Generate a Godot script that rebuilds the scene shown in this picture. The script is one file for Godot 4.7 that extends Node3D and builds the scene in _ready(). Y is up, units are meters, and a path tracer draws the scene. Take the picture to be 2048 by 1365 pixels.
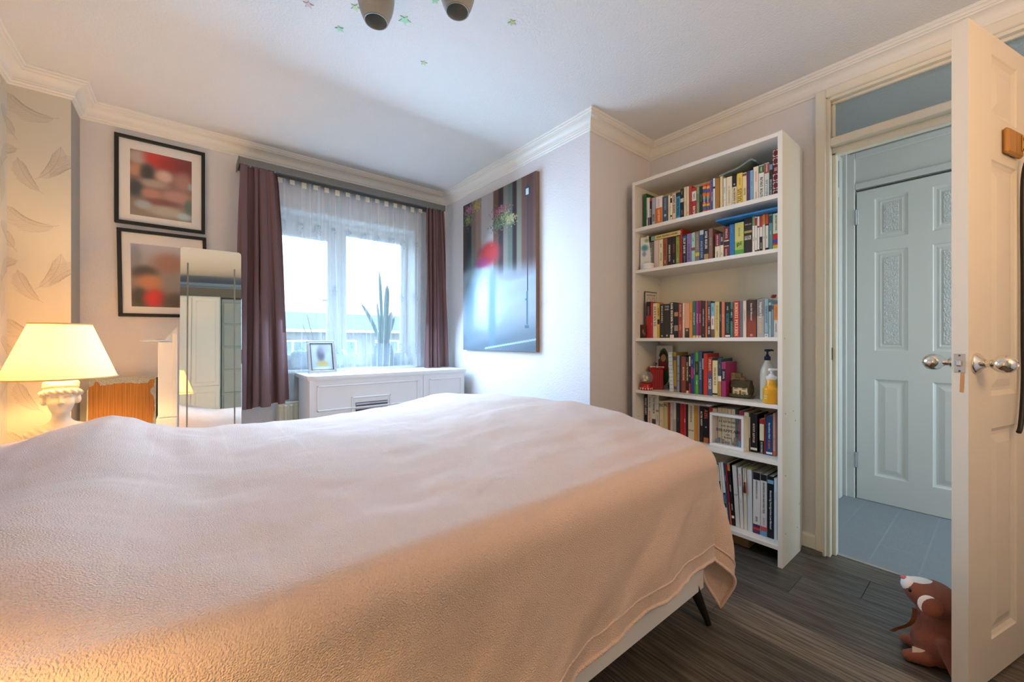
extends Node3D

# A shape being built: positions, normals, uvs and triangles. Corners are given counter-clockwise as seen from outside.
class Sh:
	var v := PackedVector3Array()
	var n := PackedVector3Array()
	var t := PackedVector2Array()
	var idx := PackedInt32Array()
	var m := Transform3D()

	func tri(a: Vector3, b: Vector3, c: Vector3) -> void:
		quad(a, b, c, c)

	func quad(a: Vector3, b: Vector3, c: Vector3, d: Vector3, ua := Vector2.ZERO, ub := Vector2.RIGHT, uc := Vector2.ONE, ud := Vector2.DOWN) -> void:
		a = m * a
		b = m * b
		c = m * c
		d = m * d
		var nn := (c - a).cross(d - b)
		if c == d:
			nn = (b - a).cross(c - a)
		if nn.length_squared() < 1e-20:
			return
		nn = nn.normalized()
		var k := v.size()
		v.append_array([a, b, c])
		n.append_array([nn, nn, nn])
		t.append_array([ua, ub, uc])
		idx.append_array([k, k + 2, k + 1])
		if c != d:
			v.append(d)
			n.append(nn)
			t.append(ud)
			idx.append_array([k, k + 3, k + 2])

	func toward(out: Vector3, a: Vector3, b: Vector3, c: Vector3, d: Vector3) -> void:
		var nn := (c - a).cross(d - b)
		if c == d:
			nn = (b - a).cross(c - a)
		if nn.dot(out) < 0.0:
			if c == d:
				quad(a, c, b, b)
			else:
				quad(d, c, b, a)
		else:
			quad(a, b, c, d)

	func box(c: Vector3, s: Vector3, bev := 0.0) -> Sh:
		var h := s * 0.5
		bev = minf(bev, minf(h.x, minf(h.y, h.z)) * 0.9)
		for ax in 3:
			var b1 := (ax + 1) % 3
			var b2 := (ax + 2) % 3
			for sg in [-1.0, 1.0]:
				var q := []
				for p in [[-1, -1], [1, -1], [1, 1], [-1, 1]]:
					var w := Vector3.ZERO
					w[ax] = sg * h[ax]
					w[b1] = p[0] * (h[b1] - bev)
					w[b2] = p[1] * (h[b2] - bev)
					q.append(c + w)
				var o := Vector3.ZERO
				o[ax] = sg
				toward(o, q[0], q[1], q[2], q[3])
		if bev > 0.0:
			for ax in 3:
				var b1 := (ax + 1) % 3
				var b2 := (ax + 2) % 3
				for s1 in [-1.0, 1.0]:
					for s2 in [-1.0, 1.0]:
						var q := []
						for e in [[-1.0, 1], [1.0, 1], [1.0, 0], [-1.0, 0]]:
							var w := Vector3.ZERO
							w[ax] = e[0] * (h[ax] - bev)
							w[b1] = s1 * (h[b1] - (0.0 if e[1] == 1 else bev))
							w[b2] = s2 * (h[b2] - (bev if e[1] == 1 else 0.0))
							q.append(c + w)
						var o := Vector3.ZERO
						o[b1] = s1
						o[b2] = s2
						toward(o, q[0], q[1], q[2], q[3])
			for sx in [-1.0, 1.0]:
				for sy in [-1.0, 1.0]:
					for sz in [-1.0, 1.0]:
						var sv := Vector3(sx, sy, sz)
						var i := h - Vector3.ONE * bev
						var pa := c + sv * Vector3(h.x, i.y, i.z)
						var pb := c + sv * Vector3(i.x, h.y, i.z)
						var pc := c + sv * Vector3(i.x, i.y, h.z)
						toward(sv, pa, pb, pc, pc)
		return self

	# box by its two far corners
	func bb(a: Vector3, b: Vector3, bev := 0.0) -> Sh:
		return box((a + b) * 0.5, (b - a).abs(), bev)

	# smooth sheet of (nu+1) x (nv+1) points; rows[j][i]; u to the right and v up as seen from outside
	func sheet(rows: Array, us := 1.0, vs := 1.0, flip := false) -> Sh:
		var nv := rows.size()
		var nu: int = rows[0].size()
		var k := v.size()
		var nn := PackedVector3Array()
		nn.resize(nu * nv)
		var pp := PackedVector3Array()
		for r in rows:
			for p: Vector3 in r:
				pp.append(m * p)
		for j in nv - 1:
			for i in nu - 1:
				var a := j * nu + i
				var b := a + 1
				var c := b + nu
				var d := a + nu
				var f := (pp[c] - pp[a]).cross(pp[d] - pp[b])
				if f.length_squared() < 1e-22:
					continue
				if flip:
					f = -f
				nn[a] += f
				nn[b] += f
				nn[c] += f
				nn[d] += f
				if flip:
					idx.append_array([k + a, k + b, k + c, k + a, k + c, k + d])
				else:
					idx.append_array([k + a, k + c, k + b, k + a, k + d, k + c])
		# join the normals of a closed seam
		for j in nv:
			var a := j * nu
			var b := a + nu - 1
			if pp[a].distance_squared_to(pp[b]) < 1e-14:
				var s := nn[a] + nn[b]
				nn[a] = s
				nn[b] = s
		for i in nn.size():
			nn[i] = nn[i].normalized() if nn[i].length_squared() > 0.0 else Vector3.UP
		v.append_array(pp)
		n.append_array(nn)
		for j in nv:
			for i in nu:
				t.append(Vector2(us * i / (nu - 1), vs * j / (nv - 1)))
		return self

	# profile of (radius, height) from bottom to top, turned about y; a doubled point makes a crease
	func lathe(prof: Array, seg := 24, c := Vector3.ZERO) -> Sh:
		var part := []
		for i in prof.size():
			part.append(prof[i])
			var last := i == prof.size() - 1
			if last or prof[i] == prof[i + 1]:
				if part.size() > 1:
					var rows := []
					for q: Vector2 in part:
						var r := PackedVector3Array()
						for s in seg + 1:
							var a := TAU * (s % seg) / seg
							r.append(c + Vector3(q.x * cos(a), q.y, -q.x * sin(a)))
						rows.append(r)
					sheet(rows)
				part = []
		return self

	func tube(pts: Array, rad, seg := 8, caps := true) -> Sh:
		var rows := []
		var up := Vector3.ZERO
		for i in pts.size():
			var d: Vector3 = (pts[mini(i + 1, pts.size() - 1)] - pts[maxi(i - 1, 0)]).normalized()
			if up == Vector3.ZERO:
				up = Vector3.UP if absf(d.y) < 0.9 else Vector3.RIGHT
			var sx := up.cross(d).normalized()
			up = d.cross(sx)
			var r: float = rad[i] if rad is Array else rad
			var row := PackedVector3Array()
			for s in seg + 1:
				var a := TAU * (s % seg) / seg
				row.append(pts[i] + (sx * cos(a) + up * sin(a)) * r)
			rows.append(row)
		sheet(rows)
		if caps:
			for e in [0, pts.size() - 1]:
				for s in seg:
					if e == 0:
						tri(pts[e], rows[e][s + 1], rows[e][s])
					else:
						tri(pts[e], rows[e][s], rows[e][s + 1])
		return self

	# outline in x,y (counter-clockwise) given thickness from z=0 to z=depth
	func prism(poly: PackedVector2Array, depth: float, back := 0.0) -> Sh:
		if Geometry2D.is_polygon_clockwise(poly):
			poly.reverse()
		var ti := Geometry2D.triangulate_polygon(poly)
		for i in range(0, ti.size(), 3):
			var a := poly[ti[i]]
			var b := poly[ti[i + 1]]
			var c := poly[ti[i + 2]]
			toward(Vector3.BACK, Vector3(a.x, a.y, depth), Vector3(b.x, b.y, depth), Vector3(c.x, c.y, depth), Vector3(c.x, c.y, depth))
			toward(Vector3.FORWARD, Vector3(a.x, a.y, back), Vector3(b.x, b.y, back), Vector3(c.x, c.y, back), Vector3(c.x, c.y, back))
		for i in poly.size():
			var a := poly[i]
			var b := poly[(i + 1) % poly.size()]
			quad(Vector3(a.x, a.y, back), Vector3(b.x, b.y, back), Vector3(b.x, b.y, depth), Vector3(a.x, a.y, depth))
		return self

	func ball(c: Vector3, r: Vector3, seg := 20) -> Sh:
		var rows := []
		var h := seg / 2
		for j in h + 1:
			var a := PI * j / h - PI / 2
			var row := PackedVector3Array()
			for i in seg + 1:
				var b := TAU * (i % seg) / seg
				row.append(c + Vector3(cos(a) * cos(b), sin(a), -cos(a) * sin(b)) * r)
			rows.append(row)
		return sheet(rows)

	# rings that step inwards and in depth inside a rectangle of the plane z=0: steps of (inset, z); the last one is filled
	func sunk(x0: float, y0: float, x1: float, y1: float, steps: Array) -> Sh:
		var last := []
		for s: Vector2 in steps:
			var q := [Vector3(x0 + s.x, y0 + s.x, s.y), Vector3(x1 - s.x, y0 + s.x, s.y), Vector3(x1 - s.x, y1 - s.x, s.y), Vector3(x0 + s.x, y1 - s.x, s.y)]
			if last:
				for i in 4:
					var j := (i + 1) % 4
					quad(last[i], last[j], q[j], q[i])
			last = q
		quad(last[0], last[1], last[2], last[3])
		return self

	func mesh() -> ArrayMesh:
		var a := []
		a.resize(Mesh.ARRAY_MAX)
		a[Mesh.ARRAY_VERTEX] = v
		a[Mesh.ARRAY_NORMAL] = n
		a[Mesh.ARRAY_TEX_UV] = t
		a[Mesh.ARRAY_INDEX] = idx
		var out := ArrayMesh.new()
		out.add_surface_from_arrays(Mesh.PRIMITIVE_TRIANGLES, a)
		return out

var mats := {}
var fonts := {}

func sh(xf := Transform3D()) -> Sh:
	var s := Sh.new()
	s.m = xf
	return s

func obj(called: String, s, material: Material, parent: Node3D = self) -> MeshInstance3D:
	var o := MeshInstance3D.new()
	o.name = called
	o.mesh = s.mesh() if s is Sh else s
	o.material_override = material
	parent.add_child(o, true)
	return o

func tag(o: Node3D, label: String, category: String, group := "", kind := "") -> Node3D:
	o.set_meta("label", label)
	o.set_meta("category", category)
	if group:
		o.set_meta("group", group)
	if kind:
		o.set_meta("kind", kind)
	return o

func thing(called: String, label: String, category: String, at := Vector3.ZERO, turn := 0.0, group := "") -> Node3D:
	var o := Node3D.new()
	o.name = called
	add_child(o, true)
	o.position = at
	o.rotation.y = turn
	return tag(o, label, category, group)

func struct(called: String, s, material: Material, label: String, category: String) -> MeshInstance3D:
	var o := obj(called, s, material)
	tag(o, label, category, "", "structure")
	return o

# a plain material, made once per look
func mat(hex: String, rough := 0.6, metal := 0.0) -> StandardMaterial3D:
	var key := "%s/%s/%s" % [hex, rough, metal]
	if not mats.has(key):
		var q := StandardMaterial3D.new()
		q.resource_name = "plain_" + hex
		q.albedo_color = Color(hex)
		q.roughness = rough
		q.metallic = metal
		mats[key] = q
	return mats[key]

func noise_tex(freq: float, size := 512, octaves := 4, seed_ := 1, kind := FastNoiseLite.TYPE_SIMPLEX_SMOOTH, ramp: Gradient = null) -> NoiseTexture2D:
	var f := FastNoiseLite.new()
	f.noise_type = kind
	f.frequency = freq
	f.seed = seed_
	f.fractal_octaves = octaves
	var q := NoiseTexture2D.new()
	q.width = size
	q.height = size
	q.seamless = true
	q.noise = f
	if ramp:
		q.color_ramp = ramp
	return q

# relief from a noise laid on in world space; reps = repeats per metre, depth in centimetres
func relief(q: StandardMaterial3D, tex: Texture2D, reps: float, depth: float) -> StandardMaterial3D:
	q.heightmap_enabled = true
	q.heightmap_texture = tex
	q.heightmap_scale = depth
	q.uv1_triplanar = true
	q.uv1_world_triplanar = true
	q.uv1_scale = Vector3.ONE * reps
	return q

func fresh(hex: String, rough := 0.6, metal := 0.0) -> StandardMaterial3D:
	return mat(hex, rough, metal).duplicate()

# soft patches of colour on a picture: each [x, y, rx, ry, colour, strength], in parts of the picture
func blurred(w: int, h: int, top: Color, bottom: Color, spots: Array) -> ImageTexture:
	var im := Image.create(w, h, false, Image.FORMAT_RGB8)
	for y in h:
		for x in w:
			var c := top.lerp(bottom, float(y) / h)
			for s in spots:
				var dx: float = (float(x) / w - s[0]) / s[2]
				var dy: float = (float(y) / h - s[1]) / s[3]
				var d := dx * dx + dy * dy
				if d < 4.0:
					c = c.lerp(s[4], s[5] * exp(-d * d))
			im.set_pixel(x, y, c)
	return ImageTexture.create_from_image(im)

func printed(tex: Texture2D, rough := 0.5) -> StandardMaterial3D:
	var q := StandardMaterial3D.new()
	q.resource_name = "print"
	q.albedo_texture = tex
	q.texture_repeat = false
	q.roughness = rough
	return q

func font(serif: bool) -> SystemFont:
	if not fonts.has(serif):
		var f := SystemFont.new()
		f.font_names = PackedStringArray(["Droid Serif" if serif else "Droid Sans"])
		f.font_weight = 700
		fonts[serif] = f
	return fonts[serif]

# lettering scaled to fit width x height, reading along +x, facing +z, centred; hung under parent with transform xf
func lettering(text: String, material: Material, width: float, height: float, xf: Transform3D, parent: Node3D, serif := false, called := "lettering") -> MeshInstance3D:
	var q := TextMesh.new()
	q.text = text
	q.font = font(serif)
	q.font_size = 24
	q.pixel_size = 0.01
	q.depth = 0.01
	q.curve_step = 3.0
	var b := q.get_aabb()
	if b.size.x <= 0.0 or b.size.y <= 0.0:
		return null
	var k := minf(width / b.size.x, height / b.size.y)
	var c := b.get_center()
	var o := MeshInstance3D.new()
	o.name = called
	o.mesh = q
	o.material_override = material
	parent.add_child(o, true)
	o.transform = xf * Transform3D(Basis.from_scale(Vector3(k, k, minf(k, 0.03))), Vector3(-c.x * k, -c.y * k, 0.0))
	return o

# sweep a profile of (distance from the wall, height) along plan points (x, z); the room lies to the right of the way walked
func sweep(pts: Array, prof: Array) -> Sh:
	var s := sh()
	var mit := []
	for i in pts.size():
		var a: Vector2 = (pts[i] - pts[i - 1]).normalized() if i > 0 else (pts[1] - pts[0]).normalized()
		var b: Vector2 = (pts[i + 1] - pts[i]).normalized() if i < pts.size() - 1 else a
		var na := Vector2(-a.y, a.x)
		var nb := Vector2(-b.y, b.x)
		mit.append((na + nb) / (1.0 + na.dot(nb)))
	for i in pts.size() - 1:
		for j in prof.size() - 1:
			var q := []
			for e in [[i, j], [i + 1, j], [i + 1, j + 1], [i, j + 1]]:
				var p: Vector2 = pts[e[0]] + mit[e[0]] * prof[e[1]].x
				q.append(Vector3(p.x, prof[e[1]].y, p.y))
			s.quad(q[0], q[1], q[2], q[3])
	return s

func rng(k: int) -> RandomNumberGenerator:
	var r := RandomNumberGenerator.new()
	r.seed = k
	return r

# surface nets of a distance field f over a box, in cells of the given size; blocks of cells far from the surface are skipped
func nets(f: Callable, lo: Vector3, hi: Vector3, cell: float) -> Sh:
	var d := ((hi - lo) / cell).ceil()
	var nx := int(d.x) + 1
	var ny := int(d.y) + 1
	var nz := int(d.z) + 1
	var val := PackedFloat32Array()
	val.resize(nx * ny * nz)
	val.fill(9.0)
	var bs := 6
	for bz in range(0, nz, bs):
		for by in range(0, ny, bs):
			for bx in range(0, nx, bs):
				var mid := lo + Vector3(bx + bs * 0.5, by + bs * 0.5, bz + bs * 0.5) * cell
				var dm: float = f.call(mid)
				if absf(dm) > bs * cell * 1.5:
					for z in range(bz, mini(bz + bs, nz)):
						for y in range(by, mini(by + bs, ny)):
							for x in range(bx, mini(bx + bs, nx)):
								val[(z * ny + y) * nx + x] = dm
					continue
				for z in range(bz, mini(bz + bs, nz)):
					for y in range(by, mini(by + bs, ny)):
						for x in range(bx, mini(bx + bs, nx)):
							val[(z * ny + y) * nx + x] = f.call(lo + Vector3(x, y, z) * cell)
	var s := sh()
	var at := PackedInt32Array()
	at.resize(nx * ny * nz)
	at.fill(-1)
	var step := [0, 1, nx, nx + 1, nx * ny, nx * ny + 1, nx * ny + nx, nx * ny + nx + 1]
	for z in nz - 1:
		for y in ny - 1:
			for x in nx - 1:
				var k := (z * ny + y) * nx + x
				var first: bool = val[k] < 0.0
				var mixed := false
				for e in 8:
					if (val[k + step[e]] < 0.0) != first:
						mixed = true
						break
				if not mixed:
					continue
				var sum := Vector3.ZERO
				var cnt := 0
				for e in 8:
					for ax in [1, 2, 4]:
						if e & ax:
							continue
						var va := val[k + step[e]]
						var vb := val[k + step[e | ax]]
						if (va < 0.0) == (vb < 0.0):
							continue
						var w := va / (va - vb)
						var p := Vector3(e & 1, (e >> 1) & 1, (e >> 2) & 1)
						if ax == 1:
							p.x += w
						elif ax == 2:
							p.y += w
						else:
							p.z += w
						sum += p
						cnt += 1
				at[k] = s.v.size()
				var pos := lo + (Vector3(x, y, z) + sum / cnt) * cell
				s.v.append(pos)
				s.t.append(Vector2(pos.x, pos.y))
	s.n.resize(s.v.size())
	var ofs := [[1, nx, nx * ny], [nx, nx * ny, 1], [nx * ny, 1, nx]]
	for z in range(1, nz - 1):
		for y in range(1, ny - 1):
			for x in range(1, nx - 1):
				var k := (z * ny + y) * nx + x
				for e in 3:
					var a: bool = val[k] < 0.0
					if a == (val[k + ofs[e][0]] < 0.0):
						continue
					var q := [at[k], at[k - ofs[e][1]], at[k - ofs[e][1] - ofs[e][2]], at[k - ofs[e][2]]]
					if q.min() < 0:
						continue
					if not a:
						q.reverse()
					# outward is from inside to outside
					var fn := (s.v[q[2]] - s.v[q[0]]).cross(s.v[q[3]] - s.v[q[1]])
					for i: int in q:
						s.n[i] += fn
					s.idx.append_array([q[0], q[2], q[1], q[0], q[3], q[2]])
	for i in s.n.size():
		s.n[i] = s.n[i].normalized()
	return s

static func cap(p: Vector3, a: Vector3, b: Vector3, ra: float, rb: float) -> float:
	var d := b - a
	var h := clampf((p - a).dot(d) / d.length_squared(), 0.0, 1.0)
	return p.distance_to(a + d * h) - lerpf(ra, rb, h)

static func ell(p: Vector3, c: Vector3, r: Vector3) -> float:
	var q := p - c
	var k0 := (q / r).length()
	var k1 := (q / (r * r)).length()
	return k0 * (k0 - 1.0) / k1 if k1 > 0.0 else -minf(r.x, minf(r.y, r.z))

static func smin(a: float, b: float, k: float) -> float:
	var h := maxf(k - absf(a - b), 0.0) / k
	return minf(a, b) - h * h * k * 0.25

const RIGHT := 2.42        # inner face of the wall with the bookcase and door
const BAY := 1.80          # face of the chimney breast with the canvas
const BACK := -3.16        # window wall
const CEIL := 2.345

var M := {}

func _ready() -> void:
	# camera
	var cam := Camera3D.new()
	cam.name = "camera"
	cam.position = Vector3(0, 1.048, 0)
	cam.rotation_degrees.y = -39.05
	cam.fov = rad_to_deg(2.0 * atan(682.5 / 800.0))
	cam.near = 0.02
	cam.far = 200.0
	add_child(cam)
	# sky, exposure
	var sky_m := ProceduralSkyMaterial.new()
	sky_m.sky_top_color = Color(0.70, 0.87, 1.0)
	sky_m.sky_horizon_color = Color(0.80, 0.92, 1.0)
	sky_m.ground_bottom_color = Color(0.45, 0.47, 0.48)
	sky_m.ground_horizon_color = Color(0.80, 0.84, 0.87)
	sky_m.sky_energy_multiplier = 2.1
	sky_m.ground_energy_multiplier = 1.2
	var sk := Sky.new()
	sk.sky_material = sky_m
	var env := Environment.new()
	env.background_mode = Environment.BG_SKY
	env.sky = sk
	env.tonemap_mode = Environment.TONE_MAPPER_LINEAR
	env.tonemap_exposure = 1.42
	env.sdfgi_enabled = true
	env.ssao_enabled = true
	env.ssil_enabled = true
	var we := WorldEnvironment.new()
	we.name = "environment"
	we.environment = env
	add_child(we)
	# area lights for daylight: inside the room's window, and at an unseen hall window
	daylight("window_daylight", Vector3(0.99, 1.47, -2.78), Vector3(-36, 180, 0), Vector2(0.98, 0.95), 4.1, Color(0.68, 0.84, 1.0))
	daylight("unseen_hall_daylight", Vector3(2.99, 1.45, 1.92), Vector3(0, 0, 0), Vector2(0.7, 1.2), 1.6, Color(0.92, 0.97, 1.0))
	materials()
	room()
	hall()
	outside()
	bed()
	window_things()
	lamps()
	wall_things()
	bookcase()
	books()
	shelf_things()
	doors()
	near_side()

func daylight(called: String, at: Vector3, turn: Vector3, size: Vector2, energy: float, colour: Color) -> void:
	var l := AreaLight3D.new()
	l.name = called
	l.position = at
	l.rotation_degrees = turn
	l.area_size = size
	l.light_energy = energy
	l.light_color = colour
	l.shadow_enabled = true
	l.area_range = 12.0
	add_child(l)

func materials() -> void:
	var fine := noise_tex(0.06, 512, 4, 3)
	M.wall = relief(fresh("e4dfdd", 0.75), fine, 2.2, 0.12)
	M.wall.resource_name = "pale_lilac_white_paint"
	var peel := noise_tex(0.045, 512, 3, 8)
	M.ceiling = relief(fresh("e6e4e0", 0.8), peel, 3.2, 0.16)
	M.ceiling.resource_name = "textured_ceiling_paint"
	M.trim = mat("efeae0", 0.35)
	M.gloss = mat("ece4d0", 0.3)
	M.white = mat("efeeea", 0.4)
	M.melamine = mat("ece7db", 0.38)
	M.dark = mat("15130f", 0.5)
	M.black = mat("0c0b0b", 0.45)
	M.chrome = mat("e6e2da", 0.12, 1.0)
	M.brass = mat("c99a45", 0.25, 1.0)
	M.plastic = mat("f2f4f5", 0.3)
	M.paper = mat("e9dfc8", 0.9)
	# wallpaper with grey feathers
	M.paper_wall = StandardMaterial3D.new()
	M.paper_wall.resource_name = "feather_wallpaper"
	M.paper_wall.albedo_texture = feathers()
	M.paper_wall.roughness = 0.6
	# floor boards in four tones
	M.boards = []
	for k in 5:
		var g := Gradient.new()
		var tone: Color = [Color("575049"), Color("625a52"), Color("4e4842"), Color("7b7167"), Color("5d554d")][k]
		g.colors = PackedColorArray([tone.darkened(0.30), tone, tone.lightened(0.10)])
		g.offsets = PackedFloat32Array([0.25, 0.55, 0.8])
		var q := StandardMaterial3D.new()
		q.resource_name = "grey_wood_board"
		q.albedo_texture = noise_tex(0.02, 512, 5, 20 + k, FastNoiseLite.TYPE_SIMPLEX_SMOOTH, g)
		q.uv1_triplanar = true
		q.uv1_world_triplanar = true
		q.uv1_scale = Vector3(8.0, 2.0, 0.4)
		q.uv1_offset = Vector3(0.31 * k, 0, 0.17 * k)
		q.roughness = 0.42
		M.boards.append(q)
	M.carpet = relief(fresh("b0b8c0", 0.95), noise_tex(0.12, 512, 3, 31), 6.0, 0.8)
	M.carpet.resource_name = "grey_carpet"
	M.carpet.rim_enabled = true
	M.carpet.rim = 0.4
	# fleece
	M.fleece = relief(fresh("e6cbbb", 0.9), noise_tex(0.10, 512, 4, 12), 5.0, 0.42)
	M.fleece.resource_name = "pink_fleece"
	M.fleece.rim_enabled = true
	M.fleece.rim = 0.35
	M.fleece.rim_tint = 0.5
	# curtain cloth
	M.curtain = fresh("704f4d", 0.55)
	M.curtain.resource_name = "mauve_curtain_cloth"
	M.curtain.rim_enabled = true
	M.curtain.rim = 0.3
	M.wood = wood("b3762f", 40)
	M.hook_wood = wood("b07a34", 41)

func wood(hex: String, k: int) -> StandardMaterial3D:
	var g := Gradient.new()
	var c := Color(hex)
	g.colors = PackedColorArray([c.darkened(0.16), c, c.lightened(0.08)])
	g.offsets = PackedFloat32Array([0.2, 0.5, 0.85])
	var q := StandardMaterial3D.new()
	q.resource_name = "oak_veneer"
	q.albedo_texture = noise_tex(0.03, 512, 5, k, FastNoiseLite.TYPE_SIMPLEX_SMOOTH, g)
	q.uv1_triplanar = true
	q.uv1_scale = Vector3(9.0, 0.16, 9.0)
	q.roughness = 0.55
	return q

# grey feather outlines scattered over a cream ground, repeating every 53 cm
func feathers() -> ImageTexture:
	var n := 1024
	var im := Image.create(n, n, false, Image.FORMAT_RGB8)
	im.fill(Color("ddd5c4"))
	var r := rng(5)
	var ink := Color("b9a9a0")
	for f in [[0.10, 0.30, 62, 0.44, 0.55], [0.62, 0.36, 205, 0.46, -0.80], [0.36, 0.66, 118, 0.40, 0.5], [0.86, 0.74, 172, 0.44, 0.65], [0.10, 0.98, 66, 0.42, -0.55], [0.95, 0.20, 240, 0.44, 0.7], [0.45, 0.98, 28, 0.42, 0.6], [0.52, 0.10, 150, 0.36, -0.5], [0.76, 1.02, 100, 0.36, -0.6]]:
		var base := Vector2(f[0], f[1]) * n
		var ang := deg_to_rad(f[2])
		var length: float = f[3] * n
		var p := base
		var steps := 36
		for s in steps:
			var u := float(s) / steps
			var a: float = ang + f[4] * u * 1.8
			var d := Vector2(cos(a) * 0.8, -sin(a))
			p += d * length / steps
			stroke(im, p, d.normalized(), length / steps + 1.0, 0.0, ink.darkened(0.16), 0.9)
			if s > 3:
				var w: float = length * 0.30 * sin(PI * pow(u, 0.7)) * r.randf_range(0.82, 1.08)
				for side in [-1.0, 1.0]:
					stroke(im, p, d.normalized().rotated(side * 0.85), w, -side * 0.7, ink.darkened(0.08), 0.78)
	return ImageTexture.create_from_image(im)

func stroke(im: Image, at: Vector2, d: Vector2, length: float, bend: float, ink: Color, strength: float) -> void:
	var n := im.get_width()
	var p := at
	for i in int(length):
		p += d.rotated(bend * i / length)
		var x := posmod(int(p.x), n)
		var y := posmod(int(p.y), n)
		im.set_pixel(x, y, im.get_pixel(x, y).lerp(ink, strength * (1.0 - 0.4 * i / length)))
		x = posmod(x + 1, n)
		im.set_pixel(x, y, im.get_pixel(x, y).lerp(ink, strength * 0.8))
		y = posmod(y + 1, n)
		im.set_pixel(x, y, im.get_pixel(x, y).lerp(ink, strength * 0.5))

# ---------------------------------------------------------------- the room
func room() -> void:
	var s := sh()
	s.bb(Vector3(-0.9, -0.14, -3.5), Vector3(2.5, -0.012, 1.0))
	var floor_o := struct("floor", s, M.boards[2], "grey wood-effect plank floor of the bedroom", "floor")
	# boards run towards the window, each its own piece
	var r := rng(2)
	for i in 18:
		var x0 := 1.574 - 0.185 * 12 + 0.185 * i
		var x1 := minf(x0 + 0.1835, RIGHT + 0.06)
		x0 = maxf(x0, -0.657)
		if x1 - x0 < 0.02:
			continue
		var z: float = -3.16 + [0.35, 0.92, 0.61, 1.1, 0.15][i % 5]
		if i == 12:
			z = -0.72 + 1.22
		var z0 := -3.16
		var tone := i * 3 + 1
		while z0 < 0.86:
			var z1 := minf(z, 0.86)
			if i == 12:
				z1 = [-1.94, -0.72, 0.5, 0.86][int(clampf((z0 + 3.16) / 1.2, 0, 3))]
			var b := sh()
			b.bb(Vector3(x0, -0.012, z0 + 0.0008), Vector3(x1, 0.0, z1 - 0.0008), 0.0012)
			var kind := r.randi() % 3
			if i == 12:
				kind = 3
			if i == 13 or i == 14:
				kind = [0, 2][(tone) % 2]
			tone += 1
			obj("floor_plank", b, M.boards[kind], floor_o)
			z0 = z1
			z += 1.22
	s = sh()
	s.bb(Vector3(-0.9, CEIL, -3.5), Vector3(3.7, CEIL + 0.15, 2.3))
	struct("ceiling", s, M.ceiling, "white ceiling with stippled plaster texture", "ceiling")
	# window wall with its opening
	s = sh()
	s.bb(Vector3(-0.757, 0, BACK - 0.25), Vector3(0.45, CEIL, BACK))
	s.bb(Vector3(1.503, 0, BACK - 0.25), Vector3(1.9, CEIL, BACK))
	s.bb(Vector3(0.45, 0, BACK - 0.25), Vector3(1.503, 0.84, BACK))
	s.bb(Vector3(0.45, 1.979, BACK - 0.25), Vector3(1.503, CEIL, BACK))
	struct("wall_window", s, M.wall, "pale lilac wall round the window", "wall")
	s = sh()
	s.bb(Vector3(BAY, 0, BACK - 0.25), Vector3(RIGHT + 0.1, CEIL, -1.507))
	struct("wall_chimney", s, M.wall, "projecting white wall that carries the large canvas", "wall")
	s = sh()
	s.bb(Vector3(RIGHT, 0, -1.507), Vector3(RIGHT + 0.1, CEIL, -0.55))
	s.bb(Vector3(RIGHT, 2.225, -0.55), Vector3(RIGHT + 0.1, CEIL, 0.11))
	s.bb(Vector3(RIGHT, 0, 0.11), Vector3(RIGHT + 0.1, CEIL, 1.0))
	struct("wall_right", s, M.wall, "pale wall behind the bookcase and round the doorway", "wall")
	s = sh()
	s.bb(Vector3(-0.757, 0, 0.85), Vector3(RIGHT, CEIL, 1.0))
	struct("wall_behind", s, M.wall, "plain wall behind the white wardrobe", "wall")
	# bed wall and pier, papered
	s = sh()
	s.bb(Vector3(-0.80, 0, BACK - 0.25), Vector3(-0.66, CEIL, 1.0))
	var bw := struct("wall_left", s, M.wall, "wall behind the headboard with feather wallpaper", "wall")
	s = sh()
	s.quad(Vector3(-0.657, 0, 0.85), Vector3(-0.657, 0, -2.946), Vector3(-0.657, CEIL, -2.946), Vector3(-0.657, CEIL, 0.85), Vector2(0.1, 4.42), Vector2(7.26, 4.42), Vector2(7.26, 0), Vector2(0.1, 0))
	obj("wallpaper", s, M.paper_wall, bw)
	s = sh()
	s.bb(Vector3(-0.66, 0, BACK), Vector3(-0.453, CEIL, -2.948))
	var pier := struct("wall_pier", s, mat("b8ad9e", 0.8), "narrow papered pier beside the framed photographs", "wall")
	s = sh()
	var u0 := 0.30
	s.quad(Vector3(-0.657, 0, -2.946), Vector3(-0.453, 0, -2.946), Vector3(-0.453, CEIL, -2.946), Vector3(-0.657, CEIL, -2.946), Vector2(u0, 4.42), Vector2(u0 + 0.385, 4.42), Vector2(u0 + 0.385, 0), Vector2(u0, 0))
	obj("wallpaper", s, M.paper_wall, pier)
	# cornice round the room
	var prof := [Vector2(0, 2.256), Vector2(0.007, 2.256), Vector2(0.010, 2.260), Vector2(0.010, 2.267), Vector2(0.014, 2.268), Vector2(0.018, 2.272), Vector2(0.018, 2.279)]
	for k in 9:
		var a := PI / 2 * k / 8
		prof.append(Vector2(0.056 - 0.036 * cos(a), 2.282 + 0.034 * sin(a)))
	prof.append_array([Vector2(0.058, 2.322), Vector2(0.064, 2.323), Vector2(0.067, 2.327), Vector2(0.067, 2.333), Vector2(0.073, 2.334), Vector2(0.076, 2.338), Vector2(0.076, CEIL + 0.002)])
	s = sweep([Vector2(-0.657, 0.85), Vector2(-0.657, -2.946), Vector2(-0.453, -2.946), Vector2(-0.453, BACK), Vector2(BAY, BACK), Vector2(BAY, -1.507), Vector2(RIGHT, -1.507), Vector2(RIGHT, 0.85), Vector2(-0.657, 0.85)], prof)
	struct("trim_cornice", s, M.trim, "white coved cornice along the top of the walls", "cornice")
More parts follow.
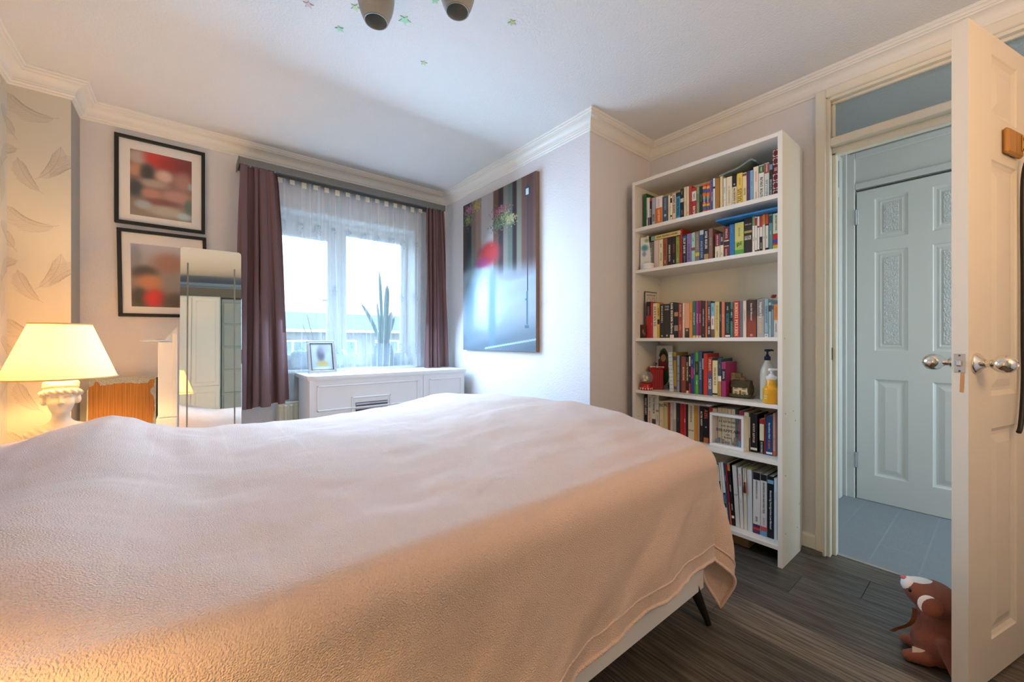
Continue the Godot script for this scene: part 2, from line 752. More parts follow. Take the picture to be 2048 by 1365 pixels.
	# skirting
	s = sweep([Vector2(RIGHT, -1.507), Vector2(RIGHT, -0.589)], [Vector2(0.018, 0), Vector2(0.018, 0.078), Vector2(0.012, 0.088), Vector2(0, 0.09)])
	struct("baseboard_right", s, M.gloss, "cream skirting between bookcase and door frame", "skirting")
	s = sweep([Vector2(RIGHT - 0.018, -1.44), Vector2(RIGHT - 0.018, -0.56)], [Vector2(0.02, 0), Vector2(0.016, 0.014), Vector2(0.006, 0.02), Vector2(0, 0.02)])
	s.quad(Vector3(RIGHT - 0.018, 0, -0.56), Vector3(RIGHT - 0.038, 0, -0.56), Vector3(RIGHT - 0.034, 0.014, -0.56), Vector3(RIGHT - 0.018, 0.02, -0.56))
	struct("trim_floor", s, M.boards[1], "grey wood beading along the foot of the skirting", "beading")
	s = sweep([Vector2(-0.453, BACK), Vector2(BAY, BACK), Vector2(BAY, -1.507), Vector2(RIGHT, -1.507)], [Vector2(0.018, 0), Vector2(0.018, 0.078), Vector2(0.012, 0.088), Vector2(0, 0.09)])
	struct("baseboard_window", s, M.trim, "white skirting along window and chimney walls", "skirting")
	# window
	var w := Node3D.new()
	w.name = "window_1"
	add_child(w, true)
	tag(w, "white two-light window behind the sheer curtain", "window", "", "structure")
	var z := BACK - 0.23
	s = sh()
	s.bb(Vector3(0.45, 0.84, z), Vector3(0.50, 1.979, z + 0.06), 0.004)
	s.bb(Vector3(1.48, 0.84, z), Vector3(1.503, 1.979, z + 0.06), 0.004)
	s.bb(Vector3(0.50, 1.93, z), Vector3(1.48, 1.979, z + 0.06), 0.004)
	s.bb(Vector3(0.50, 0.84, z), Vector3(1.48, 0.90, z + 0.06), 0.004)
	s.bb(Vector3(0.90, 0.90, z), Vector3(0.955, 1.93, z + 0.06), 0.004)
	obj("window_frame", s, M.plastic, w)
	var sash := sh()
	for e in [[0.50, 0.53, 0.90, 1.93], [0.845, 0.90, 0.90, 1.93], [0.53, 0.845, 0.90, 0.95], [0.53, 0.845, 1.83, 1.93]]:
		sash.bb(Vector3(e[0], e[2], z + 0.02), Vector3(e[1], e[3], z + 0.075), 0.006)
	var so := obj("sash", sash, M.plastic, w)
	s = sh()
	s.bb(Vector3(0.85, 1.30, z + 0.075), Vector3(0.872, 1.38, z + 0.085), 0.003)
	s.bb(Vector3(0.80, 1.352, z + 0.085), Vector3(0.868, 1.368, z + 0.10), 0.004)
	obj("window_handle", s, M.plastic, so)
	sash = sh()
	for e in [[0.955, 0.99, 0.90, 1.93], [1.452, 1.48, 0.90, 1.93], [0.99, 1.452, 0.90, 0.948], [0.99, 1.452, 1.895, 1.93]]:
		sash.bb(Vector3(e[0], e[2], z + 0.02), Vector3(e[1], e[3], z + 0.065), 0.006)
	obj("sash", sash, M.plastic, w)
	var glass := StandardMaterial3D.new()
	glass.resource_name = "window_glass"
	glass.albedo_color = Color(0.95, 0.98, 1.0, 0.06)
	glass.transparency = BaseMaterial3D.TRANSPARENCY_ALPHA
	glass.roughness = 0.02
	M.glass = glass
	for e in [[0.53, 0.845, 0.95, 1.83], [0.99, 1.452, 0.948, 1.895]]:
		s = sh()
		s.bb(Vector3(e[0] - 0.004, e[2] - 0.004, z + 0.030), Vector3(e[1] + 0.004, e[3] + 0.004, z + 0.034))
		obj("pane", s, glass, w)
	s = sh()
	s.bb(Vector3(0.45, 0.815, z + 0.05), Vector3(1.503, 0.842, BACK + 0.02), 0.006)
	obj("window_sill", s, M.plastic, w)

# ---------------------------------------------------------------- the hall beyond the doorway
func hall() -> void:
	var hx := 3.457
	var paint := fresh("d6d6d0", 0.5)
	var s := sh()
	s.bb(Vector3(2.5, -0.14, -1.0), Vector3(3.6, -0.012, 2.3))
	struct("floor", s, M.dark, "hall floor under the grey carpet", "floor")
	s = sh()
	s.bb(Vector3(2.492, -0.012, -0.70), Vector3(hx + 0.03, 0.003, 2.0))
	var car := struct("floor_carpet", s, M.carpet, "blue-grey carpet in the hall beyond the doorway", "carpet")
	s = sh()
	s.bb(Vector3(2.470, -0.012, -0.53), Vector3(2.494, 0.006, 0.09), 0.004)
	obj("threshold_strip", s, mat("b9bcbc", 0.3, 1.0), car)
	s = sh()
	s.bb(Vector3(hx + 0.005, 0, 0.17), Vector3(hx + 0.12, CEIL, 2.1))
	s.bb(Vector3(hx + 0.005, 0, -0.8), Vector3(hx + 0.12, CEIL, -0.66))
	s.bb(Vector3(hx + 0.06, 0, -0.66), Vector3(hx + 0.12, CEIL, 0.17))
	struct("wall_hall", s, paint, "painted hall wall round the facing door", "wall")
	# far end of the hall: a wall with a door frame seen almost edge on
	s = sh()
	s.bb(Vector3(2.45, 0, -0.82), Vector3(hx + 0.12, CEIL, -0.715))
	var e := struct("wall_hall_end", s, paint, "hall end wall with frame seen edge on", "wall")
	s = sh()
	s.bb(Vector3(3.36, 0, -0.715), Vector3(3.43, 2.28, -0.69), 0.004)
	s.bb(Vector3(2.55, 2.0, -0.715), Vector3(3.36, 2.06, -0.69), 0.004)
	s.bb(Vector3(2.55, 2.24, -0.715), Vector3(3.36, 2.29, -0.69), 0.004)
	s.bb(Vector3(2.53, 0, -0.715), Vector3(2.60, 2.28, -0.69), 0.004)
	obj("door_frame", s, paint, e)
	s = sh()
	s.bb(Vector3(2.60, 2.06, -0.715), Vector3(3.36, 2.24, -0.708))
	obj("pane", s, mat("5b7f8c", 0.2), e)
	# unseen end of the hall, its window opening placed to light the hall
	s = sh()
	s.bb(Vector3(2.4, 0, 2.0), Vector3(2.64, CEIL, 2.15))
	s.bb(Vector3(3.34, 0, 2.0), Vector3(hx + 0.12, CEIL, 2.15))
	s.bb(Vector3(2.64, 0, 2.0), Vector3(3.34, 0.85, 2.15))
	s.bb(Vector3(2.64, 2.05, 2.0), Vector3(3.34, CEIL, 2.15))
	struct("wall_hall_unseen", s, paint, "unseen hall end wall with a window opening placed to light the hall", "wall")
	s = sh()
	s.bb(Vector3(RIGHT + 0.02, 0, 1.0), Vector3(RIGHT + 0.1, CEIL, 2.1))
	struct("wall_hall_side", s, paint, "hall side of the bedroom wall", "wall")
	# the facing door with its frame
	var d := Node3D.new()
	d.name = "door_2"
	add_child(d, true)
	tag(d, "pale six-panel door across the hall", "door", "", "structure")
	s = sh()
	for f in [[-0.70, -0.63, 0.0, 2.30], [0.145, 0.20, 0.0, 2.30], [-0.63, 0.145, 2.055, 2.095], [-0.63, 0.145, 2.26, 2.30]]:
		s.bb(Vector3(hx - 0.006, f[2], f[0]), Vector3(hx + 0.06, f[3], f[1]), 0.004)
	s.bb(Vector3(hx + 0.012, 2.095, -0.63), Vector3(hx + 0.06, 2.26, 0.145))
	obj("door_frame", s, paint, d)
	s = sh()
	s.bb(Vector3(hx - 0.016, 0, -0.72), Vector3(hx - 0.004, 2.31, -0.67), 0.005)
	obj("architrave", s, paint, d)
	var leafp := fresh("d9dad4", 0.28)
	leafp.resource_name = "hall_door_gloss"
	var bump := relief(fresh("d4d6d2", 0.18), noise_tex(0.035, 256, 3, 77), 9.0, 0.5)
	bump.resource_name = "patterned_glass"
	panel_door(d, Transform3D(Basis(Vector3(0, 0, 1), Vector3.UP, Vector3(-1, 0, 0)), Vector3(hx, 0.006, -0.622)), 0.76, 2.03, 0.035, leafp,
		[[0.09, 1.70, 0.245, 1.965], [0.35 + 0.0, 1.70, 0.505, 1.965], [0.09, 0.98, 0.245, 1.62], [0.35, 0.98, 0.505, 1.62], [0.09, 0.17, 0.245, 0.795], [0.35, 0.17, 0.505, 0.795]], bump)
	for y in [1.87, 0.26]:
		s = sh()
		s.bb(Vector3(hx - 0.008, y - 0.05, -0.634), Vector3(hx + 0.002, y + 0.05, -0.612), 0.002)
		s.tube([Vector3(hx - 0.008, y - 0.05, -0.624), Vector3(hx - 0.008, y + 0.05, -0.624)], 0.006)
		obj("hinge", s, mat("b9bfc0", 0.4, 0.6), d)

# a moulded door: stiles and rails, and each sunk panel with its raised field; xf takes x along the leaf, y up, z out of its face
func panel_door(d: Node3D, xf: Transform3D, w: float, h: float, thick: float, m: Material, panels: Array, glazed: Material = null) -> void:
	var xs := [0.0, w]
	var ys := [0.0, h]
	for p in panels:
		for k in [0, 2]:
			if not xs.has(p[k]):
				xs.append(p[k])
		for k in [1, 3]:
			if not ys.has(p[k]):
				ys.append(p[k])
	xs.sort()
	ys.sort()
	var s := sh(xf)
	for i in xs.size() - 1:
		for j in ys.size() - 1:
			var inside := false
			for p in panels:
				if xs[i] >= p[0] - 1e-5 and xs[i + 1] <= p[2] + 1e-5 and ys[j] >= p[1] - 1e-5 and ys[j + 1] <= p[3] + 1e-5:
					inside = true
			if inside:
				continue
			var a := Vector2(xs[i], ys[j])
			var b := Vector2(xs[i + 1], ys[j + 1])
			s.quad(Vector3(a.x, a.y, 0), Vector3(b.x, a.y, 0), Vector3(b.x, b.y, 0), Vector3(a.x, b.y, 0))
			s.quad(Vector3(b.x, a.y, -thick), Vector3(a.x, a.y, -thick), Vector3(a.x, b.y, -thick), Vector3(b.x, b.y, -thick))
	s.quad(Vector3(0, 0, -thick), Vector3(0, 0, 0), Vector3(0, h, 0), Vector3(0, h, -thick))
	s.quad(Vector3(w, 0, 0), Vector3(w, 0, -thick), Vector3(w, h, -thick), Vector3(w, h, 0))
	s.quad(Vector3(0, h, 0), Vector3(w, h, 0), Vector3(w, h, -thick), Vector3(0, h, -thick))
	s.quad(Vector3(0, 0, -thick), Vector3(w, 0, -thick), Vector3(w, 0, 0), Vector3(0, 0, 0))
	obj("leaf", s, m, d)
	for k in panels.size():
		var p: Array = panels[k]
		var c := Vector2((p[0] + p[2]) * 0.5, (p[1] + p[3]) * 0.5)
		s = sh(xf)
		var steps := [Vector2(0, 0), Vector2(0.004, -0.004), Vector2(0.014, -0.009), Vector2(0.024, -0.009), Vector2(0.05, -0.003), Vector2(0.052, -0.003)]
		if glazed and k < 4:
			steps = [Vector2(0, 0), Vector2(0.004, -0.005), Vector2(0.016, -0.007), Vector2(0.028, -0.004), Vector2(0.036, -0.008), Vector2(0.038, -0.008)]
		s.sunk(p[0], p[1], p[2], p[3], steps)
		s.m = xf * Transform3D(Basis(Vector3.UP, PI), Vector3(2 * c.x, 0, -thick))
		s.sunk(p[0], p[1], p[2], p[3], steps)
		var po := obj("panel", s, m, d)
		if glazed and k < 4:
			s = sh(xf)
			s.box(Vector3(c.x, c.y, -0.006), Vector3(p[2] - p[0] - 0.086, p[3] - p[1] - 0.086, 0.006), 0.001)
			obj("glass_pane", s, glazed, po)

# ---------------------------------------------------------------- what stands across the street
func outside() -> void:
	var s := sh()
	s.bb(Vector3(-40, -4.6, -60), Vector3(45, -4.4, -4))
	struct("ground", s, mat("5d6350", 0.95), "ground across the street", "ground")
	for k in 3:
		var x0 := -11.0 + 11.0 * k
		var h := thing("terraced_house", ["left terraced house beyond the window, behind left sheer curtain", "middle terraced house across the street behind the snake plant", "right terraced house across the street, mostly behind the curtain"][k], "house", Vector3(x0, -4.4, -24), 0.0, "terraced houses across the street")
		s = sh()
		s.bb(Vector3(0, 0, -7), Vector3(11, 6.1, 0))
		obj("wall", s, mat("8a7f78", 0.9), h)
		s = sh(Transform3D(Basis(Vector3(0, 0, 1), Vector3(0, 1, 0), Vector3(-1, 0, 0)), Vector3(11, 0, 0)))
		s.prism(PackedVector2Array([Vector2(0.35, 6.05), Vector2(-3.5, 7.25), Vector2(-7.35, 6.05)]), 11.0)
		obj("roof", s, mat("6a7076", 0.9), h)
		s = sh()
		s.bb(Vector3(0, 5.93, 0.05), Vector3(11, 6.08, 0.4))
		obj("gutter", s, M.white, h)
		for i in 4:
			var wx := 1.0 + 2.6 * i
			s = sh()
			for e in [[0.0, 1.5, 0.0, 0.1], [0.0, 1.5, 1.4, 1.5], [0.0, 0.1, 0.1, 1.4], [1.4, 1.5, 0.1, 1.4], [0.7, 0.8, 0.1, 1.4]]:
				s.bb(Vector3(wx + e[0], 4.0 + e[2], -0.02), Vector3(wx + e[1], 4.0 + e[3], 0.08))
			var f := obj("house_window", s, M.white, h)
			s = sh()
			s.bb(Vector3(wx + 0.1, 4.1, 0.0), Vector3(wx + 1.4, 5.4, 0.03))
			obj("house_pane", s, mat("7d8a94", 0.1), f)

# ---------------------------------------------------------------- the bed and its fleece
const FAR := [[-0.60, 0.68], [-0.45, 0.70], [-0.378, 0.728], [-0.328, 0.742], [-0.262, 0.758], [-0.228, 0.762], [-0.175, 0.748], [-0.104, 0.717], [-0.025, 0.692], [0.068, 0.674], [0.186, 0.672], [0.346, 0.667], [0.478, 0.670], [0.673, 0.675], [0.835, 0.686], [1.046, 0.706], [1.177, 0.723], [1.247, 0.727], [1.356, 0.714], [1.479, 0.706]]
const FOOT := [[-2.23, 0.700], [-1.97, 0.727], [-1.69, 0.737], [-1.45, 0.742], [-1.25, 0.746], [-1.08, 0.735], [-0.93, 0.714], [-0.82, 0.695], [-0.72, 0.668]]

func along(table: Array, x: float) -> float:
	if x <= table[0][0]:
		return table[0][1]
	for i in table.size() - 1:
		if x <= table[i + 1][0]:
			var u: float = (x - table[i][0]) / (table[i + 1][0] - table[i][0])
			u = lerpf(u, u * u * (3.0 - 2.0 * u), 0.5)
			return lerpf(table[i][1], table[i + 1][1], u)
	return table[-1][1]

func bed_top(x: float, z: float, lump: FastNoiseLite) -> float:
	var wf := smoothstep(-1.15, -2.1, z)
	var wg := smoothstep(0.35, 1.45, x)
	var f := along(FAR, x) - 0.655
	var g := along(FOOT, z) - 0.655
	var pillow := 0.085 * exp(-pow((x + 0.22) / 0.17, 2.0)) * smoothstep(-0.66, -0.9, z) * (1.0 - 0.45 * exp(-pow((z + 1.46) / 0.16, 2.0)))
	var crown := 0.035 * exp(-pow((z + 1.5) / 0.5, 2.0)) * smoothstep(-0.1, 0.5, x)
	var y := 0.655 + maxf(maxf(f * wf, g * wg), maxf(pillow, crown))
	y += lump.get_noise_2d(x * 100.0, z * 100.0) * 0.012 * smoothstep(-0.70, -0.9, z)
	return y

func bed() -> void:
	var b := thing("bed", "double bed with quilted grey headboard and white base", "bed", Vector3(0.45, 0, -1.45))
	var ofs := Transform3D(Basis(), -Vector3(0.45, 0, -1.45))
	var pad := fresh("c9c3c6", 0.85)
	pad.resource_name = "grey_headboard_cloth"
	pad.rim_enabled = true
	pad.rim = 0.4
	var s := sh(ofs)
	s.bb(Vector3(-0.615, 0.12, -2.22), Vector3(-0.555, 1.075, -0.66), 0.02)
	var hb := obj("headboard", s, pad, b)
	var ys := [0.30, 0.41, 0.52, 0.63, 0.755, 0.872, 0.974, 1.097]
	for i in ys.size() - 1:
		var rows := []
		var y0: float = ys[i]
		var y1: float = ys[i + 1]
		var top := i == ys.size() - 2
		for j in 13:
			var w := float(j) / 12
			var row := PackedVector3Array()
			var puff := sqrt(maxf(0.0, 1.0 - pow(absf(2.0 * w - 1.0), 3.2)))
			for k in 25:
				var c := TAU * (k % 24) / 24.0
				# rounded oblong round the board, swelling between the seams
				var ex := signf(cos(c)) * pow(absf(cos(c)), 0.35)
				var ez := signf(sin(c)) * pow(absf(sin(c)), 0.16)
				var half := 0.775 + 0.02 * puff - (0.09 * maxf(0.0, w - 0.45) * (w - 0.45) * 3.3 if top else 0.0)
				row.append(Vector3(-0.578 + ex * (0.048 + 0.024 * puff), lerpf(y0, y1, w), -1.445 - ez * half))
			rows.append(row)
		s = sh(ofs)
		s.sheet(rows, 1, 1)
		for e in [0, 12]:
			for k in 24:
				var cc := Vector3(-0.578, ys[i] if e == 0 else ys[i + 1], -1.445)
				if e == 12:
					s.tri(cc, rows[e][k], rows[e][k + 1])
				else:
					s.tri(cc, rows[e][k + 1], rows[e][k])
		obj("channel", s, pad, hb)
	var white := fresh("e3e4e4", 0.55)
	white.resource_name = "white_bed_base"
	s = sh(ofs)
	s.bb(Vector3(-0.56, 0.118, -2.215), Vector3(1.515, 0.40, -2.185), 0.008)
	s.bb(Vector3(-0.56, 0.118, -0.74), Vector3(1.505, 0.40, -0.710), 0.008)
	s.bb(Vector3(1.475, 0.118, -2.19), Vector3(1.505, 0.40, -0.735), 0.008)
	s.bb(Vector3(-0.56, 0.20, -2.19), Vector3(1.49, 0.25, -0.72))
	obj("base", s, white, b)
	s = sh(ofs)
	s.bb(Vector3(-0.50, 0.25, -2.17), Vector3(1.48, 0.58, -0.745), 0.05)
	obj("mattress", s, M.white, b)
	for p in [[1.44, -0.755, 1, 1], [1.44, -2.15, 1, -1], [-0.5, -0.76, -1, 1], [-0.5, -2.15, -1, -1]]:
		s = sh(ofs)
		s.tube([Vector3(p[0], 0.20, p[1]), Vector3(p[0] + 0.02 * p[2], 0.14, p[1] + 0.02 * p[3]), Vector3(p[0] + 0.052 * p[2], 0.012, p[1] + 0.062 * p[3]), Vector3(p[0] + 0.054 * p[2], 0.0, p[1] + 0.064 * p[3])], [0.030, 0.027, 0.013, 0.012], 4)
		obj("leg", s, M.black, b)
	# the fleece: top, rounded edges, drapes down both sides and the foot, corner hanging lowest
	var lump := FastNoiseLite.new()
	lump.seed = 4
	lump.frequency = 0.028
	lump.fractal_octaves = 3
	var soft := FastNoiseLite.new()
	soft.seed = 9
	soft.frequency = 0.05
	var xe := 1.47
	var zf := -2.16
	var zn := -0.742
	var rr := 0.085
	var x0 := -0.50
	var p1 := xe + 0.49
	var q0 := zf - 0.45
	var q1 := zn + 0.455
	var nu := 170
	var nv := 190
	var rows := []
	for j in nv + 1:
		# rows run from the near hem to the far one, so that u right and v up face outwards
		var q := lerpf(q1, q0, float(j) / nv)
		var row := PackedVector3Array()
		for i in nu + 1:
			var p := lerpf(x0, p1, float(i) / nu)
			var a := maxf(0.0, p - xe)
			var c := maxf(0.0, q - zn) - maxf(0.0, zf - q)
			var cx := minf(p, xe)
			var cz := clampf(q, zf, zn)
			# the near hem hangs a little lower towards the head
			var e := sqrt(a * a + c * c)
			if c > 0.0:
				e *= 1.0 + 0.14 * smoothstep(1.2, 0.4, p)
			var y := bed_top(cx, cz, lump)
			var out := 0.0
			var down := 0.0
			if e > 0.0:
				var th := minf(e / rr, PI / 2)
				out = rr * sin(th)
				down = rr * (1.0 - cos(th)) + maxf(0.0, e - rr * PI / 2)
				var hang := smoothstep(0.06, 0.42, down)
				if a > 0.0 and absf(c) > 0.0:
					var fi := atan2(absf(c), a)
					out += hang * sin(2.0 * fi) * (0.055 * cos(6.0 * fi + 0.4) + 0.010)
				else:
					var w := p if a == 0.0 else q
					out += hang * (0.012 * sin(w * 11.0 + 1.0) + 0.008 * sin(w * 23.0)) + 0.016 * soft.get_noise_2d((w + down * 0.9) * 90.0, down * 40.0) * smoothstep(0.0, 0.3, down)
				var dir := Vector2(a, c) / e
				row.append(Vector3(cx + dir.x * out, y - down, cz + dir.y * out))
			else:
				row.append(Vector3(cx, y, cz))
		rows.append(row)
	s = sh()
	s.sheet(rows, 2.4, 2.4)
	var fl := obj("fleece_blanket", s, M.fleece)
	tag(fl, "pale pink fleece blanket covering the bed, corner trailing to the floor", "blanket")
	var edge := []
	for i in nu + 1:
		edge.append(rows[0][i])
	for j in range(1, nv + 1):
		edge.append(rows[j][nu])
	s = sh()
	s.tube(edge, 0.0065, 6)
	obj("hem", s, M.fleece, fl)
	var inner := []
	for j in [4, 5]:
		var l := []
		for i in nu - 3:
			l.append(rows[j][i])
		inner.append(l)
	s = sh()
	s.tube(inner[0], 0.0035, 5)
	obj("hem_stitching", s, M.fleece, fl)

# ---------------------------------------------------------------- curtains and what is on the radiator cover
func drape(s: Sh, xt: Vector2, xb: Vector2, top: float, bottom: Callable, zc: float, folds: float, amp: Vector2, k: int, lean := 0.0) -> void:
	var r := rng(k)
	var ph := []
	for i in 6:
		ph.append(r.randf() * TAU)
	var rows := []
	var nu := int(folds * 16)
	for j in 49:
		var v := 1.0 - float(j) / 48
		var row := PackedVector3Array()
		for i in nu + 1:
			var u := float(i) / nu
			var x := lerpf(lerpf(xt.x, xt.y, u), lerpf(xb.x, xb.y, u), pow(v, 0.7))
			var y := lerpf(top, float(bottom.call(x, u)), v)
			var wob := 0.35 * sin(u * 9.0 + ph[0]) + 0.2 * sin(u * 17.0 + ph[1])
			var f := TAU * (folds * u + wob + 0.10 * sin(v * 3.0 + ph[2] + u * 7.0))
			var am := lerpf(amp.x, amp.y, v) * (0.75 + 0.25 * sin(u * 13.0 + ph[3]))
			x += am * 0.42 * sin(2.0 * f + 0.5) + lean * v * v * sin(u * 8.0 + ph[4])
			row.append(Vector3(x, y, zc + am * cos(f) + 0.3 * am * cos(2.0 * f + ph[5])))
		rows.append(row)
	# rows run downwards here; turn them so that v goes up
	rows.reverse()
	s.sheet(rows)

func window_things() -> void:
	var s := sh()
	s.bb(Vector3(0.250, 2.150, -3.125), Vector3(1.690, 2.193, -3.118))
	s.bb(Vector3(0.250, 2.186, -3.125), Vector3(1.690, 2.193, -2.985))
	s.bb(Vector3(0.250, 2.150, -2.992), Vector3(1.690, 2.193, -2.985), 0.002)
	var pole := thing("curtain_rail", "dark grey curtain rail above the window", "curtain rail", Vector3.ZERO)
	obj("fascia", s, mat("77736c", 0.45), pole)
	for x in [0.248, 1.692]:
		s = sh()
		s.bb(Vector3(x - 0.003, 2.148, -3.155), Vector3(x + 0.003, 2.195, -2.983), 0.001)
		obj("end_cap", s, mat("6b675f", 0.45), pole)
	var left := thing("curtain", "mauve-brown curtain hanging behind the tall mirror", "curtain", Vector3.ZERO, 0.0, "dark curtains at the window")
	s = sh()
	drape(s, Vector2(0.262, 0.452), Vector2(0.235, 0.515), 2.146, func(x, u): return 0.612 + 0.035 * u + 0.006 * sin(u * 20.0), -3.000, 2.7, Vector2(0.022, 0.044), 3)
	obj("cloth", s, M.curtain, left)
	var right := thing("curtain", "mauve-brown curtain falling onto the radiator cover beside the canvas", "curtain", Vector3.ZERO, 0.0, "dark curtains at the window")
	s = sh()
	drape(s, Vector2(1.530, 1.682), Vector2(1.505, 1.745), 2.146, func(x, u): return 0.829, -3.01, 5.0, Vector2(0.018, 0.032), 8)
	obj("cloth", s, M.curtain, right)
	var hk := mat("e9e6dc", 0.4)
	for e in [[left, [0.275, 0.31, 0.355, 0.40, 0.445]], [right, [1.54, 1.575, 1.61, 1.645, 1.675]]]:
		for x: float in e[1]:
			s = sh()
			s.tube([Vector3(x, 2.150, -3.01), Vector3(x, 2.163, -3.00), Vector3(x, 2.170, -3.01)], 0.0025, 6)
			obj("hook", s, hk, e[0])
	# sheer with lace flowers
	var sheer := StandardMaterial3D.new()
	sheer.resource_name = "white_sheer_cloth"
	sheer.albedo_texture = lace()
	sheer.transparency = BaseMaterial3D.TRANSPARENCY_ALPHA
	sheer.roughness = 0.9
	sheer.backlight_enabled = true
	sheer.backlight = Color(1, 1, 1)
	var net := thing("sheer_curtain", "white sheer curtain with rows of lace flowers across the window", "curtain", Vector3.ZERO)
	s = sh()
	drape(s, Vector2(0.440, 1.535), Vector2(0.450, 1.525), 2.158, func(x, u): return lerpf(0.640, 0.834, smoothstep(0.585, 0.60, x)), -3.098, 17.0, Vector2(0.010, 0.014), 15, 0.035)
	for i in s.t.size():
		s.t[i] = Vector2(s.t[i].x * 5.0, (2.158 - s.v[i].y) / 1.35)
	obj("cloth", s, sheer, net)
	for i in 15:
		s = sh()
		var x := 0.47 + 1.03 * i / 14.0
		s.bb(Vector3(x, 2.118 + 0.006 * sin(i * 2.3), -3.084), Vector3(x + 0.030, 2.152, -3.078), 0.001)
		obj("heading_tab", s, mat("e6ddc8", 0.8), net)
	# radiator cover
	var c := thing("radiator_cover", "long white panelled radiator cover under the window", "radiator cover", Vector3(1.16, 0, -2.945))
	var o := Transform3D(Basis(), -Vector3(1.16, 0, -2.945))
	var paint := fresh("e6e3e2", 0.4)
	paint.resource_name = "white_cover_paint"
	s = sh(o)
	var poly := PackedVector2Array([Vector2(0.585, 3.155), Vector2(0.585, 2.765), Vector2(0.62, 2.725), Vector2(1.74, 2.725), Vector2(1.74, 3.155)])
	s.m = o * Transform3D(Basis(Vector3(1, 0, 0), Vector3(0, 0, -1), Vector3(0, 1, 0)), Vector3.ZERO)
	s.prism(poly, 0.825, 0.806)
	for i in poly.size():
		poly[i] = Vector2(1.16, 2.94) + (poly[i] - Vector2(1.16, 2.94)) * Vector2(0.992, 0.975)
	s.prism(poly, 0.806, 0.795)
	obj("top", s, paint, c)
	s = sh(o)
	s.bb(Vector3(0.592, 0.0, -2.752), Vector3(1.365, 0.795, -2.734), 0.001)
	s.bb(Vector3(1.367, 0.0, -2.752), Vector3(1.725, 0.795, -2.734), 0.001)
	var front := obj("front", s, paint, c)
	s = sh(o)
	s.bb(Vector3(0.592, 0.0, -3.05), Vector3(0.610, 0.795, -2.752), 0.001)
	s.bb(Vector3(1.707, 0.0, -3.13), Vector3(1.725, 0.795, -2.752), 0.001)
	obj("side", s, paint, c)
	for e in [[0.633, 0.585, 1.329, 0.764], [1.415, 0.585, 1.696, 0.764], [0.844, 0.30, 1.115, 0.675]]:
		if e[0] == 0.633:
			e[1] = 0.598
		s = sh(o * Transform3D(Basis(), Vector3(0, 0, -2.734)))
		for q in [[e[0], e[1], e[2], e[1] + 0.011], [e[0], e[3] - 0.011, e[2], e[3]], [e[0], e[1], e[0] + 0.011, e[3]], [e[2] - 0.011, e[1], e[2], e[3]]]:
			s.bb(Vector3(q[0], q[1], -0.001), Vector3(q[2], q[3], 0.006), 0.003)
		obj("moulding", s, paint, front)
	s = sh(o * Transform3D(Basis(), Vector3(0, 0, -2.734)))
	s.bb(Vector3(0.872, 0.33, 0.0), Vector3(1.092, 0.635, 0.002))
	var gr := obj("grille", s, mat("4d484c", 0.7), front)
	for k in 11:
		s = sh(o * Transform3D(Basis(), Vector3(0, 0, -2.734)))
		s.bb(Vector3(0.872, 0.618 - 0.028 * k, 0.001), Vector3(1.092, 0.630 - 0.028 * k, 0.007), 0.002)
		obj("slat", s, mat("a9a6ae", 0.4), gr)
	# radiator seen at the cover's open end
	var rad := thing("radiator", "cream ribbed radiator below the sheer curtain, left of the cover", "radiator", Vector3(0.52, 0.10, -3.10))
	s = sh()
	s.bb(Vector3(-0.05, 0, -0.03), Vector3(0.80, 0.53, 0.0), 0.008)
	obj("panel", s, mat("e6dcc0", 0.45), rad)
	s = sh()
	for k in 24:
		s.bb(Vector3(-0.045 + 0.035 * k, 0.02, -0.01), Vector3(-0.022 + 0.035 * k, 0.51, 0.012), 0.006)
	obj("rib", s, mat("e6dcc0", 0.45), rad)
	for x in [0.1, 0.65]:
		s = sh()
		s.bb(Vector3(x, 0.1, -0.058), Vector3(x + 0.03, 0.4, -0.03))
		obj("bracket", s, M.white, rad)
	# framed photograph with its stand
	var f := thing("photo_frame", "small silver photo frame standing on the radiator cover", "photo frame", Vector3(0.735, 0.8255, -3.0), deg_to_rad(4))
	f.scale = Vector3.ONE * 1.12
	var tilt := Transform3D(Basis(Vector3.RIGHT, deg_to_rad(-13)), Vector3(0, 0, 0))
	var silver := mat("b7b5b4", 0.3, 0.7)
	s = sh(tilt)
	for q in [[-0.085, 0, 0.085, 0.016], [-0.085, 0.189, 0.085, 0.205], [-0.085, 0.016, -0.067, 0.189], [0.067, 0.016, 0.085, 0.189]]:
		s.bb(Vector3(q[0], q[1], -0.006), Vector3(q[2], q[3], 0.008), 0.003)
	obj("frame", s, silver, f)
	s = sh(tilt)
	for q in [[-0.067, 0.016, 0.067, 0.020], [-0.067, 0.185, 0.067, 0.189], [-0.067, 0.02, -0.062, 0.185], [0.062, 0.02, 0.067, 0.185]]:
		s.bb(Vector3(q[0], q[1], -0.004), Vector3(q[2], q[3], 0.004))
	obj("liner", s, mat("2d2a2c", 0.4), f)
	s = sh(tilt)
	s.quad(Vector3(-0.062, 0.02, 0.0), Vector3(0.062, 0.02, 0.0), Vector3(0.062, 0.185, 0.0), Vector3(-0.062, 0.185, 0.0), Vector2(0, 1), Vector2(1, 1), Vector2(1, 0), Vector2(0, 0))
	obj("photograph", s, printed(blurred(64, 80, Color("a9aeb3"), Color("8f9694"), [[0.45, 0.4, 0.2, 0.3, Color("4b4650"), 0.8], [0.6, 0.2, 0.3, 0.2, Color("8c8b93"), 0.6], [0.5, 0.76, 0.3, 0.12, Color("a98a4a"), 0.8], [0.5, 0.94, 0.4, 0.06, Color("c9d0c8"), 0.6]]), 0.25), f)
	s = sh()
	s.tri(Vector3(0.02, 0, -0.06), Vector3(0.02, 0, -0.005), Vector3(0.02, 0.14, -0.036))
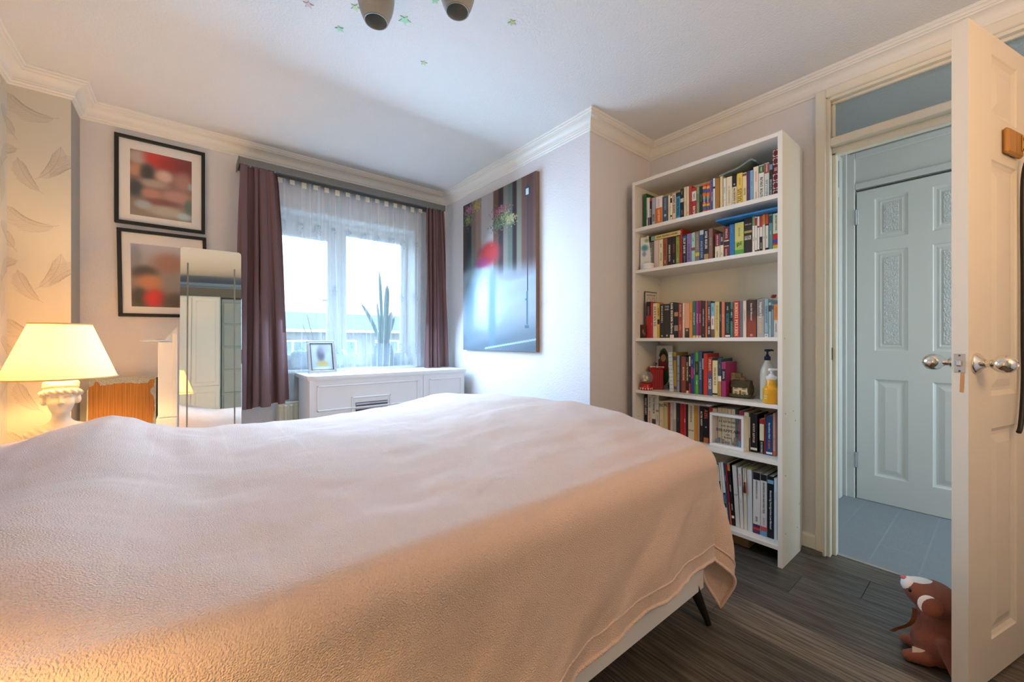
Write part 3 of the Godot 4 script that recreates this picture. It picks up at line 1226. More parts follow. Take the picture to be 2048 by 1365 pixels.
	s.m = Transform3D(Basis(Vector3(0, 0, 1), Vector3.UP, Vector3(-1, 0, 0)), Vector3(-0.055, 0, 0))
	s.prism(PackedVector2Array([Vector2(-0.060, 0), Vector2(-0.008, 0), Vector2(-0.028, 0.11), Vector2(-0.036, 0.11)]), 0.006, -0.006)
	obj("stand", s, mat("1d2430", 0.6), f)
	sill_things()

# white net, three rows of flower sprigs painted dark as if backlit
func lace() -> ImageTexture:
	var w := 256
	var h := 1024
	var im := Image.create(w, h, false, Image.FORMAT_RGBA8)
	for y in h:
		for x in w:
			var weave := 0.02 * sin(x * 1.7) * sin(y * 1.3)
			im.set_pixel(x, y, Color(0.95, 0.98, 1, 0.28 + weave + 0.26 * pow(0.5 + 0.5 * sin(x * TAU / w * 3.0 + 2.0 * sin(x * TAU / w)), 14.0)))
	var r := rng(11)
	for row in [0.235, 0.555, 0.88]:
		for cx in [64, 192]:
			for k in 120:
				var a := r.randf() * TAU
				var d := sqrt(r.randf())
				var x := int(cx + cos(a) * d * 34.0)
				var y := int(row * h + sin(a) * d * (34.0 if row < 0.8 else 46.0) - (1.0 - d) * 12.0)
				var sz := 2 if r.randf() < 0.5 else 3
				for yy in sz:
					for xx in sz:
						im.set_pixel(posmod(x + xx, w), clampi(y + yy, 0, h - 1), Color(0.40, 0.49, 0.55, 0.95))
	return ImageTexture.create_from_image(im)

func sill_things() -> void:
	# snake plant in a patterned pot
	var leafm := fresh("6d8f86", 0.5)
	leafm.resource_name = "snake_plant_leaf"
	leafm.backlight_enabled = true
	leafm.backlight = Color(0.3, 0.45, 0.4)
	var pot := thing("snake_plant", "tall snake plant in a stone-grey patterned pot behind the sheer curtain", "plant", Vector3(1.268, 0.842, -3.262))
	var s := sh()
	s.lathe([Vector2(0.0, 0.0), Vector2(0.060, 0.0), Vector2(0.074, 0.015), Vector2(0.080, 0.06), Vector2(0.076, 0.13), Vector2(0.060, 0.180), Vector2(0.062, 0.188), Vector2(0.062, 0.188), Vector2(0.050, 0.188), Vector2(0.050, 0.16), Vector2(0.0, 0.16)], 28)
	var stone := relief(fresh("8d9699", 0.8), noise_tex(0.09, 256, 2, 61, FastNoiseLite.TYPE_CELLULAR), 14.0, 0.5)
	stone.resource_name = "patterned_stone_pot"
	obj("pot", s, stone, pot)
	for e in [[-0.008, 0.0, 0.635, -0.028, 0.017, 0.2], [0.012, 0.008, 0.53, 0.018, 0.024, 0.0], [-0.03, 0.01, 0.36, -0.158, 0.021, 0.2], [0.025, 0.0, 0.31, 0.045, 0.020, -0.2], [0.034, -0.01, 0.26, 0.065, 0.021, 0.2], [-0.02, -0.01, 0.37, -0.03, 0.022, 0.5]]:
		s = sh()
		var rows := []
		for j in 15:
			var v := float(j) / 14
			var wd: float = e[4] * (0.55 + 0.9 * v) * sqrt(maxf(0.0, 1.0 - pow(v, 4.0)))
			var row := PackedVector3Array()
			for k in 9:
				var a := TAU * (k % 8) / 8
				var off := Vector3(cos(a) * wd, 0, -sin(a) * (0.0035 + 0.001 * cos(2 * a))).rotated(Vector3.UP, e[5] + v * 0.25)
				row.append(Vector3(e[0] + e[3] * v * (0.4 + 0.6 * v), 0.15 + e[2] * v, e[1]) + off)
			rows.append(row)
		s.sheet(rows)
		obj("leaf", s, leafm, pot)
	var small := thing("flower_pot", "small grey pot beside the snake plant on the window sill", "pot", Vector3(1.395, 0.842, -3.26))
	s = sh()
	s.lathe([Vector2(0, 0), Vector2(0.03, 0), Vector2(0.045, 0.065), Vector2(0.045, 0.065), Vector2(0.038, 0.065), Vector2(0.034, 0.05), Vector2(0, 0.05)], 20)
	obj("body", s, mat("8d989c", 0.7), small)
	s = sh()
	s.ball(Vector3(0, 0.052, 0), Vector3(0.034, 0.010, 0.034), 12)
	obj("soil", s, mat("4c4038", 0.95), small)
	var st := thing("starfish_ornament", "white starfish ornament on the sill at the right of the window", "ornament", Vector3(1.458, 0.842, -3.22))
	var poly := PackedVector2Array()
	for i in 10:
		var a := TAU * i / 10 + PI / 2 + 0.2
		poly.append(Vector2(cos(a), sin(a)) * (0.055 if i % 2 == 0 else 0.022) + Vector2(0, 0.05))
	s = sh(Transform3D(Basis(Vector3.RIGHT, -0.2), Vector3.ZERO))
	s.prism(poly, 0.010, -0.004)
	obj("body", s, mat("dfe6e8", 0.8), st)
	s = sh()
	s.bb(Vector3(-0.02, 0, -0.02), Vector3(0.02, 0.012, 0.02), 0.003)
	obj("foot", s, mat("dfe6e8", 0.8), st)
	# round glass bowl and an aerial with two rods
	var bowl := thing("glass_bowl", "round pale glass bowl on the sill behind the photo frame", "bowl", Vector3(0.86, 0.842, -3.24))
	s = sh()
	s.lathe([Vector2(0, 0), Vector2(0.05, 0), Vector2(0.085, 0.03), Vector2(0.098, 0.075), Vector2(0.090, 0.12), Vector2(0.078, 0.138), Vector2(0.075, 0.138), Vector2(0.087, 0.118), Vector2(0.095, 0.075), Vector2(0.082, 0.033), Vector2(0, 0.004)], 32)
	var gl := fresh("d6e8ee", 0.08)
	gl.transparency = BaseMaterial3D.TRANSPARENCY_ALPHA
	gl.albedo_color.a = 0.35
	obj("bowl", s, gl, bowl)
	s = sh()
	s.tube([0, 1, 2, 3, 4, 5, 6, 7, 8, 9, 10, 11, 12].map(func(k): return Vector3(0.0765 * cos(TAU * k / 12.0), 0.139, 0.0765 * sin(TAU * k / 12.0))), 0.003, 6, false)
	obj("rim", s, M.white, bowl)
	var an := thing("indoor_aerial", "indoor aerial with two thin raised rods behind the photo frame", "aerial", Vector3(0.675, 0.842, -3.26))
	s = sh()
	s.bb(Vector3(-0.09, 0, -0.04), Vector3(0.09, 0.13, 0.02), 0.012)
	obj("box", s, mat("dfe9ec", 0.5), an)
	for e in [[0.080, 0.015, 0.40], [0.060, -0.02, 0.34]]:
		s = sh()
		s.tube([Vector3(e[0], 0.125, -0.01), Vector3(e[1], e[2], -0.01)], [0.0035, 0.0022], 6)
		obj("rod", s, mat("8d989e", 0.3, 0.7), an)
	var lf := thing("trailing_plant", "small leafy plant on the sill at the left of the window", "plant", Vector3(0.505, 0.842, -3.25))
	s = sh()
	s.lathe([Vector2(0, 0), Vector2(0.03, 0), Vector2(0.042, 0.07), Vector2(0.042, 0.07), Vector2(0.036, 0.07), Vector2(0, 0.06)], 18)
	obj("pot", s, M.white, lf)
	var r := rng(6)
	for k in 9:
		var a := TAU * k / 9.0 + r.randf() * 0.4
		var d := Vector3(cos(a), 0, sin(a))
		var up := r.randf_range(0.06, 0.16)
		s = sh()
		var base := Vector3(0, 0.06, 0) + d * 0.012
		var tip := base + d * r.randf_range(0.02, 0.045) + Vector3.UP * up
		s.tube([base, (base + tip) * 0.5 + Vector3.UP * 0.01, tip], [0.0018, 0.0015, 0.001], 5)
		var l := s.m
		s.m = Transform3D(Basis(Vector3.UP, -a), tip)
		s.ball(Vector3(0.012, 0, 0), Vector3(0.020, 0.004, 0.012), 10)
		obj("leaf", s, leafm, lf)

# ---------------------------------------------------------------- lamps
func bust_field(p: Vector3) -> float:
	var ax := absf(p.x)
	var q := Vector3(ax, p.y, p.z)
	var d := ell(p, Vector3(0, 0.246, -0.002), Vector3(0.044, 0.058, 0.052))
	d = smin(d, ell(p, Vector3(0, 0.208, 0.016), Vector3(0.031, 0.032, 0.033)), 0.022)
	d = smin(d, ell(q, Vector3(0.020, 0.226, 0.030), Vector3(0.016, 0.014, 0.014)), 0.016)
	# brow, eyes, nose, lips, chin
	d = smin(d, ell(q, Vector3(0.017, 0.259, 0.040), Vector3(0.016, 0.006, 0.008)), 0.010)
	d = -smin(-d, ell(q, Vector3(0.0175, 0.247, 0.053), Vector3(0.0135, 0.0075, 0.012)), 0.006)
	d = smin(d, ell(q, Vector3(0.0175, 0.2455, 0.0375), Vector3(0.0095, 0.0060, 0.0065)), 0.003)
	d = smin(d, cap(p, Vector3(0, 0.258, 0.046), Vector3(0, 0.230, 0.058), 0.0042, 0.0062), 0.006)
	d = smin(d, ell(q, Vector3(0.006, 0.2275, 0.053), Vector3(0.0045, 0.0036, 0.005)), 0.003)
	d = -smin(-d, ell(q, Vector3(0, 0.2115, 0.0535), Vector3(0.013, 0.0012, 0.004)), 0.003)
	d = smin(d, ell(p, Vector3(0, 0.2150, 0.0460), Vector3(0.0115, 0.0028, 0.0050)), 0.003)
	d = smin(d, ell(p, Vector3(0, 0.2072, 0.0450), Vector3(0.0095, 0.0032, 0.0050)), 0.003)
	d = smin(d, ell(p, Vector3(0, 0.190, 0.040), Vector3(0.012, 0.010, 0.010)), 0.010)
	# hair: a cap, a wavy roll round the brow, a band and a crown of curls
	var ang := atan2(p.x, p.z)
	var hair := ell(p, Vector3(0, 0.275, -0.010), Vector3(0.053, 0.045, 0.058))
	var lift := 0.012 * cos(ang) + 0.004
	var ring := Vector2((Vector2(p.x / 0.053, (p.z + 0.004) / 0.054).length() - 1.0) * 0.053, p.y - 0.262 - lift)
	hair = smin(hair, ring.length() - 0.0115 - 0.0028 * sin(ang * 17.0 + p.y * 260.0), 0.005)
	var ring2 := Vector2((Vector2(p.x / 0.049, (p.z + 0.008) / 0.050).length() - 1.0) * 0.049, p.y - 0.290 - lift * 0.7)
	hair = smin(hair, ring2.length() - 0.0065, 0.002)
	var ring3 := Vector2((Vector2(p.x / 0.042, (p.z + 0.016) / 0.042).length() - 1.0) * 0.042, p.y - 0.305)
	hair = smin(hair, ring3.length() - 0.012 - 0.003 * sin(ang * 11.0), 0.003)
	hair = smin(hair, ell(q, Vector3(0.048, 0.236, -0.004), Vector3(0.013, 0.020, 0.016)), 0.008)
	d = smin(d, hair, 0.004)
	# neck, shoulders, draped chest
	d = smin(d, cap(p, Vector3(0, 0.195, -0.006), Vector3(0, 0.125, -0.008), 0.025, 0.030), 0.018)
	var body := ell(p, Vector3(0, 0.085, -0.012), Vector3(0.108, 0.056, 0.052))
	body = smin(body, ell(p, Vector3(0, 0.052, 0.004), Vector3(0.082, 0.060, 0.056)), 0.03)
	body += 0.0022 * sin(p.x * 190.0 + p.y * 240.0) * smoothstep(0.135, 0.10, p.y)
	d = smin(d, body, 0.028)
	d = smin(d, cap(p, Vector3(0, -0.005, 0), Vector3(0, 0.02, 0), 0.050, 0.046), 0.010)
	return maxf(d, -p.y)

func lamps() -> void:
	var cloth := fresh("f4ead6", 0.85)
	cloth.resource_name = "cream_lampshade_cloth"
	cloth.backlight_enabled = true
	cloth.backlight = Color(0.95, 0.90, 0.78)
	var bust := nets(bust_field, Vector3(-0.125, -0.008, -0.085), Vector3(0.125, 0.335, 0.085), 0.0032)
	var plaster := mat("bdb6a8", 0.6)
	for k in 2:
		var at: Vector3 = [Vector3(-0.426, 0.556, -2.58), Vector3(-0.45, 0.556, -0.34)][k]
		var t := thing("table_lamp", ["lit table lamp with cream shade on a white classical bust, beyond the bed", "lit bedside lamp with cream shade on the near bedside table, seen in the mirror"][k], "lamp", at, deg_to_rad(9.4 if k == 0 else 60.0), "bedside lamps")
		obj("bust", bust, plaster, t)
		var s := sh()
		s.tube([Vector3(0, 0.31, -0.005), Vector3(0, 0.375, 0)], 0.008, 12)
		s.lathe([Vector2(0, 0.362), Vector2(0.016, 0.362), Vector2(0.018, 0.37), Vector2(0.018, 0.405), Vector2(0, 0.405)], 16)
		obj("socket", s, mat("e9e2d2", 0.4), t)
		s = sh()
		s.lathe([Vector2(0.176, 0.332), Vector2(0.094, 0.566), Vector2(0.094, 0.566), Vector2(0.092, 0.566), Vector2(0.174, 0.332), Vector2(0.174, 0.332), Vector2(0.176, 0.332)], 56)
		var shd := obj("lamp_shade", s, cloth, t)
		for e in [[0.176, 0.333], [0.0945, 0.565]]:
			s = sh()
			var ringp := []
			for i in 49:
				ringp.append(Vector3(e[0] * cos(TAU * i / 48.0), e[1], e[0] * sin(TAU * i / 48.0)))
			s.tube(ringp, 0.0034, 6, false)
			obj("trim", s, mat("d9b36a", 0.6), shd)
		s = sh()
		for i in 3:
			s.tube([Vector3(0, 0.41, 0), Vector3(0.15 * cos(TAU * i / 3.0), 0.40, 0.15 * sin(TAU * i / 3.0))], 0.0015, 5)
		obj("spider", s, M.brass, shd)
		s = sh()
		s.ball(Vector3(0, 0.445, 0), Vector3(0.028, 0.036, 0.028), 16)
		var glow := StandardMaterial3D.new()
		glow.resource_name = "lit_bulb"
		glow.albedo_color = Color(1, 0.93, 0.8)
		glow.emission_enabled = true
		glow.emission = Color(1.0, 0.80, 0.52)
		glow.emission_energy_multiplier = 3.0
		obj("bulb", s, glow, t)
		var l := OmniLight3D.new()
		l.name = "bulb_light"
		l.position = Vector3(0, 0.445, 0)
		l.light_color = Color(1.0, 0.80, 0.50)
		l.light_energy = [0.25, 0.46][k]
		l.light_size = 0.03
		l.omni_range = 12.0
		l.omni_attenuation = 2.0
		l.shadow_enabled = true
		t.add_child(l)
	# bedside tables under them
	for k in 2:
		var at: Vector3 = [Vector3(-0.43, 0, -2.58), Vector3(-0.43, 0, -0.36)][k]
		var t := thing("bedside_table", ["white bedside table under the far lamp, hidden behind the bed", "white bedside table under the near lamp"][k], "bedside table", at, 0.0, "bedside tables")
		var s := sh()
		s.bb(Vector3(-0.20, 0.53, -0.2), Vector3(0.2, 0.556, 0.2), 0.005)
		obj("top", s, M.white, t)
		s = sh()
		s.bb(Vector3(-0.19, 0.06, -0.19), Vector3(0.19, 0.53, 0.19), 0.003)
		obj("body", s, M.white, t)
		for y in [0.08, 0.31]:
			s = sh()
			s.bb(Vector3(0.19, y, -0.18), Vector3(0.205, y + 0.21, 0.18), 0.004)
			var dr := obj("drawer", s, M.white, t)
			s = sh()
			s.ball(Vector3(0.212, y + 0.105, 0), Vector3(0.012, 0.012, 0.012), 12)
			obj("knob", s, M.chrome, dr)
		s = sh()
		s.bb(Vector3(-0.18, 0, -0.18), Vector3(0.18, 0.06, 0.18))
		obj("plinth", s, M.dark, t)
	# unlit ceiling fitting with three crackled glass shades
	var cf := thing("ceiling_light", "unlit ceiling light with crackled grey glass shades", "ceiling light", Vector3(0.555, CEIL, -1.135))
	var s := sh()
	s.lathe([Vector2(0, -0.035), Vector2(0.03, -0.033), Vector2(0.06, -0.02), Vector2(0.065, 0.0)], 28)
	obj("ceiling_plate", s, M.chrome, cf)
	var smoke := relief(fresh("bcb9ae", 0.22), noise_tex(0.16, 256, 2, 51, FastNoiseLite.TYPE_CELLULAR), 16.0, 0.35)
	smoke.resource_name = "crackled_grey_glass"
	smoke.backlight_enabled = true
	smoke.backlight = Color(0.5, 0.5, 0.47)
	for e in [[0.477, 2.09, -1.291], [0.672, 2.105, -1.106], [0.50, 2.09, -0.99]]:
		var p := Vector3(e[0], e[1], e[2]) - cf.position
		s = sh()
		var top := p + Vector3(0, 0.165, 0)
		s.tube([Vector3(0, -0.03, 0), Vector3(p.x * 0.5, -0.055, p.z * 0.5), Vector3(p.x * 0.9, -0.06, p.z * 0.9), top + Vector3(0, 0.01, 0), top], 0.006, 10)
		s.lathe([Vector2(0, 0.0), Vector2(0.02, 0.0), Vector2(0.02, -0.03), Vector2(0.0, -0.03)].map(func(q): return Vector2(q.x, -q.y)), 16, top - Vector3(0, 0.02, 0))
		var arm := obj("arm", s, M.chrome, cf)
		s = sh()
		var prof := []
		for i in 15:
			var v := float(i) / 14
			prof.append(Vector2(0.0365 + 0.0215 * sin(PI * pow(v, 0.85) * 0.86), 0.155 * v))
		var inner := []
		for i in 15:
			inner.append(prof[14 - i] - Vector2(0.003, 0))
		var all := prof + inner
		all.append(prof[0])
		s.lathe(all, 32, p)
		var shade := obj("glass_shade", s, smoke, arm)
		s = sh()
		var ringp := []
		for i in 33:
			ringp.append(p + Vector3(0.0355 * cos(TAU * i / 32.0), 0, 0.0355 * sin(TAU * i / 32.0)))
		s.tube(ringp, 0.0022, 6, false)
		obj("rim", s, mat("8a8a84", 0.3), shade)
		s = sh()
		s.ball(p + Vector3(0, 0.085, 0), Vector3(0.020, 0.032, 0.020), 14)
		obj("bulb", s, mat("dcdad2", 0.35), arm)
	# glow-in-the-dark stars stuck on the ceiling
	var names := ["largest green plastic star, beside the ceiling light", "lone green star on the ceiling towards the bookcase", "green star on the ceiling nearest the window", "tiny green star on the ceiling towards the framed photographs", "yellow-green star against the left glass shade", "pinkish star at the ceiling's edge of view, leftmost of the stars", "green star between the two glass shades"]
	var spots := [[0.68, -1.526, 0.026, 0.2], [1.025, -1.263, 0.018, 0.1], [0.855, -1.705, 0.017, 0.6], [0.49, -1.74, 0.018, 0.9], [0.507, -1.589, 0.020, 0.3], [0.362, -1.69, 0.020, 0.5], [0.731, -1.366, 0.017, 0.8]]
	for k in spots.size():
		var e: Array = spots[k]
		var poly := PackedVector2Array()
		for i in 10:
			var a: float = TAU * i / 10 + e[3]
			poly.append(Vector2(cos(a), sin(a)) * e[2] * (1.0 if i % 2 == 0 else 0.42))
		s = sh(Transform3D(Basis(Vector3.RIGHT, Vector3(0, 0, 1), Vector3(0, -1, 0)), Vector3(e[0], CEIL, e[1])))
		s.prism(poly, 0.0025)
		tag(obj("ceiling_star", s, mat("d3b3ad" if k == 5 else ("b9c98f" if k in [1, 2, 4] else "9fcf9a"), 0.5)), names[k], "star", "plastic stars on the ceiling")

# ---------------------------------------------------------------- pictures, canvas, mirror and what leans by the window
func wall_things() -> void:
	var red := Color("b3352f")
	var skin := Color("c79a86")
	var p1 := blurred(96, 128, Color("8d5a52"), Color("9a8d80"), [[0.12, 0.10, 0.2, 0.12, Color("c9bdb6"), 0.8], [0.42, 0.08, 0.22, 0.14, Color("d2433c"), 1.0], [0.7, 0.12, 0.3, 0.12, Color("a03a38"), 0.9], [0.92, 0.15, 0.2, 0.2, Color("7a3a38"), 0.8], [0.08, 0.3, 0.16, 0.10, Color("c79a78"), 0.9], [0.26, 0.32, 0.12, 0.14, Color("4b4742"), 0.9], [0.53, 0.33, 0.15, 0.10, Color("d7b6a8"), 1.0], [0.85, 0.36, 0.16, 0.16, Color("b98a80"), 0.8], [0.35, 0.47, 0.26, 0.07, Color("b9a696"), 0.9], [0.07, 0.58, 0.13, 0.14, Color("4a4c48"), 0.9], [0.32, 0.63, 0.16, 0.08, Color("c98f7e"), 0.9], [0.74, 0.62, 0.26, 0.10, Color("c7958a"), 0.9], [0.5, 0.75, 0.3, 0.06, Color("8e5450"), 0.8], [0.2, 0.82, 0.14, 0.07, Color("b6c9c8"), 0.8], [0.55, 0.88, 0.3, 0.09, Color("c2b9a8"), 0.9], [0.86, 0.92, 0.14, 0.06, Color("b8d6d8"), 0.9], [0.95, 0.75, 0.08, 0.12, Color("5f7a68"), 0.8], [0.97, 0.42, 0.05, 0.06, Color("9fc4c8"), 0.7]])
	var p2 := blurred(96, 112, Color("c4bfc2"), Color("6f6557"), [[0.05, 0.2, 0.12, 0.2, Color("8a8a94"), 0.7], [0.6, 0.28, 0.3, 0.18, Color("a97a66"), 0.9], [0.2, 0.45, 0.22, 0.12, Color("4e4741"), 0.9], [0.28, 0.60, 0.24, 0.14, Color("c98a62"), 1.0], [0.75, 0.62, 0.3, 0.2, Color("9b928a"), 0.8], [0.12, 0.85, 0.14, 0.16, Color("4a463c"), 0.9], [0.35, 0.86, 0.18, 0.16, Color("d6403a"), 1.0], [0.75, 0.9, 0.3, 0.15, Color("5d5145"), 0.9]])
	framed("upper black-framed blurred group photograph in a white mount", Vector3(-0.117, 1.9675, BACK), 0.404, 0.505, 0.0, [-0.255, 1.774, 0.020, 2.150], p1)
	framed("lower black-framed photograph with orange and red blur, half behind the mirror", Vector3(-0.106, 1.440, BACK), 0.400, 0.500, deg_to_rad(0.8), [-0.251, 1.249, 0.030, 1.611], p2)
	# canvas
	var c := thing("canvas_picture", "large canvas print of a rainy street with a red umbrella", "picture", Vector3(BAY - 0.016, 1.569, -2.375))
	var s := sh()
	s.box(Vector3.ZERO, Vector3(0.030, 1.188, 0.89), 0.003)
	obj("stretcher", s, mat("8a6a58", 0.7), c)
	var tex := street()
	s = sh()
	var x := -0.0157
	s.quad(Vector3(x, -0.593, -0.444), Vector3(x, -0.593, 0.444), Vector3(x, 0.593, 0.444), Vector3(x, 0.593, -0.444), Vector2(0, 1), Vector2(1, 1), Vector2(1, 0), Vector2(0, 0))
	obj("print", s, printed(tex, 0.95), c)
	# mirror
	var mz := -2.75
	var mi := thing("standing_mirror", "tall narrow frameless mirror standing beyond the bed", "mirror", Vector3(0.102, 0.0, mz), deg_to_rad(-3.8))
	var tilt := Transform3D(Basis(Vector3.RIGHT, deg_to_rad(-4.3)), Vector3(0, 0.30, 0.02))
	var poly := PackedVector2Array()
	for e in [[0.121, 0.0, -90.0], [0.121, 1.25, 0.0], [-0.121, 1.25, 90.0], [-0.121, 0.0, 180.0]]:
		for i in 7:
			var a := deg_to_rad(e[2] + 15.0 * i)
			poly.append(Vector2(e[0], e[1]) + Vector2(cos(a), sin(a)) * 0.016)
	s = sh(tilt)
	s.prism(poly, 0.004, 0.0)
	var glass := fresh("eef1ec", 0.02, 1.0)
	glass.resource_name = "mirror_glass"
	obj("mirror_glass", s, glass, mi)
	s = sh(tilt)
	s.bb(Vector3(-0.13, 0.0, -0.05), Vector3(0.13, 1.25, -0.0005), 0.004)
	obj("cabinet", s, M.white, mi)
	for xx in [-0.105, 0.105]:
		s = sh(tilt)
		s.tube([Vector3(xx, 0.20, 0.0038), Vector3(xx, 1.18 if xx < 0 else 1.165, 0.0038)], 0.0036, 8)
		obj("etched_line", s, mat("837d70", 0.6), mi)
	s = sh()
	s.bb(Vector3(-0.11, 0.0, -0.09), Vector3(0.11, 0.36, -0.05), 0.004)
	s.bb(Vector3(-0.14, 0.0, -0.16), Vector3(0.14, 0.03, 0.06), 0.006)
	obj("stand", s, M.white, mi)
	for e in [[0.70, 1.0], [0.35, 0.62]]:
		s = sh(tilt)
		s.bb(Vector3(0.131, e[0], -0.05), Vector3(0.139, e[1], -0.02), 0.002)
		obj("hinge", s, M.white, mi)
	# narrow white cabinet with a dish on top
	var cab := thing("narrow_cabinet", "narrow cream cabinet between the wooden board and the mirror", "cabinet", Vector3(-0.075, 0, -2.90))
	s = sh()
	s.bb(Vector3(-0.048, 0.635, -0.07), Vector3(0.030, 1.043, 0.05), 0.003)
	obj("body", s, M.white, cab)
	s = sh()
	s.bb(Vector3(-0.055, 0.0, -0.07), Vector3(0.030, 0.633, 0.055), 0.003)
	obj("lower_body", s, M.white, cab)
	s = sh(Transform3D(Basis(), Vector3(0, 0, -0.02)))
	s.prism(PackedVector2Array([Vector2(-0.03, 1.043), Vector2(0.032, 1.043), Vector2(0.032, 1.13)]), 0.03)
	obj("bracket", s, M.white, cab)
	s = sh()
	s.bb(Vector3(0.012, 0.635, 0.05), Vector3(0.032, 1.09, 0.058), 0.002)
	obj("front_strip", s, M.white, cab)
	var dish := thing("oval_dish", "flat white oval dish on the narrow cabinet", "dish", Vector3(-0.135, 1.0435, -2.90))
	s = sh()
	s.ball(Vector3(0, 0.006, 0), Vector3(0.066, 0.007, 0.032), 28)
	obj("dish", s, M.plastic, dish)
	s = sh()
	s.ball(Vector3(0.018, 0.0105, 0), Vector3(0.026, 0.004, 0.016), 16)
	obj("soap", s, mat("9a958c", 0.4), dish)
	# board leaning on the wall with torn paper round its edge
	var bd := thing("wooden_board", "bare wooden picture back with torn paper edges, leaning by the wall", "board", Vector3(-0.272, 0, -3.02))
	var lean := Transform3D(Basis(Vector3.RIGHT, deg_to_rad(-4.0)), Vector3.ZERO)
	s = sh(lean)
	s.bb(Vector3(-0.136, 0, -0.012), Vector3(0.132, 0.845, 0.0), 0.001)
	obj("panel", s, M.wood, bd)
	s = sh(lean)
	s.bb(Vector3(0.1325, 0, -0.03), Vector3(0.143, 0.842, -0.004), 0.001)
	obj("frame_edge", s, M.dark, bd)
	s = sh(lean)
	s.bb(Vector3(-0.144, 0, -0.02), Vector3(-0.137, 0.79, -0.001), 0.001)
	obj("frame_edge", s, mat("d9cbb0", 0.7), bd)
	var r := rng(21)
	var top := PackedVector2Array([Vector2(-0.136, 0.846), Vector2(-0.136, 0.805)])
	for i in 30:
		var xx := -0.130 + 0.262 * i / 29.0
		var dip := 0.032 + 0.004 * sin(i * 0.35) + 0.005 * (r.randf() - 0.5)
		if i < 4:
			dip = [0.040, 0.038, 0.014, 0.016][i]
		if i > 25:
			dip -= 0.016
		top.append(Vector2(xx, 0.846 - dip))
	top.append(Vector2(0.132, 0.846))
	s = sh(lean)
	s.prism(top, 0.0012, 0.0002)
	var tp := relief(fresh("bfc2b8", 0.9), noise_tex(0.05, 256, 3, 71), 8.0, 0.6)
	tp.resource_name = "torn_backing_paper"
	obj("torn_paper", s, tp, bd)
	var side := PackedVector2Array([Vector2(0.132, 0.83), Vector2(0.132, 0.55)])
	for i in 22:
		var yy := 0.55 + 0.28 * i / 21.0
		var wdt := 0.009 + 0.003 * sin(i * 0.5) + 0.004 * (r.randf() - 0.5)
		if yy > 0.74 and yy < 0.78:
			wdt += 0.012
		side.append(Vector2(0.132 - wdt, yy))
	s = sh(lean)
	s.prism(side, 0.0012, 0.0002)
	obj("torn_paper", s, tp, bd)

func framed(label: String, at: Vector3, w: float, h: float, roll: float, pic: Array, tex: Texture2D) -> void:
	var f := thing("framed_photograph", label, "picture", at)
	f.rotation.z = roll
	var s := sh()
	var b := 0.018
	for q in [[-w / 2, -h / 2, w / 2, -h / 2 + b], [-w / 2, h / 2 - b, w / 2, h / 2], [-w / 2, -h / 2 + b, -w / 2 + b, h / 2 - b], [w / 2 - b, -h / 2 + b, w / 2, h / 2 - b]]:
		s.bb(Vector3(q[0], q[1], 0.001), Vector3(q[2], q[3], 0.024), 0.002)
	obj("frame", s, M.dark, f)
	s = sh()
	s.bb(Vector3(-w / 2 + b, -h / 2 + b, 0.004), Vector3(w / 2 - b, h / 2 - b, 0.010))
	obj("mount", s, mat("ece6de", 0.8), f)
	s = sh(Transform3D(Basis(), Vector3(0, 0, 0.0105)))
	var a := Vector2(pic[0] - at.x, pic[1] - at.y)
	var c := Vector2(pic[2] - at.x, pic[3] - at.y)
	s.quad(Vector3(a.x, a.y, 0), Vector3(c.x, a.y, 0), Vector3(c.x, c.y, 0), Vector3(a.x, c.y, 0), Vector2(0, 1), Vector2(1, 1), Vector2(1, 0), Vector2(0, 0))
	obj("photograph", s, printed(tex, 0.35), f)

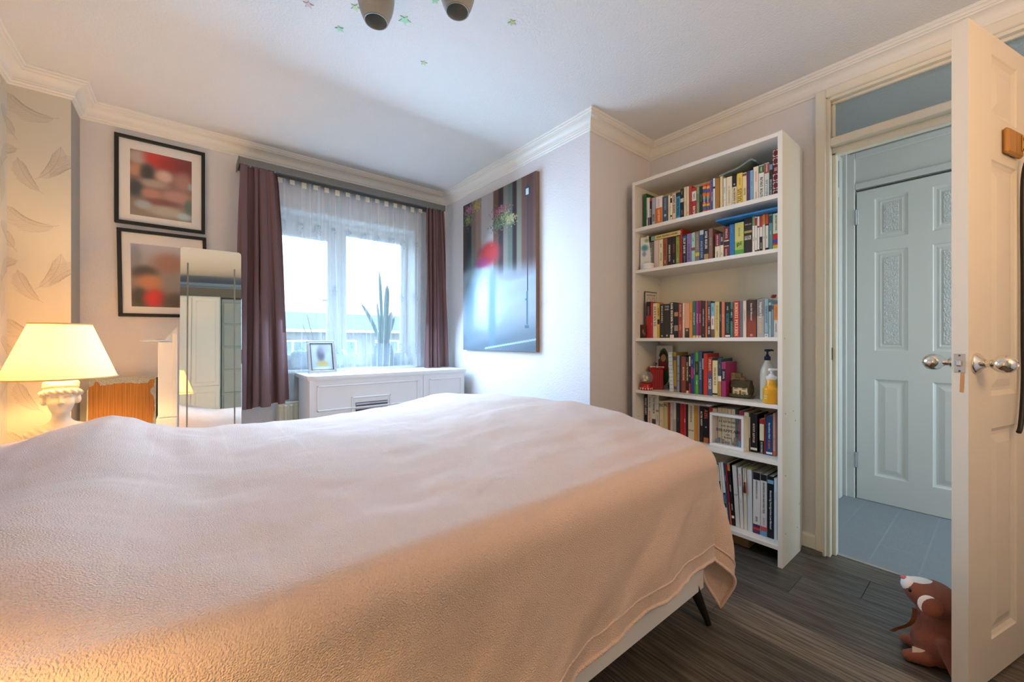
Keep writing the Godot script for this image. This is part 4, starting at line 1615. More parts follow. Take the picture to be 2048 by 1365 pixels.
# the canvas: a blurred wet street, hanging baskets, a red umbrella and a lamp post
func street() -> ImageTexture:
	var w := 270
	var h := 360
	var im := Image.create(w, h, false, Image.FORMAT_RGB8)
	var r := rng(33)
	var bands := [[0.0, "5a4a48"], [0.10, "3f4244"], [0.17, "8f7a6e"], [0.24, "a98f80"], [0.34, "c9c2c0"], [0.44, "c4bcb8"], [0.50, "7d5a4e"], [0.58, "4b3a3a"], [0.63, "8d8578"], [0.70, "6e7466"], [0.75, "3d2c2c"], [0.80, "8f8674"], [0.87, "7a5648"], [0.93, "6b4a44"], [1.0, "7a5a50"]]
	var spots := [[0.38, 0.70, 0.22, 0.16, Color("cfdde6"), 0.9], [0.15, 0.55, 0.12, 0.2, Color("8fb0bd"), 0.7], [0.2, 0.5, 0.3, 0.05, Color("b9d0da"), 0.7], [0.30, 0.62, 0.10, 0.12, Color("d9e6ee"), 0.9], [0.45, 0.80, 0.06, 0.2, Color("7896a6"), 0.8], [0.46, 0.60, 0.06, 0.14, Color("7f9fae"), 0.7], [0.10, 0.74, 0.08, 0.2, Color("7f98a4"), 0.7], [0.75, 0.55, 0.2, 0.03, Color("a3a3a8"), 0.6],
		[0.40, 0.385, 0.155, 0.075, Color("b8414c"), 1.1], [0.42, 0.36, 0.10, 0.05, Color("d0433f"), 0.9], [0.30, 0.43, 0.10, 0.03, Color("a5447a"), 0.8]]
	for y in h:
		for x in w:
			var u := float(x) / w
			var v := float(y) / h
			var c := Color.WHITE
			for i in bands.size() - 1:
				if u >= bands[i][0] and u <= bands[i + 1][0]:
					var f: float = (u - bands[i][0]) / (bands[i + 1][0] - bands[i][0])
					c = Color(bands[i][1]).lerp(Color(bands[i + 1][1]), smoothstep(0.3, 0.7, f))
					break
			var ground := Color("b9c3cc").lerp(Color("6f7f8b"), smoothstep(0.72, 1.0, v)).lerp(Color("a9adb4"), 0.3 * sin(v * 60.0 + u * 9.0) * 0.4 + 0.1)
			c = c.lerp(ground, smoothstep(0.42, 0.56, v - 0.03 * u))
			for s in spots:
				var dx: float = (u - s[0]) / s[2]
				var dy: float = (v - s[1]) / s[3]
				var d := dx * dx + dy * dy
				if d < 4.0:
					c = c.lerp(s[4], minf(1.0, s[5] * exp(-d * d)))
			im.set_pixel(x, y, c.darkened(0.14))
	for e in [[0.10, 0.045, 0.09, 0.035, "a8607a"], [0.08, 0.11, 0.07, 0.05, "7f8a4a"], [0.22, 0.04, 0.05, 0.03, "b9a24a"], [0.58, 0.135, 0.10, 0.03, "b3566e"], [0.62, 0.19, 0.11, 0.06, "8f9a55"], [0.53, 0.21, 0.08, 0.05, "55683c"], [0.70, 0.21, 0.05, 0.03, "b9b070"]]:
		for k in 260:
			var a := r.randf() * TAU
			var d := 0.62 * absf(r.randfn()) + 0.1 * sin(a * 3.0)
			var px := int((e[0] + cos(a) * d * e[2]) * w)
			var py := int((e[1] + sin(a) * d * e[3]) * h)
			var col := Color(e[4]).lightened(r.randf() * 0.35).darkened(r.randf() * 0.4)
			for yy in 3:
				for xx in 3:
					if px + xx >= 0 and px + xx < w and py + yy >= 0 and py + yy < h:
						im.set_pixel(px + xx, py + yy, im.get_pixel(px + xx, py + yy).lerp(col, 0.75))
	# lamp post
	var post := Color("39434a")
	im.fill_rect(Rect2i(int(0.90 * w), int(0.12 * h), 3, int(0.72 * h)), post)
	im.fill_rect(Rect2i(int(0.895 * w), int(0.66 * h), 5, int(0.19 * h)), Color("55707c"))
	im.fill_rect(Rect2i(int(0.885 * w), int(0.70 * h), 8, 4), Color("55707c"))
	im.fill_rect(Rect2i(int(0.875 * w), int(0.85 * h), 13, 6), Color("55707c"))
	im.fill_rect(Rect2i(int(0.875 * w), int(0.065 * h), 16, 20), post)
	im.fill_rect(Rect2i(int(0.888 * w), int(0.075 * h), 9, 13), Color("cfd6d6"))
	im.fill_rect(Rect2i(int(0.90 * w), int(0.045 * h), 3, 8), post)
	for x in range(int(0.35 * w), w):
		for k in 4:
			var yy := int(h * (0.99 - 0.085 * (float(x) / w - 0.35)) - k)
			if yy < h:
				im.set_pixel(x, yy, Color("9fb4bf"))
	return ImageTexture.create_from_image(im)

# ---------------------------------------------------------------- the bookcase
func bookcase() -> void:
	var b := thing("bookcase", "tall white bookcase filled with books beside the doorway", "bookcase", Vector3(2.266, 0, -1.0435))
	var o := Transform3D(Basis(), -b.position)
	var s := sh(o)
	for z in [-1.4435, -0.6635]:
		s = sh(o)
		s.bb(Vector3(2.122, 0, z), Vector3(2.410, 2.02, z + 0.0195), 0.001)
		var p := obj("side_panel", s, M.melamine, b)
		if z > -1.0:
			for e in [[2.16, 0.71], [2.27, 0.71], [2.16, 0.42], [2.30, 0.66], [2.16, 0.15], [2.33, 0.13], [2.36, 0.24], [2.15, 1.06]]:
				s = sh(o * Transform3D(Basis(Vector3.RIGHT, PI / 2), Vector3(e[0], e[1], -0.6441)))
				s.lathe([Vector2(0, 0), Vector2(0.003, 0), Vector2(0.003, 0.0012), Vector2(0.0, 0.0012)], 8)
				obj("screw_cap", s, mat("8d9296", 0.5), p)
		else:
			for k in 24:
				s = sh(o * Transform3D(Basis(Vector3.RIGHT, PI / 2), Vector3(2.385 if k % 2 else 2.155, 0.20 + 0.064 * k, -1.4235)))
				s.lathe([Vector2(0, 0), Vector2(0.0025, 0), Vector2(0.0025, 0.0006), Vector2(0.0, 0.0006)], 8)
				obj("peg_hole", s, mat("4c4840", 0.8), p)
	s = sh(o)
	s.bb(Vector3(2.124, 1.998, -1.424), Vector3(2.410, 2.018, -0.6635), 0.001)
	obj("top", s, M.melamine, b)
	s = sh(o)
	s.bb(Vector3(2.404, 0.075, -1.424), Vector3(2.409, 1.998, -0.6635))
	obj("back_panel", s, mat("e9e2cd", 0.6), b)
	for y in [1.735, 1.480, 1.066, 0.750, 0.487, 0.095]:
		s = sh(o)
		var th: float = 0.019 if y != 1.735 else 0.022
		s.bb(Vector3(2.126, y - th, -1.4235), Vector3(2.404, y, -0.664), 0.001)
		obj("shelf", s, M.melamine, b)

var shelf_at := Vector3.ZERO
var shelf_group := ""

# a book standing with its spine outwards at z0 along the shelf; bands are [colour, from, to] up the spine and
# texts are [words, colour, middle, length, size, direction]
func _book(z0: float, w: float, h: float, label: String, base: String, bands := [], texts := [], lean := 0.0) -> Node3D:
	var b := thing("book", label, "book", Vector3(shelf_at.x, shelf_at.y + 0.0002, z0 + w * 0.5), -PI / 2, shelf_group)
	if lean:
		b.rotation.z = deg_to_rad(lean)
		b.position.y += sin(deg_to_rad(lean)) * w * 0.5
	bind(b, w, h, shelf_at.z, base, bands, texts)
	return b

func bind(b: Node3D, w: float, h: float, d: float, base: String, bands: Array, texts: Array) -> void:
	var hard := w > 0.026
	var t := 0.0024 if hard else minf(0.0010, w * 0.2)
	var s := sh()
	s.box(Vector3(0, h * 0.5, -t * 0.5), Vector3(w, h, t), minf(t, w * 0.5) * 0.8)
	for e in [-1.0, 1.0]:
		s.box(Vector3(e * (w - t) * 0.5, h * 0.5, -d * 0.5), Vector3(t, h, d - t), t * 0.2)
	obj("cover", s, mat(base, 0.42), b)
	s = sh()
	var g := 0.003 if hard else 0.0004
	s.bb(Vector3(-w * 0.5 + t, g, -d + g * 1.5), Vector3(w * 0.5 - t, h - g, -t))
	obj("pages", s, M.paper, b)
	var k := 1
	for e in bands:
		s = sh()
		s.bb(Vector3(-w * 0.5 + t * 0.3, e[1] * h, -0.0003), Vector3(w * 0.5 - t * 0.3, e[2] * h, 0.00015 * k))
		obj("spine_band", s, mat(e[0], 0.42), b)
		k += 1
	for e in texts:
		var turn := {"d": -PI / 2, "u": PI / 2, "h": 0.0}
		var across: float = w * e[4]
		var long: float = h * e[3]
		if e[5] == "h":
			long = w * 0.84
			across = minf(h * e[3], w * e[4])
		lettering(e[0], mat(e[1], 0.6), long, across, Transform3D(Basis(Vector3.BACK, turn[e[5]]), Vector3(0, e[2] * h, 0.00015 * k + 0.0002)), b, String(e[0]).length() % 3 == 0)

# a book lying flat, its spine towards the room
func flat_book(label: String, at: Vector3, turn: float, w: float, h: float, d: float, base: String, bands: Array, texts: Array, roll := 0.0, group := "") -> void:
	var b := thing("book", label, "book", at, 0.0, group)
	b.basis = Basis(Vector3.UP, turn) * Basis(Vector3.UP, -PI / 2) * Basis(Vector3.BACK, roll)
	var inner := Node3D.new()
	inner.name = "volume"
	b.add_child(inner)
	inner.transform = Transform3D(Basis(Vector3.BACK, PI / 2), Vector3(h * 0.5, w * 0.5, 0))
	bind(inner, w, h, d, base, bands, texts)

# pale squares with a dark red star, repeated up a spine
func star_tiles(b: Node3D, w: float, h: float) -> void:
	for k in 6:
		if k == 3:
			lettering("III", mat("e8d8c8", 0.6), w * 0.6, h * 0.09, Transform3D(Basis(Vector3.BACK, PI / 2), Vector3(0, h * 0.585, 0.0006)), b)
			continue
		var y := h * (0.09 + 0.165 * k)
		var s := sh(Transform3D(Basis(), Vector3(0, y, 0)))
		s.box(Vector3(0, 0, 0.0002), Vector3(w * 0.86, h * 0.135, 0.0006))
		obj("spine_tile", s, mat("e6d2c4", 0.5), b)
		var poly := PackedVector2Array()
		for i in 16:
			var a := TAU * i / 16.0
			poly.append(Vector2(cos(a) * w * 0.46, sin(a) * h * 0.072) * (1.0 if i % 2 == 0 else 0.72))
		s = sh(Transform3D(Basis(), Vector3(0, y, 0)))
		s.prism(poly, 0.0009, 0.0004)
		obj("spine_star", s, mat("7c1614", 0.45), b)

func books() -> void:
	# top shelf
	shelf_at = Vector3(2.19, 1.735, 0.15)
	shelf_group = "books on the top shelf"
	_book(-1.407, 0.0182, 0.221, "dark green hardback, top shelf, at the left end", "1c5a2a")
	_book(-1.387, 0.0062, 0.193, "thin white booklet, top shelf, right of the green hardback", "e8e4dc", [["c8c2b8", 0.3, 0.6]])
	_book(-1.379, 0.0122, 0.19, "white and purple paperback, top shelf, right of the white booklet", "ece8e2", [["5b4f86", 0, 0.36]])
	_book(-1.366, 0.0132, 0.184, "black paperback with red top, top shelf, right of the purple paperback", "1f1a1e", [["c2463c", 0.9, 1]], [["IKI DIRHEM", "e8e2da", 0.5, 0.7, 0.5, "d"]])
	_book(-1.351, 0.0222, 0.181, "grey paperback with white sketch, top shelf, right of the red-topped paperback", "b9b4b4", [["2a2626", 0.0, 0.08]], [["KEDI", "2b2626", 0.32, 0.25, 0.6, "d"]])
	_book(-1.326, 0.0422, 0.179, "thick white and orange paperback, top shelf, right of the grey sketch paperback", "ebe4e0", [["e0701f", 0.09, 0.62]], [["SAPIENS", "f4d7b4", 0.36, 0.4, 0.3, "d"], ["HARARI", "d9a890", 0.78, 0.25, 0.25, "d"]])
	_book(-1.28, 0.0322, 0.168, "slate blue classic paperback, top shelf, right of the orange paperback", "46586e", [], [["DICKENS", "a9a0a8", 0.72, 0.4, 0.4, "d"], ["o", "f0ece4", 0.33, 0.08, 0.45, "h"]])
	_book(-1.245, 0.0112, 0.168, "thin cream paperback, top shelf, right of the slate blue paperback", "e9dcb8", [], [["the stranger", "8a8068", 0.5, 0.6, 0.4, "d"]])
	_book(-1.232, 0.0112, 0.158, "cream paperback with black block, top shelf, right of the thin cream paperback", "efe6cc", [["2a211c", 0.75, 0.93], ["3a2f28", 0.24, 0.3]])
	_book(-1.219, 0.0202, 0.17, "peach paperback with long black lettering, top shelf, right of the black-block paperback", "f0d4b4", [["c77a78", 0, 0.13]], [["SIMON SINGH", "2a211c", 0.62, 0.7, 0.55, "u"]])
	_book(-1.196, 0.0232, 0.166, "bright blue paperback with black top, top shelf, right of the peach paperback", "2f96c4", [["1c1a1c", 0.87, 1], ["ece6dc", 0, 0.13]], [["YUVAL NOAH", "123", 0.5, 0.6, 0.6, "u"]])
	_book(-1.171, 0.0202, 0.181, "black paperback with pale face, top shelf, right of the bright blue paperback", "191614", [["d9c8b0", 0.58, 0.7]], [["TESLA", "b9a8a0", 0.88, 0.12, 0.5, "d"], ["ILETI", "c4706a", 0.25, 0.25, 0.4, "d"]])
	_book(-1.149, 0.0132, 0.186, "pale yellow slim paperback, top shelf, right of the black face paperback", "e6d9b0", [], [["kuyruklu", "9a8a60", 0.5, 0.6, 0.4, "d"]])
	_book(-1.134, 0.0132, 0.185, "cream slim paperback, top shelf, right of the pale yellow paperback", "ead9b4", [], [["ayna", "8a7a58", 0.2, 0.3, 0.4, "d"]])
	_book(-1.119, 0.0142, 0.184, "rust red paperback, top shelf, right of the cream slim paperback", "b5482e", [], [["DEVLET ANA", "5a1a14", 0.35, 0.5, 0.5, "d"]])
	_book(-1.103, 0.0242, 0.167, "red paperback with white label, top shelf, right of the rust red paperback", "b8281f", [["f0e8da", 0.56, 0.88]], [["SAGAN", "f4ece0", 0.2, 0.36, 0.6, "u"], ["CARL", "6a5a48", 0.72, 0.22, 0.4, "u"]])
	_book(-1.077, 0.0152, 0.166, "sage green paperback, top shelf, right of the white-label paperback", "8f9e72", [], [["FELSEFE", "4a5a3a", 0.62, 0.6, 0.6, "u"]])
	_book(-1.06, 0.0152, 0.164, "black-green paperback, top shelf, right of the sage green paperback", "1d2622", [], [["the castle", "8a8a80", 0.6, 0.5, 0.4, "u"]])
	_book(-1.043, 0.0182, 0.167, "first rainbow-striped paperback, top shelf, right of the black-green paperback", "d8402e", [["e8b23a", 0.86, 0.93], ["3f5a9a", 0.74, 0.86], ["e07a2e", 0.62, 0.72], ["4a9a6a", 0.52, 0.6], ["3a4a8a", 0.42, 0.52], ["e8c23a", 0.3, 0.36], ["3a6a9a", 0.18, 0.28], ["e0a23a", 0.02, 0.14]], [["RENKLER", "f0e8da", 0.5, 0.5, 0.35, "u"]])
	_book(-1.023, 0.0182, 0.166, "second rainbow-striped paperback, top shelf, right of the first rainbow paperback", "d23a2a", [["e8b23a", 0.84, 0.92], ["3f5a9a", 0.72, 0.83], ["e07a2e", 0.6, 0.7], ["4a9a6a", 0.5, 0.58], ["3a4a8a", 0.4, 0.5], ["e8c23a", 0.28, 0.35], ["3a6a9a", 0.16, 0.27], ["e0a23a", 0.02, 0.13]], [["RENKLER", "f0e8da", 0.5, 0.5, 0.35, "u"]])
	_book(-1.003, 0.0052, 0.176, "slim mauve paperback, top shelf, right of the second rainbow paperback", "9a5a86")
	_book(-0.996, 0.0072, 0.183, "slim blue paperback, top shelf, right of the mauve paperback", "3a6aa8", [], [["ISTANBUL HATIRASI", "e8e8ee", 0.5, 0.8, 0.5, "u"]])
	_book(-0.987, 0.0102, 0.185, "white paperback with black mark, top shelf, right of the slim blue paperback", "ece8e4", [["2a2a2e", 0.7, 0.76]])
	_book(-0.975, 0.0212, 0.186, "ochre paperback in dark covers, top shelf, right of the black-mark paperback", "3d4638", [["b07a2c", 0.02, 0.97]])
	_book(-0.951, 0.0132, 0.184, "cream paperback with black foot, top shelf, right of the ochre paperback", "ecd3a0", [["3a332a", 0.02, 0.1]])
	_book(-0.934, 0.0132, 0.168, "white paperback with tiny title, top shelf, right of the black-foot paperback", "efe8dc", [], [["Carl Darling", "6a6a6a", 0.62, 0.5, 0.4, "u"], ["o", "c9a03a", 0.32, 0.05, 0.4, "h"]])
	_book(-0.919, 0.0272, 0.169, "broad cream paperback, top shelf, right of the tiny-title paperback", "ecdfc0", [], [["KUMARBAZ VE", "b9a880", 0.45, 0.7, 0.35, "u"]])
	_book(-0.89, 0.0212, 0.164, "cream paperback with dark head, top shelf, right of the broad cream paperback", "ecdcb8", [["241a18", 0.66, 1]], [["SAVASHMOW", "2a1f1c", 0.33, 0.6, 0.5, "u"], ["o", "e8dccc", 0.74, 0.05, 0.4, "h"]])
	_book(-0.867, 0.0252, 0.171, "yellow paperback titled CULUS, top shelf, right of the dark-head paperback", "e8c95c", [], [["CULUS", "7a6420", 0.3, 0.5, 0.75, "u"], ["calculus", "a88a2c", 0.75, 0.25, 0.3, "u"]])
	_book(-0.84, 0.0182, 0.166, "flowered cream paperback, top shelf, right of the yellow paperback", "ecdaa0", [["7a4a3c", 0.9, 0.97], ["d9c9a8", 0.0, 0.14]], [["thanks", "8a7a50", 0.42, 0.36, 0.45, "u"]])
	_book(-0.82, 0.0142, 0.168, "purple paperback, top shelf, right of the flowered paperback", "5a3566", [], [["ozgur", "7a5a86", 0.4, 0.3, 0.4, "u"]])
	_book(-0.805, 0.0132, 0.167, "light blue paperback, top shelf, right of the purple paperback", "7ab4d2", [], [["sefiller", "4a84a8", 0.6, 0.4, 0.4, "u"]])
	_book(-0.79, 0.0222, 0.179, "cream-pink paperback with faint lettering, top shelf, right of the light blue paperback", "ecdcc8", [], [["VADIDEKI", "d9a890", 0.72, 0.4, 0.35, "u"], ["zambak", "a8a8a0", 0.2, 0.25, 0.3, "u"]])
	_book(-0.766, 0.0232, 0.179, "green and white lettered paperback, top shelf, right of the faint-lettered paperback", "efe9da", [["4a6a2e", 0.78, 0.98]], [["NUTUK ONUN", "3a3a3a", 0.36, 0.62, 0.5, "u"], ["yildiz", "e8f0d8", 0.88, 0.18, 0.4, "u"]])
	_book(-0.741, 0.0202, 0.181, "red and cream lettered paperback, top shelf, right of the green-headed paperback", "ece4d0", [["b2503e", 0.72, 0.98]], [["ABSULCAN", "8ab4b0", 0.32, 0.55, 0.55, "u"], ["roman", "f4e4d4", 0.86, 0.2, 0.4, "u"]])
	_book(-0.719, 0.0122, 0.182, "dark green tall paperback, top shelf, right of the red-headed paperback", "2c3a34", [["7aa0b4", 0.78, 0.92]], [["FIKRET OTYAM", "d8dcd4", 0.3, 0.55, 0.6, "u"]])
	var star_book := _book(-0.706, 0.0262, 0.234, "tall red hardback with star pattern, top shelf, right of the dark green paperback", "7c1614")
	star_tiles(star_book,  0.0262,  0.234)
	# second shelf
	shelf_at = Vector3(2.19, 1.48, 0.15)
	shelf_group = "books on the second shelf"
	_book(-1.415, 0.0262, 0.214, "tan picture-covered paperback, second shelf, at the left end", "b48a62", [["8a5a3c", 0.7, 0.9]])
	_book(-1.387, 0.0122, 0.213, "narrow cream hardback, second shelf, right of the tan picture paperback", "eadfc4")
	_book(-1.373, 0.0332, 0.206, "grey-green book with black top, second shelf, right of the narrow cream hardback", "6f7468", [["141212", 0.82, 1]], [["KURK MANTOLU", "b8b8ac", 0.35, 0.6, 0.35, "d"]])
	_book(-1.337, 0.0312, 0.175, "pale pink paperback, second shelf, right of the grey-green book", "dcc4b8")
	_book(-1.304, 0.0242, 0.174, "cream paperback with green lettering, second shelf, right of the pale pink paperback", "e6dcb4", [], [["ipek", "5a6a4a", 0.78, 0.25, 0.45, "d"], ["saramago", "6a6a50", 0.4, 0.5, 0.35, "d"]])
	_book(-1.278, 0.0262, 0.174, "orange-brown paperback, second shelf, right of the green-lettered paperback", "9a5230", [], [["SIYAH KALP", "5a2a18", 0.62, 0.5, 0.35, "d"], ["jane", "e8d8c0", 0.2, 0.26, 0.35, "d"]])
	_book(-1.25, 0.0262, 0.172, "black paperback with white title, second shelf, right of the orange-brown paperback", "1c1818", [], [["SERENAD ZULFU", "ece4d8", 0.48, 0.56, 0.35, "d"]])
	_book(-1.222, 0.0232, 0.172, "black-brown paperback with red title, second shelf, right of the white-titled black paperback", "221814", [], [["KORLUK", "b04438", 0.62, 0.45, 0.35, "d"], ["jose", "ece4d8", 0.18, 0.3, 0.35, "d"]])
	_book(-1.197, 0.0202, 0.171, "olive green paperback, second shelf, right of the red-titled black paperback", "8a9a44", [], [["gulun adi", "5a6a2a", 0.6, 0.5, 0.45, "d"], ["eco", "e8e4b8", 0.2, 0.2, 0.35, "d"]])
	_book(-1.175, 0.0152, 0.208, "tall red paperback, second shelf, right of the olive paperback", "b0261e", [], [["TUTUNAMAYAN", "7a1410", 0.5, 0.6, 0.4, "d"], ["o", "f0dcc8", 0.92, 0.06, 0.4, "h"]])
	_book(-1.158, 0.0232, 0.172, "navy paperback with white title, second shelf, right of the tall red paperback", "1b2430", [["3a6a8a", 0.86, 0.94]], [["ELIF SAFAK", "f0ece4", 0.62, 0.5, 0.5, "d"], ["siyah sut", "c89a98", 0.2, 0.3, 0.35, "d"]])
	_book(-1.133, 0.0262, 0.172, "lavender paperback, second shelf, right of the navy paperback", "8d78b4", [], [["ASKIN KALBI", "5a4a86", 0.4, 0.7, 0.4, "d"]])
	_book(-1.105, 0.0192, 0.172, "pale aqua paperback, second shelf, right of the lavender paperback", "a6d2c4", [["8a4a3a", 0.42, 0.52]], [["vadi", "4a8a80", 0.78, 0.3, 0.4, "d"]])
	_book(-1.084, 0.0232, 0.174, "grey paperback with yellow seal, second shelf, right of the pale aqua paperback", "827a70", [["d9c52e", 0.22, 0.33]], [["INCE MEMED", "b4a898", 0.68, 0.5, 0.45, "d"]])
	_book(-1.059, 0.0212, 0.176, "blue paperback with white top, second shelf, right of the yellow-seal paperback", "2f4f7e", [["c4ccd4", 0.86, 1]], [["AYLA ILE UZAK", "a8bcd4", 0.4, 0.7, 0.45, "d"]])
	_book(-1.036, 0.0242, 0.174, "charcoal paperback with gold figure, second shelf, right of the white-topped blue paperback", "2b2727", [["b4905a", 0.06, 0.24]], [["AYSE KULIN", "ece8e0", 0.68, 0.55, 0.5, "d"]])
	_book(-1.01, 0.0192, 0.174, "mauve-brown thick paperback, second shelf, right of the gold-figure paperback", "8e6a5e", [], [["TUTSAK", "c4a898", 0.6, 0.5, 0.4, "d"]])
	_book(-0.977, 0.0252, 0.139, "burgundy and cream short paperback, second shelf, right of the mauve-brown paperback", "ece0c0", [["861e2e", 0.52, 1]], [["AYSE KULIN", "f0dcd4", 0.75, 0.38, 0.45, "d"], ["nefes", "8a8a70", 0.22, 0.3, 0.4, "d"]])
	_book(-0.95, 0.0162, 0.137, "navy and cream short paperback, second shelf, right of the burgundy short paperback", "ece0c4", [["2f2a4a", 0.54, 1]], [["AYSE", "ece4e0", 0.77, 0.3, 0.45, "d"], ["adi", "8a8a70", 0.22, 0.2, 0.4, "d"]])
	_book(-0.932, 0.0272, 0.167, "burgundy paperback with oval portrait, second shelf, right of the navy short paperback", "7c2626", [["ecd8b4", 0.38, 0.57], ["3a2418", 0.4, 0.54]], [["PIRAYE", "ecd8c8", 0.78, 0.3, 0.45, "d"], ["nazim", "d8b0a8", 0.18, 0.3, 0.4, "d"]])
	_book(-0.903, 0.0232, 0.172, "plain blue paperback, second shelf, right of the portrait paperback", "2f78b4", [], [["bir gun", "6aa4cc", 0.82, 0.2, 0.4, "d"]])
	_book(-0.878, 0.0432, 0.174, "thick lime green paperback marked pi, second shelf, right of the plain blue paperback", "a8c45a", [["d4d07a", 0.45, 1], ["5aa84e", 0, 0.2]], [["pi", "44561e", 0.36, 0.2, 0.62, "h"], ["MUCIZE", "6a8a3a", 0.72, 0.26, 0.2, "d"]])
	_book(-0.833, 0.0362, 0.187, "thick black-brown hardback with gold horse, second shelf, right of the lime green paperback", "2e251c", [["b89a58", 0.6, 0.66]], [["AKILAH", "d8d0c0", 0.83, 0.05, 0.6, "h"], ["GOR", "e8e4d8", 0.5, 0.06, 0.6, "h"], ["BENI", "e8e4d8", 0.44, 0.06, 0.7, "h"]])
	_book(-0.795, 0.0102, 0.188, "cream paperback with green head, second shelf, right of the gold horse hardback", "ece4d0", [["7a9a62", 0.76, 1]], [["martilar", "8a8a78", 0.4, 0.5, 0.4, "d"]])
	_book(-0.783, 0.0092, 0.185, "white paperback with dark red head, second shelf, right of the green-head paperback", "ece4d8", [["a83228", 0.76, 0.97], ["2a2420", 0.0, 0.1]], [["sahaf", "6a6a60", 0.4, 0.4, 0.4, "d"]])
	_book(-0.772, 0.0082, 0.184, "white and black-footed slim paperback, second shelf, right of the dark red-head paperback", "e8e0d0", [["2a2824", 0.0, 0.11], ["3a3630", 0.7, 0.74]])
	_book(-0.762, 0.0122, 0.184, "red, white and black paperback, second shelf, right of the black-footed slim paperback", "ece0d0", [["c03828", 0.7, 1], ["221c1a", 0, 0.44]], [["ATATURK", "d8ccbc", 0.2, 0.34, 0.4, "d"]])
	_book(-0.748, 0.0092, 0.187, "cream paperback with orange head, second shelf, right of the tricolour paperback", "ece0c8", [["dc8a2e", 0.74, 1]], [["celik", "8a7a60", 0.4, 0.5, 0.4, "d"]])
	_book(-0.737, 0.0132, 0.186, "black paperback with orange head, second shelf, right of the orange-head paperback", "211a18", [["d8502c", 0.74, 1], ["ece0d0", 0.12, 0.7]], [["tarih", "6a5a50", 0.4, 0.4, 0.35, "d"]])
	_book(-0.722, 0.0152, 0.183, "teal grey paperback, second shelf, right of the black orange-head paperback", "6f948e", [["34504e", 0.76, 0.95]], [["kayip", "cfe0d8", 0.5, 0.4, 0.4, "d"]])
	_book(-0.705, 0.0282, 0.181, "cream comic paperback with red cartoon, second shelf, right of the teal grey paperback", "e4ddb0", [["c4201c", 0.12, 0.46], ["e4b83a", 0, 0.16], ["2f4a9a", 0.22, 0.3]], [["RICHARD DAWK", "5a5a40", 0.74, 0.4, 0.4, "d"]])
	# third shelf
	shelf_at = Vector3(2.19, 1.066, 0.15)
	shelf_group = "books on the third shelf"
	_book(-1.39, 0.0302, 0.222, "red hardback with black top, third shelf, at the left end", "b3201f", [["1f1616", 0.62, 1]], [["FERIDE", "b08078", 0.75, 0.24, 0.45, "d"]])
	_book(-1.358, 0.0122, 0.213, "slim crimson paperback, third shelf, right of the red hardback", "c03440", [], [["aska", "e8a8a0", 0.4, 0.4, 0.4, "d"]])
	_book(-1.344, 0.0272, 0.21, "cream paperback with vertical lettering, third shelf, right of the crimson paperback", "e4d6b4", [], [["SEYTAN VE", "4a4236", 0.62, 0.6, 0.55, "d"]])
	_book(-1.315, 0.0142, 0.207, "yellow paperback with black band, third shelf, right of the cream lettered paperback", "d9ae32", [["1f1a16", 0.4, 0.54]], [["SOKRATES", "5a4410", 0.75, 0.4, 0.5, "d"]])
	_book(-1.299, 0.0292, 0.201, "black paperback with pale title, third shelf, right of the yellow banded paperback", "1e1c1c", [], [["MOR SALKIMLI", "dcd8d0", 0.7, 0.5, 0.4, "d"], ["o", "c8ccd0", 0.06, 0.05, 0.45, "h"]])
	_book(-1.269, 0.0322, 0.2, "black paperback with stacked title, third shelf, right of the first black paperback", "20201f", [], [["THE", "c8c4bc", 0.92, 0.05, 0.6, "h"], ["GIRL", "c8c4bc", 0.84, 0.05, 0.6, "h"], ["II", "ece8e0", 0.07, 0.08, 0.3, "h"]])
	_book(-1.235, 0.0252, 0.207, "black paperback with huge white lettering, third shelf, right of the second black paperback", "1c2226", [["ece2c4", 0, 0.09]], [["DAN BROWN Inferno", "f4ecd8", 0.55, 0.86, 0.62, "d"]])
	_book(-1.208, 0.0242, 0.201, "navy paperback with tan figure, third shelf, right of the huge-lettered paperback", "141c26", [["b48a5a", 0.62, 0.74], ["9a8a7a", 0.2, 0.36]])
	_book(-1.182, 0.0232, 0.198, "brick red paperback, third shelf, right of the navy figure paperback", "8e3a32", [["a84638", 0, 0.5]], [["RUYALAR", "d0a8a0", 0.78, 0.4, 0.5, "d"], ["edibe", "d8a090", 0.3, 0.4, 0.4, "d"]])
	_book(-1.157, 0.0112, 0.196, "slim ivory paperback, third shelf, right of the brick red paperback", "ead9bc", [], [["lanetli ada", "9a8a70", 0.6, 0.6, 0.4, "d"]])
	_book(-1.144, 0.0262, 0.195, "salmon paperback with brown foot, third shelf, right of the ivory paperback", "e0a486", [["3a2618", 0, 0.28]], [["IK", "ece0d0", 0.22, 0.05, 0.4, "h"]])
	_book(-1.116, 0.0152, 0.2, "amber orange paperback, third shelf, right of the salmon paperback", "dc9238", [], [["bab-i esrar", "b05a1c", 0.6, 0.5, 0.45, "d"]])
	_book(-1.099, 0.0172, 0.204, "teal green paperback with white name, third shelf, right of the amber paperback", "226a5a", [["e0d45a", 0, 0.06]], [["julian grangeon", "f0ece4", 0.52, 0.52, 0.5, "d"]])
	_book(-1.08, 0.0142, 0.204, "magenta purple paperback, third shelf, right of the teal green paperback", "92307e", [["e8c8a8", 0, 0.06]], [["julian grangeon", "f0d8e4", 0.52, 0.52, 0.5, "d"]])
	_book(-1.064, 0.0132, 0.204, "wine red paperback, third shelf, right of the magenta paperback", "7c1a22", [["e8c0a0", 0, 0.06]], [["julian grangeon", "f0d8d0", 0.52, 0.52, 0.5, "d"]])
	_book(-1.049, 0.0192, 0.201, "dark brown paperback with white title, third shelf, right of the wine red paperback", "241c16", [], [["GABRIEL GARCIA Yuzyil", "dcd4c8", 0.55, 0.68, 0.4, "d"], ["I", "ece4d8", 0.07, 0.08, 0.3, "h"]])
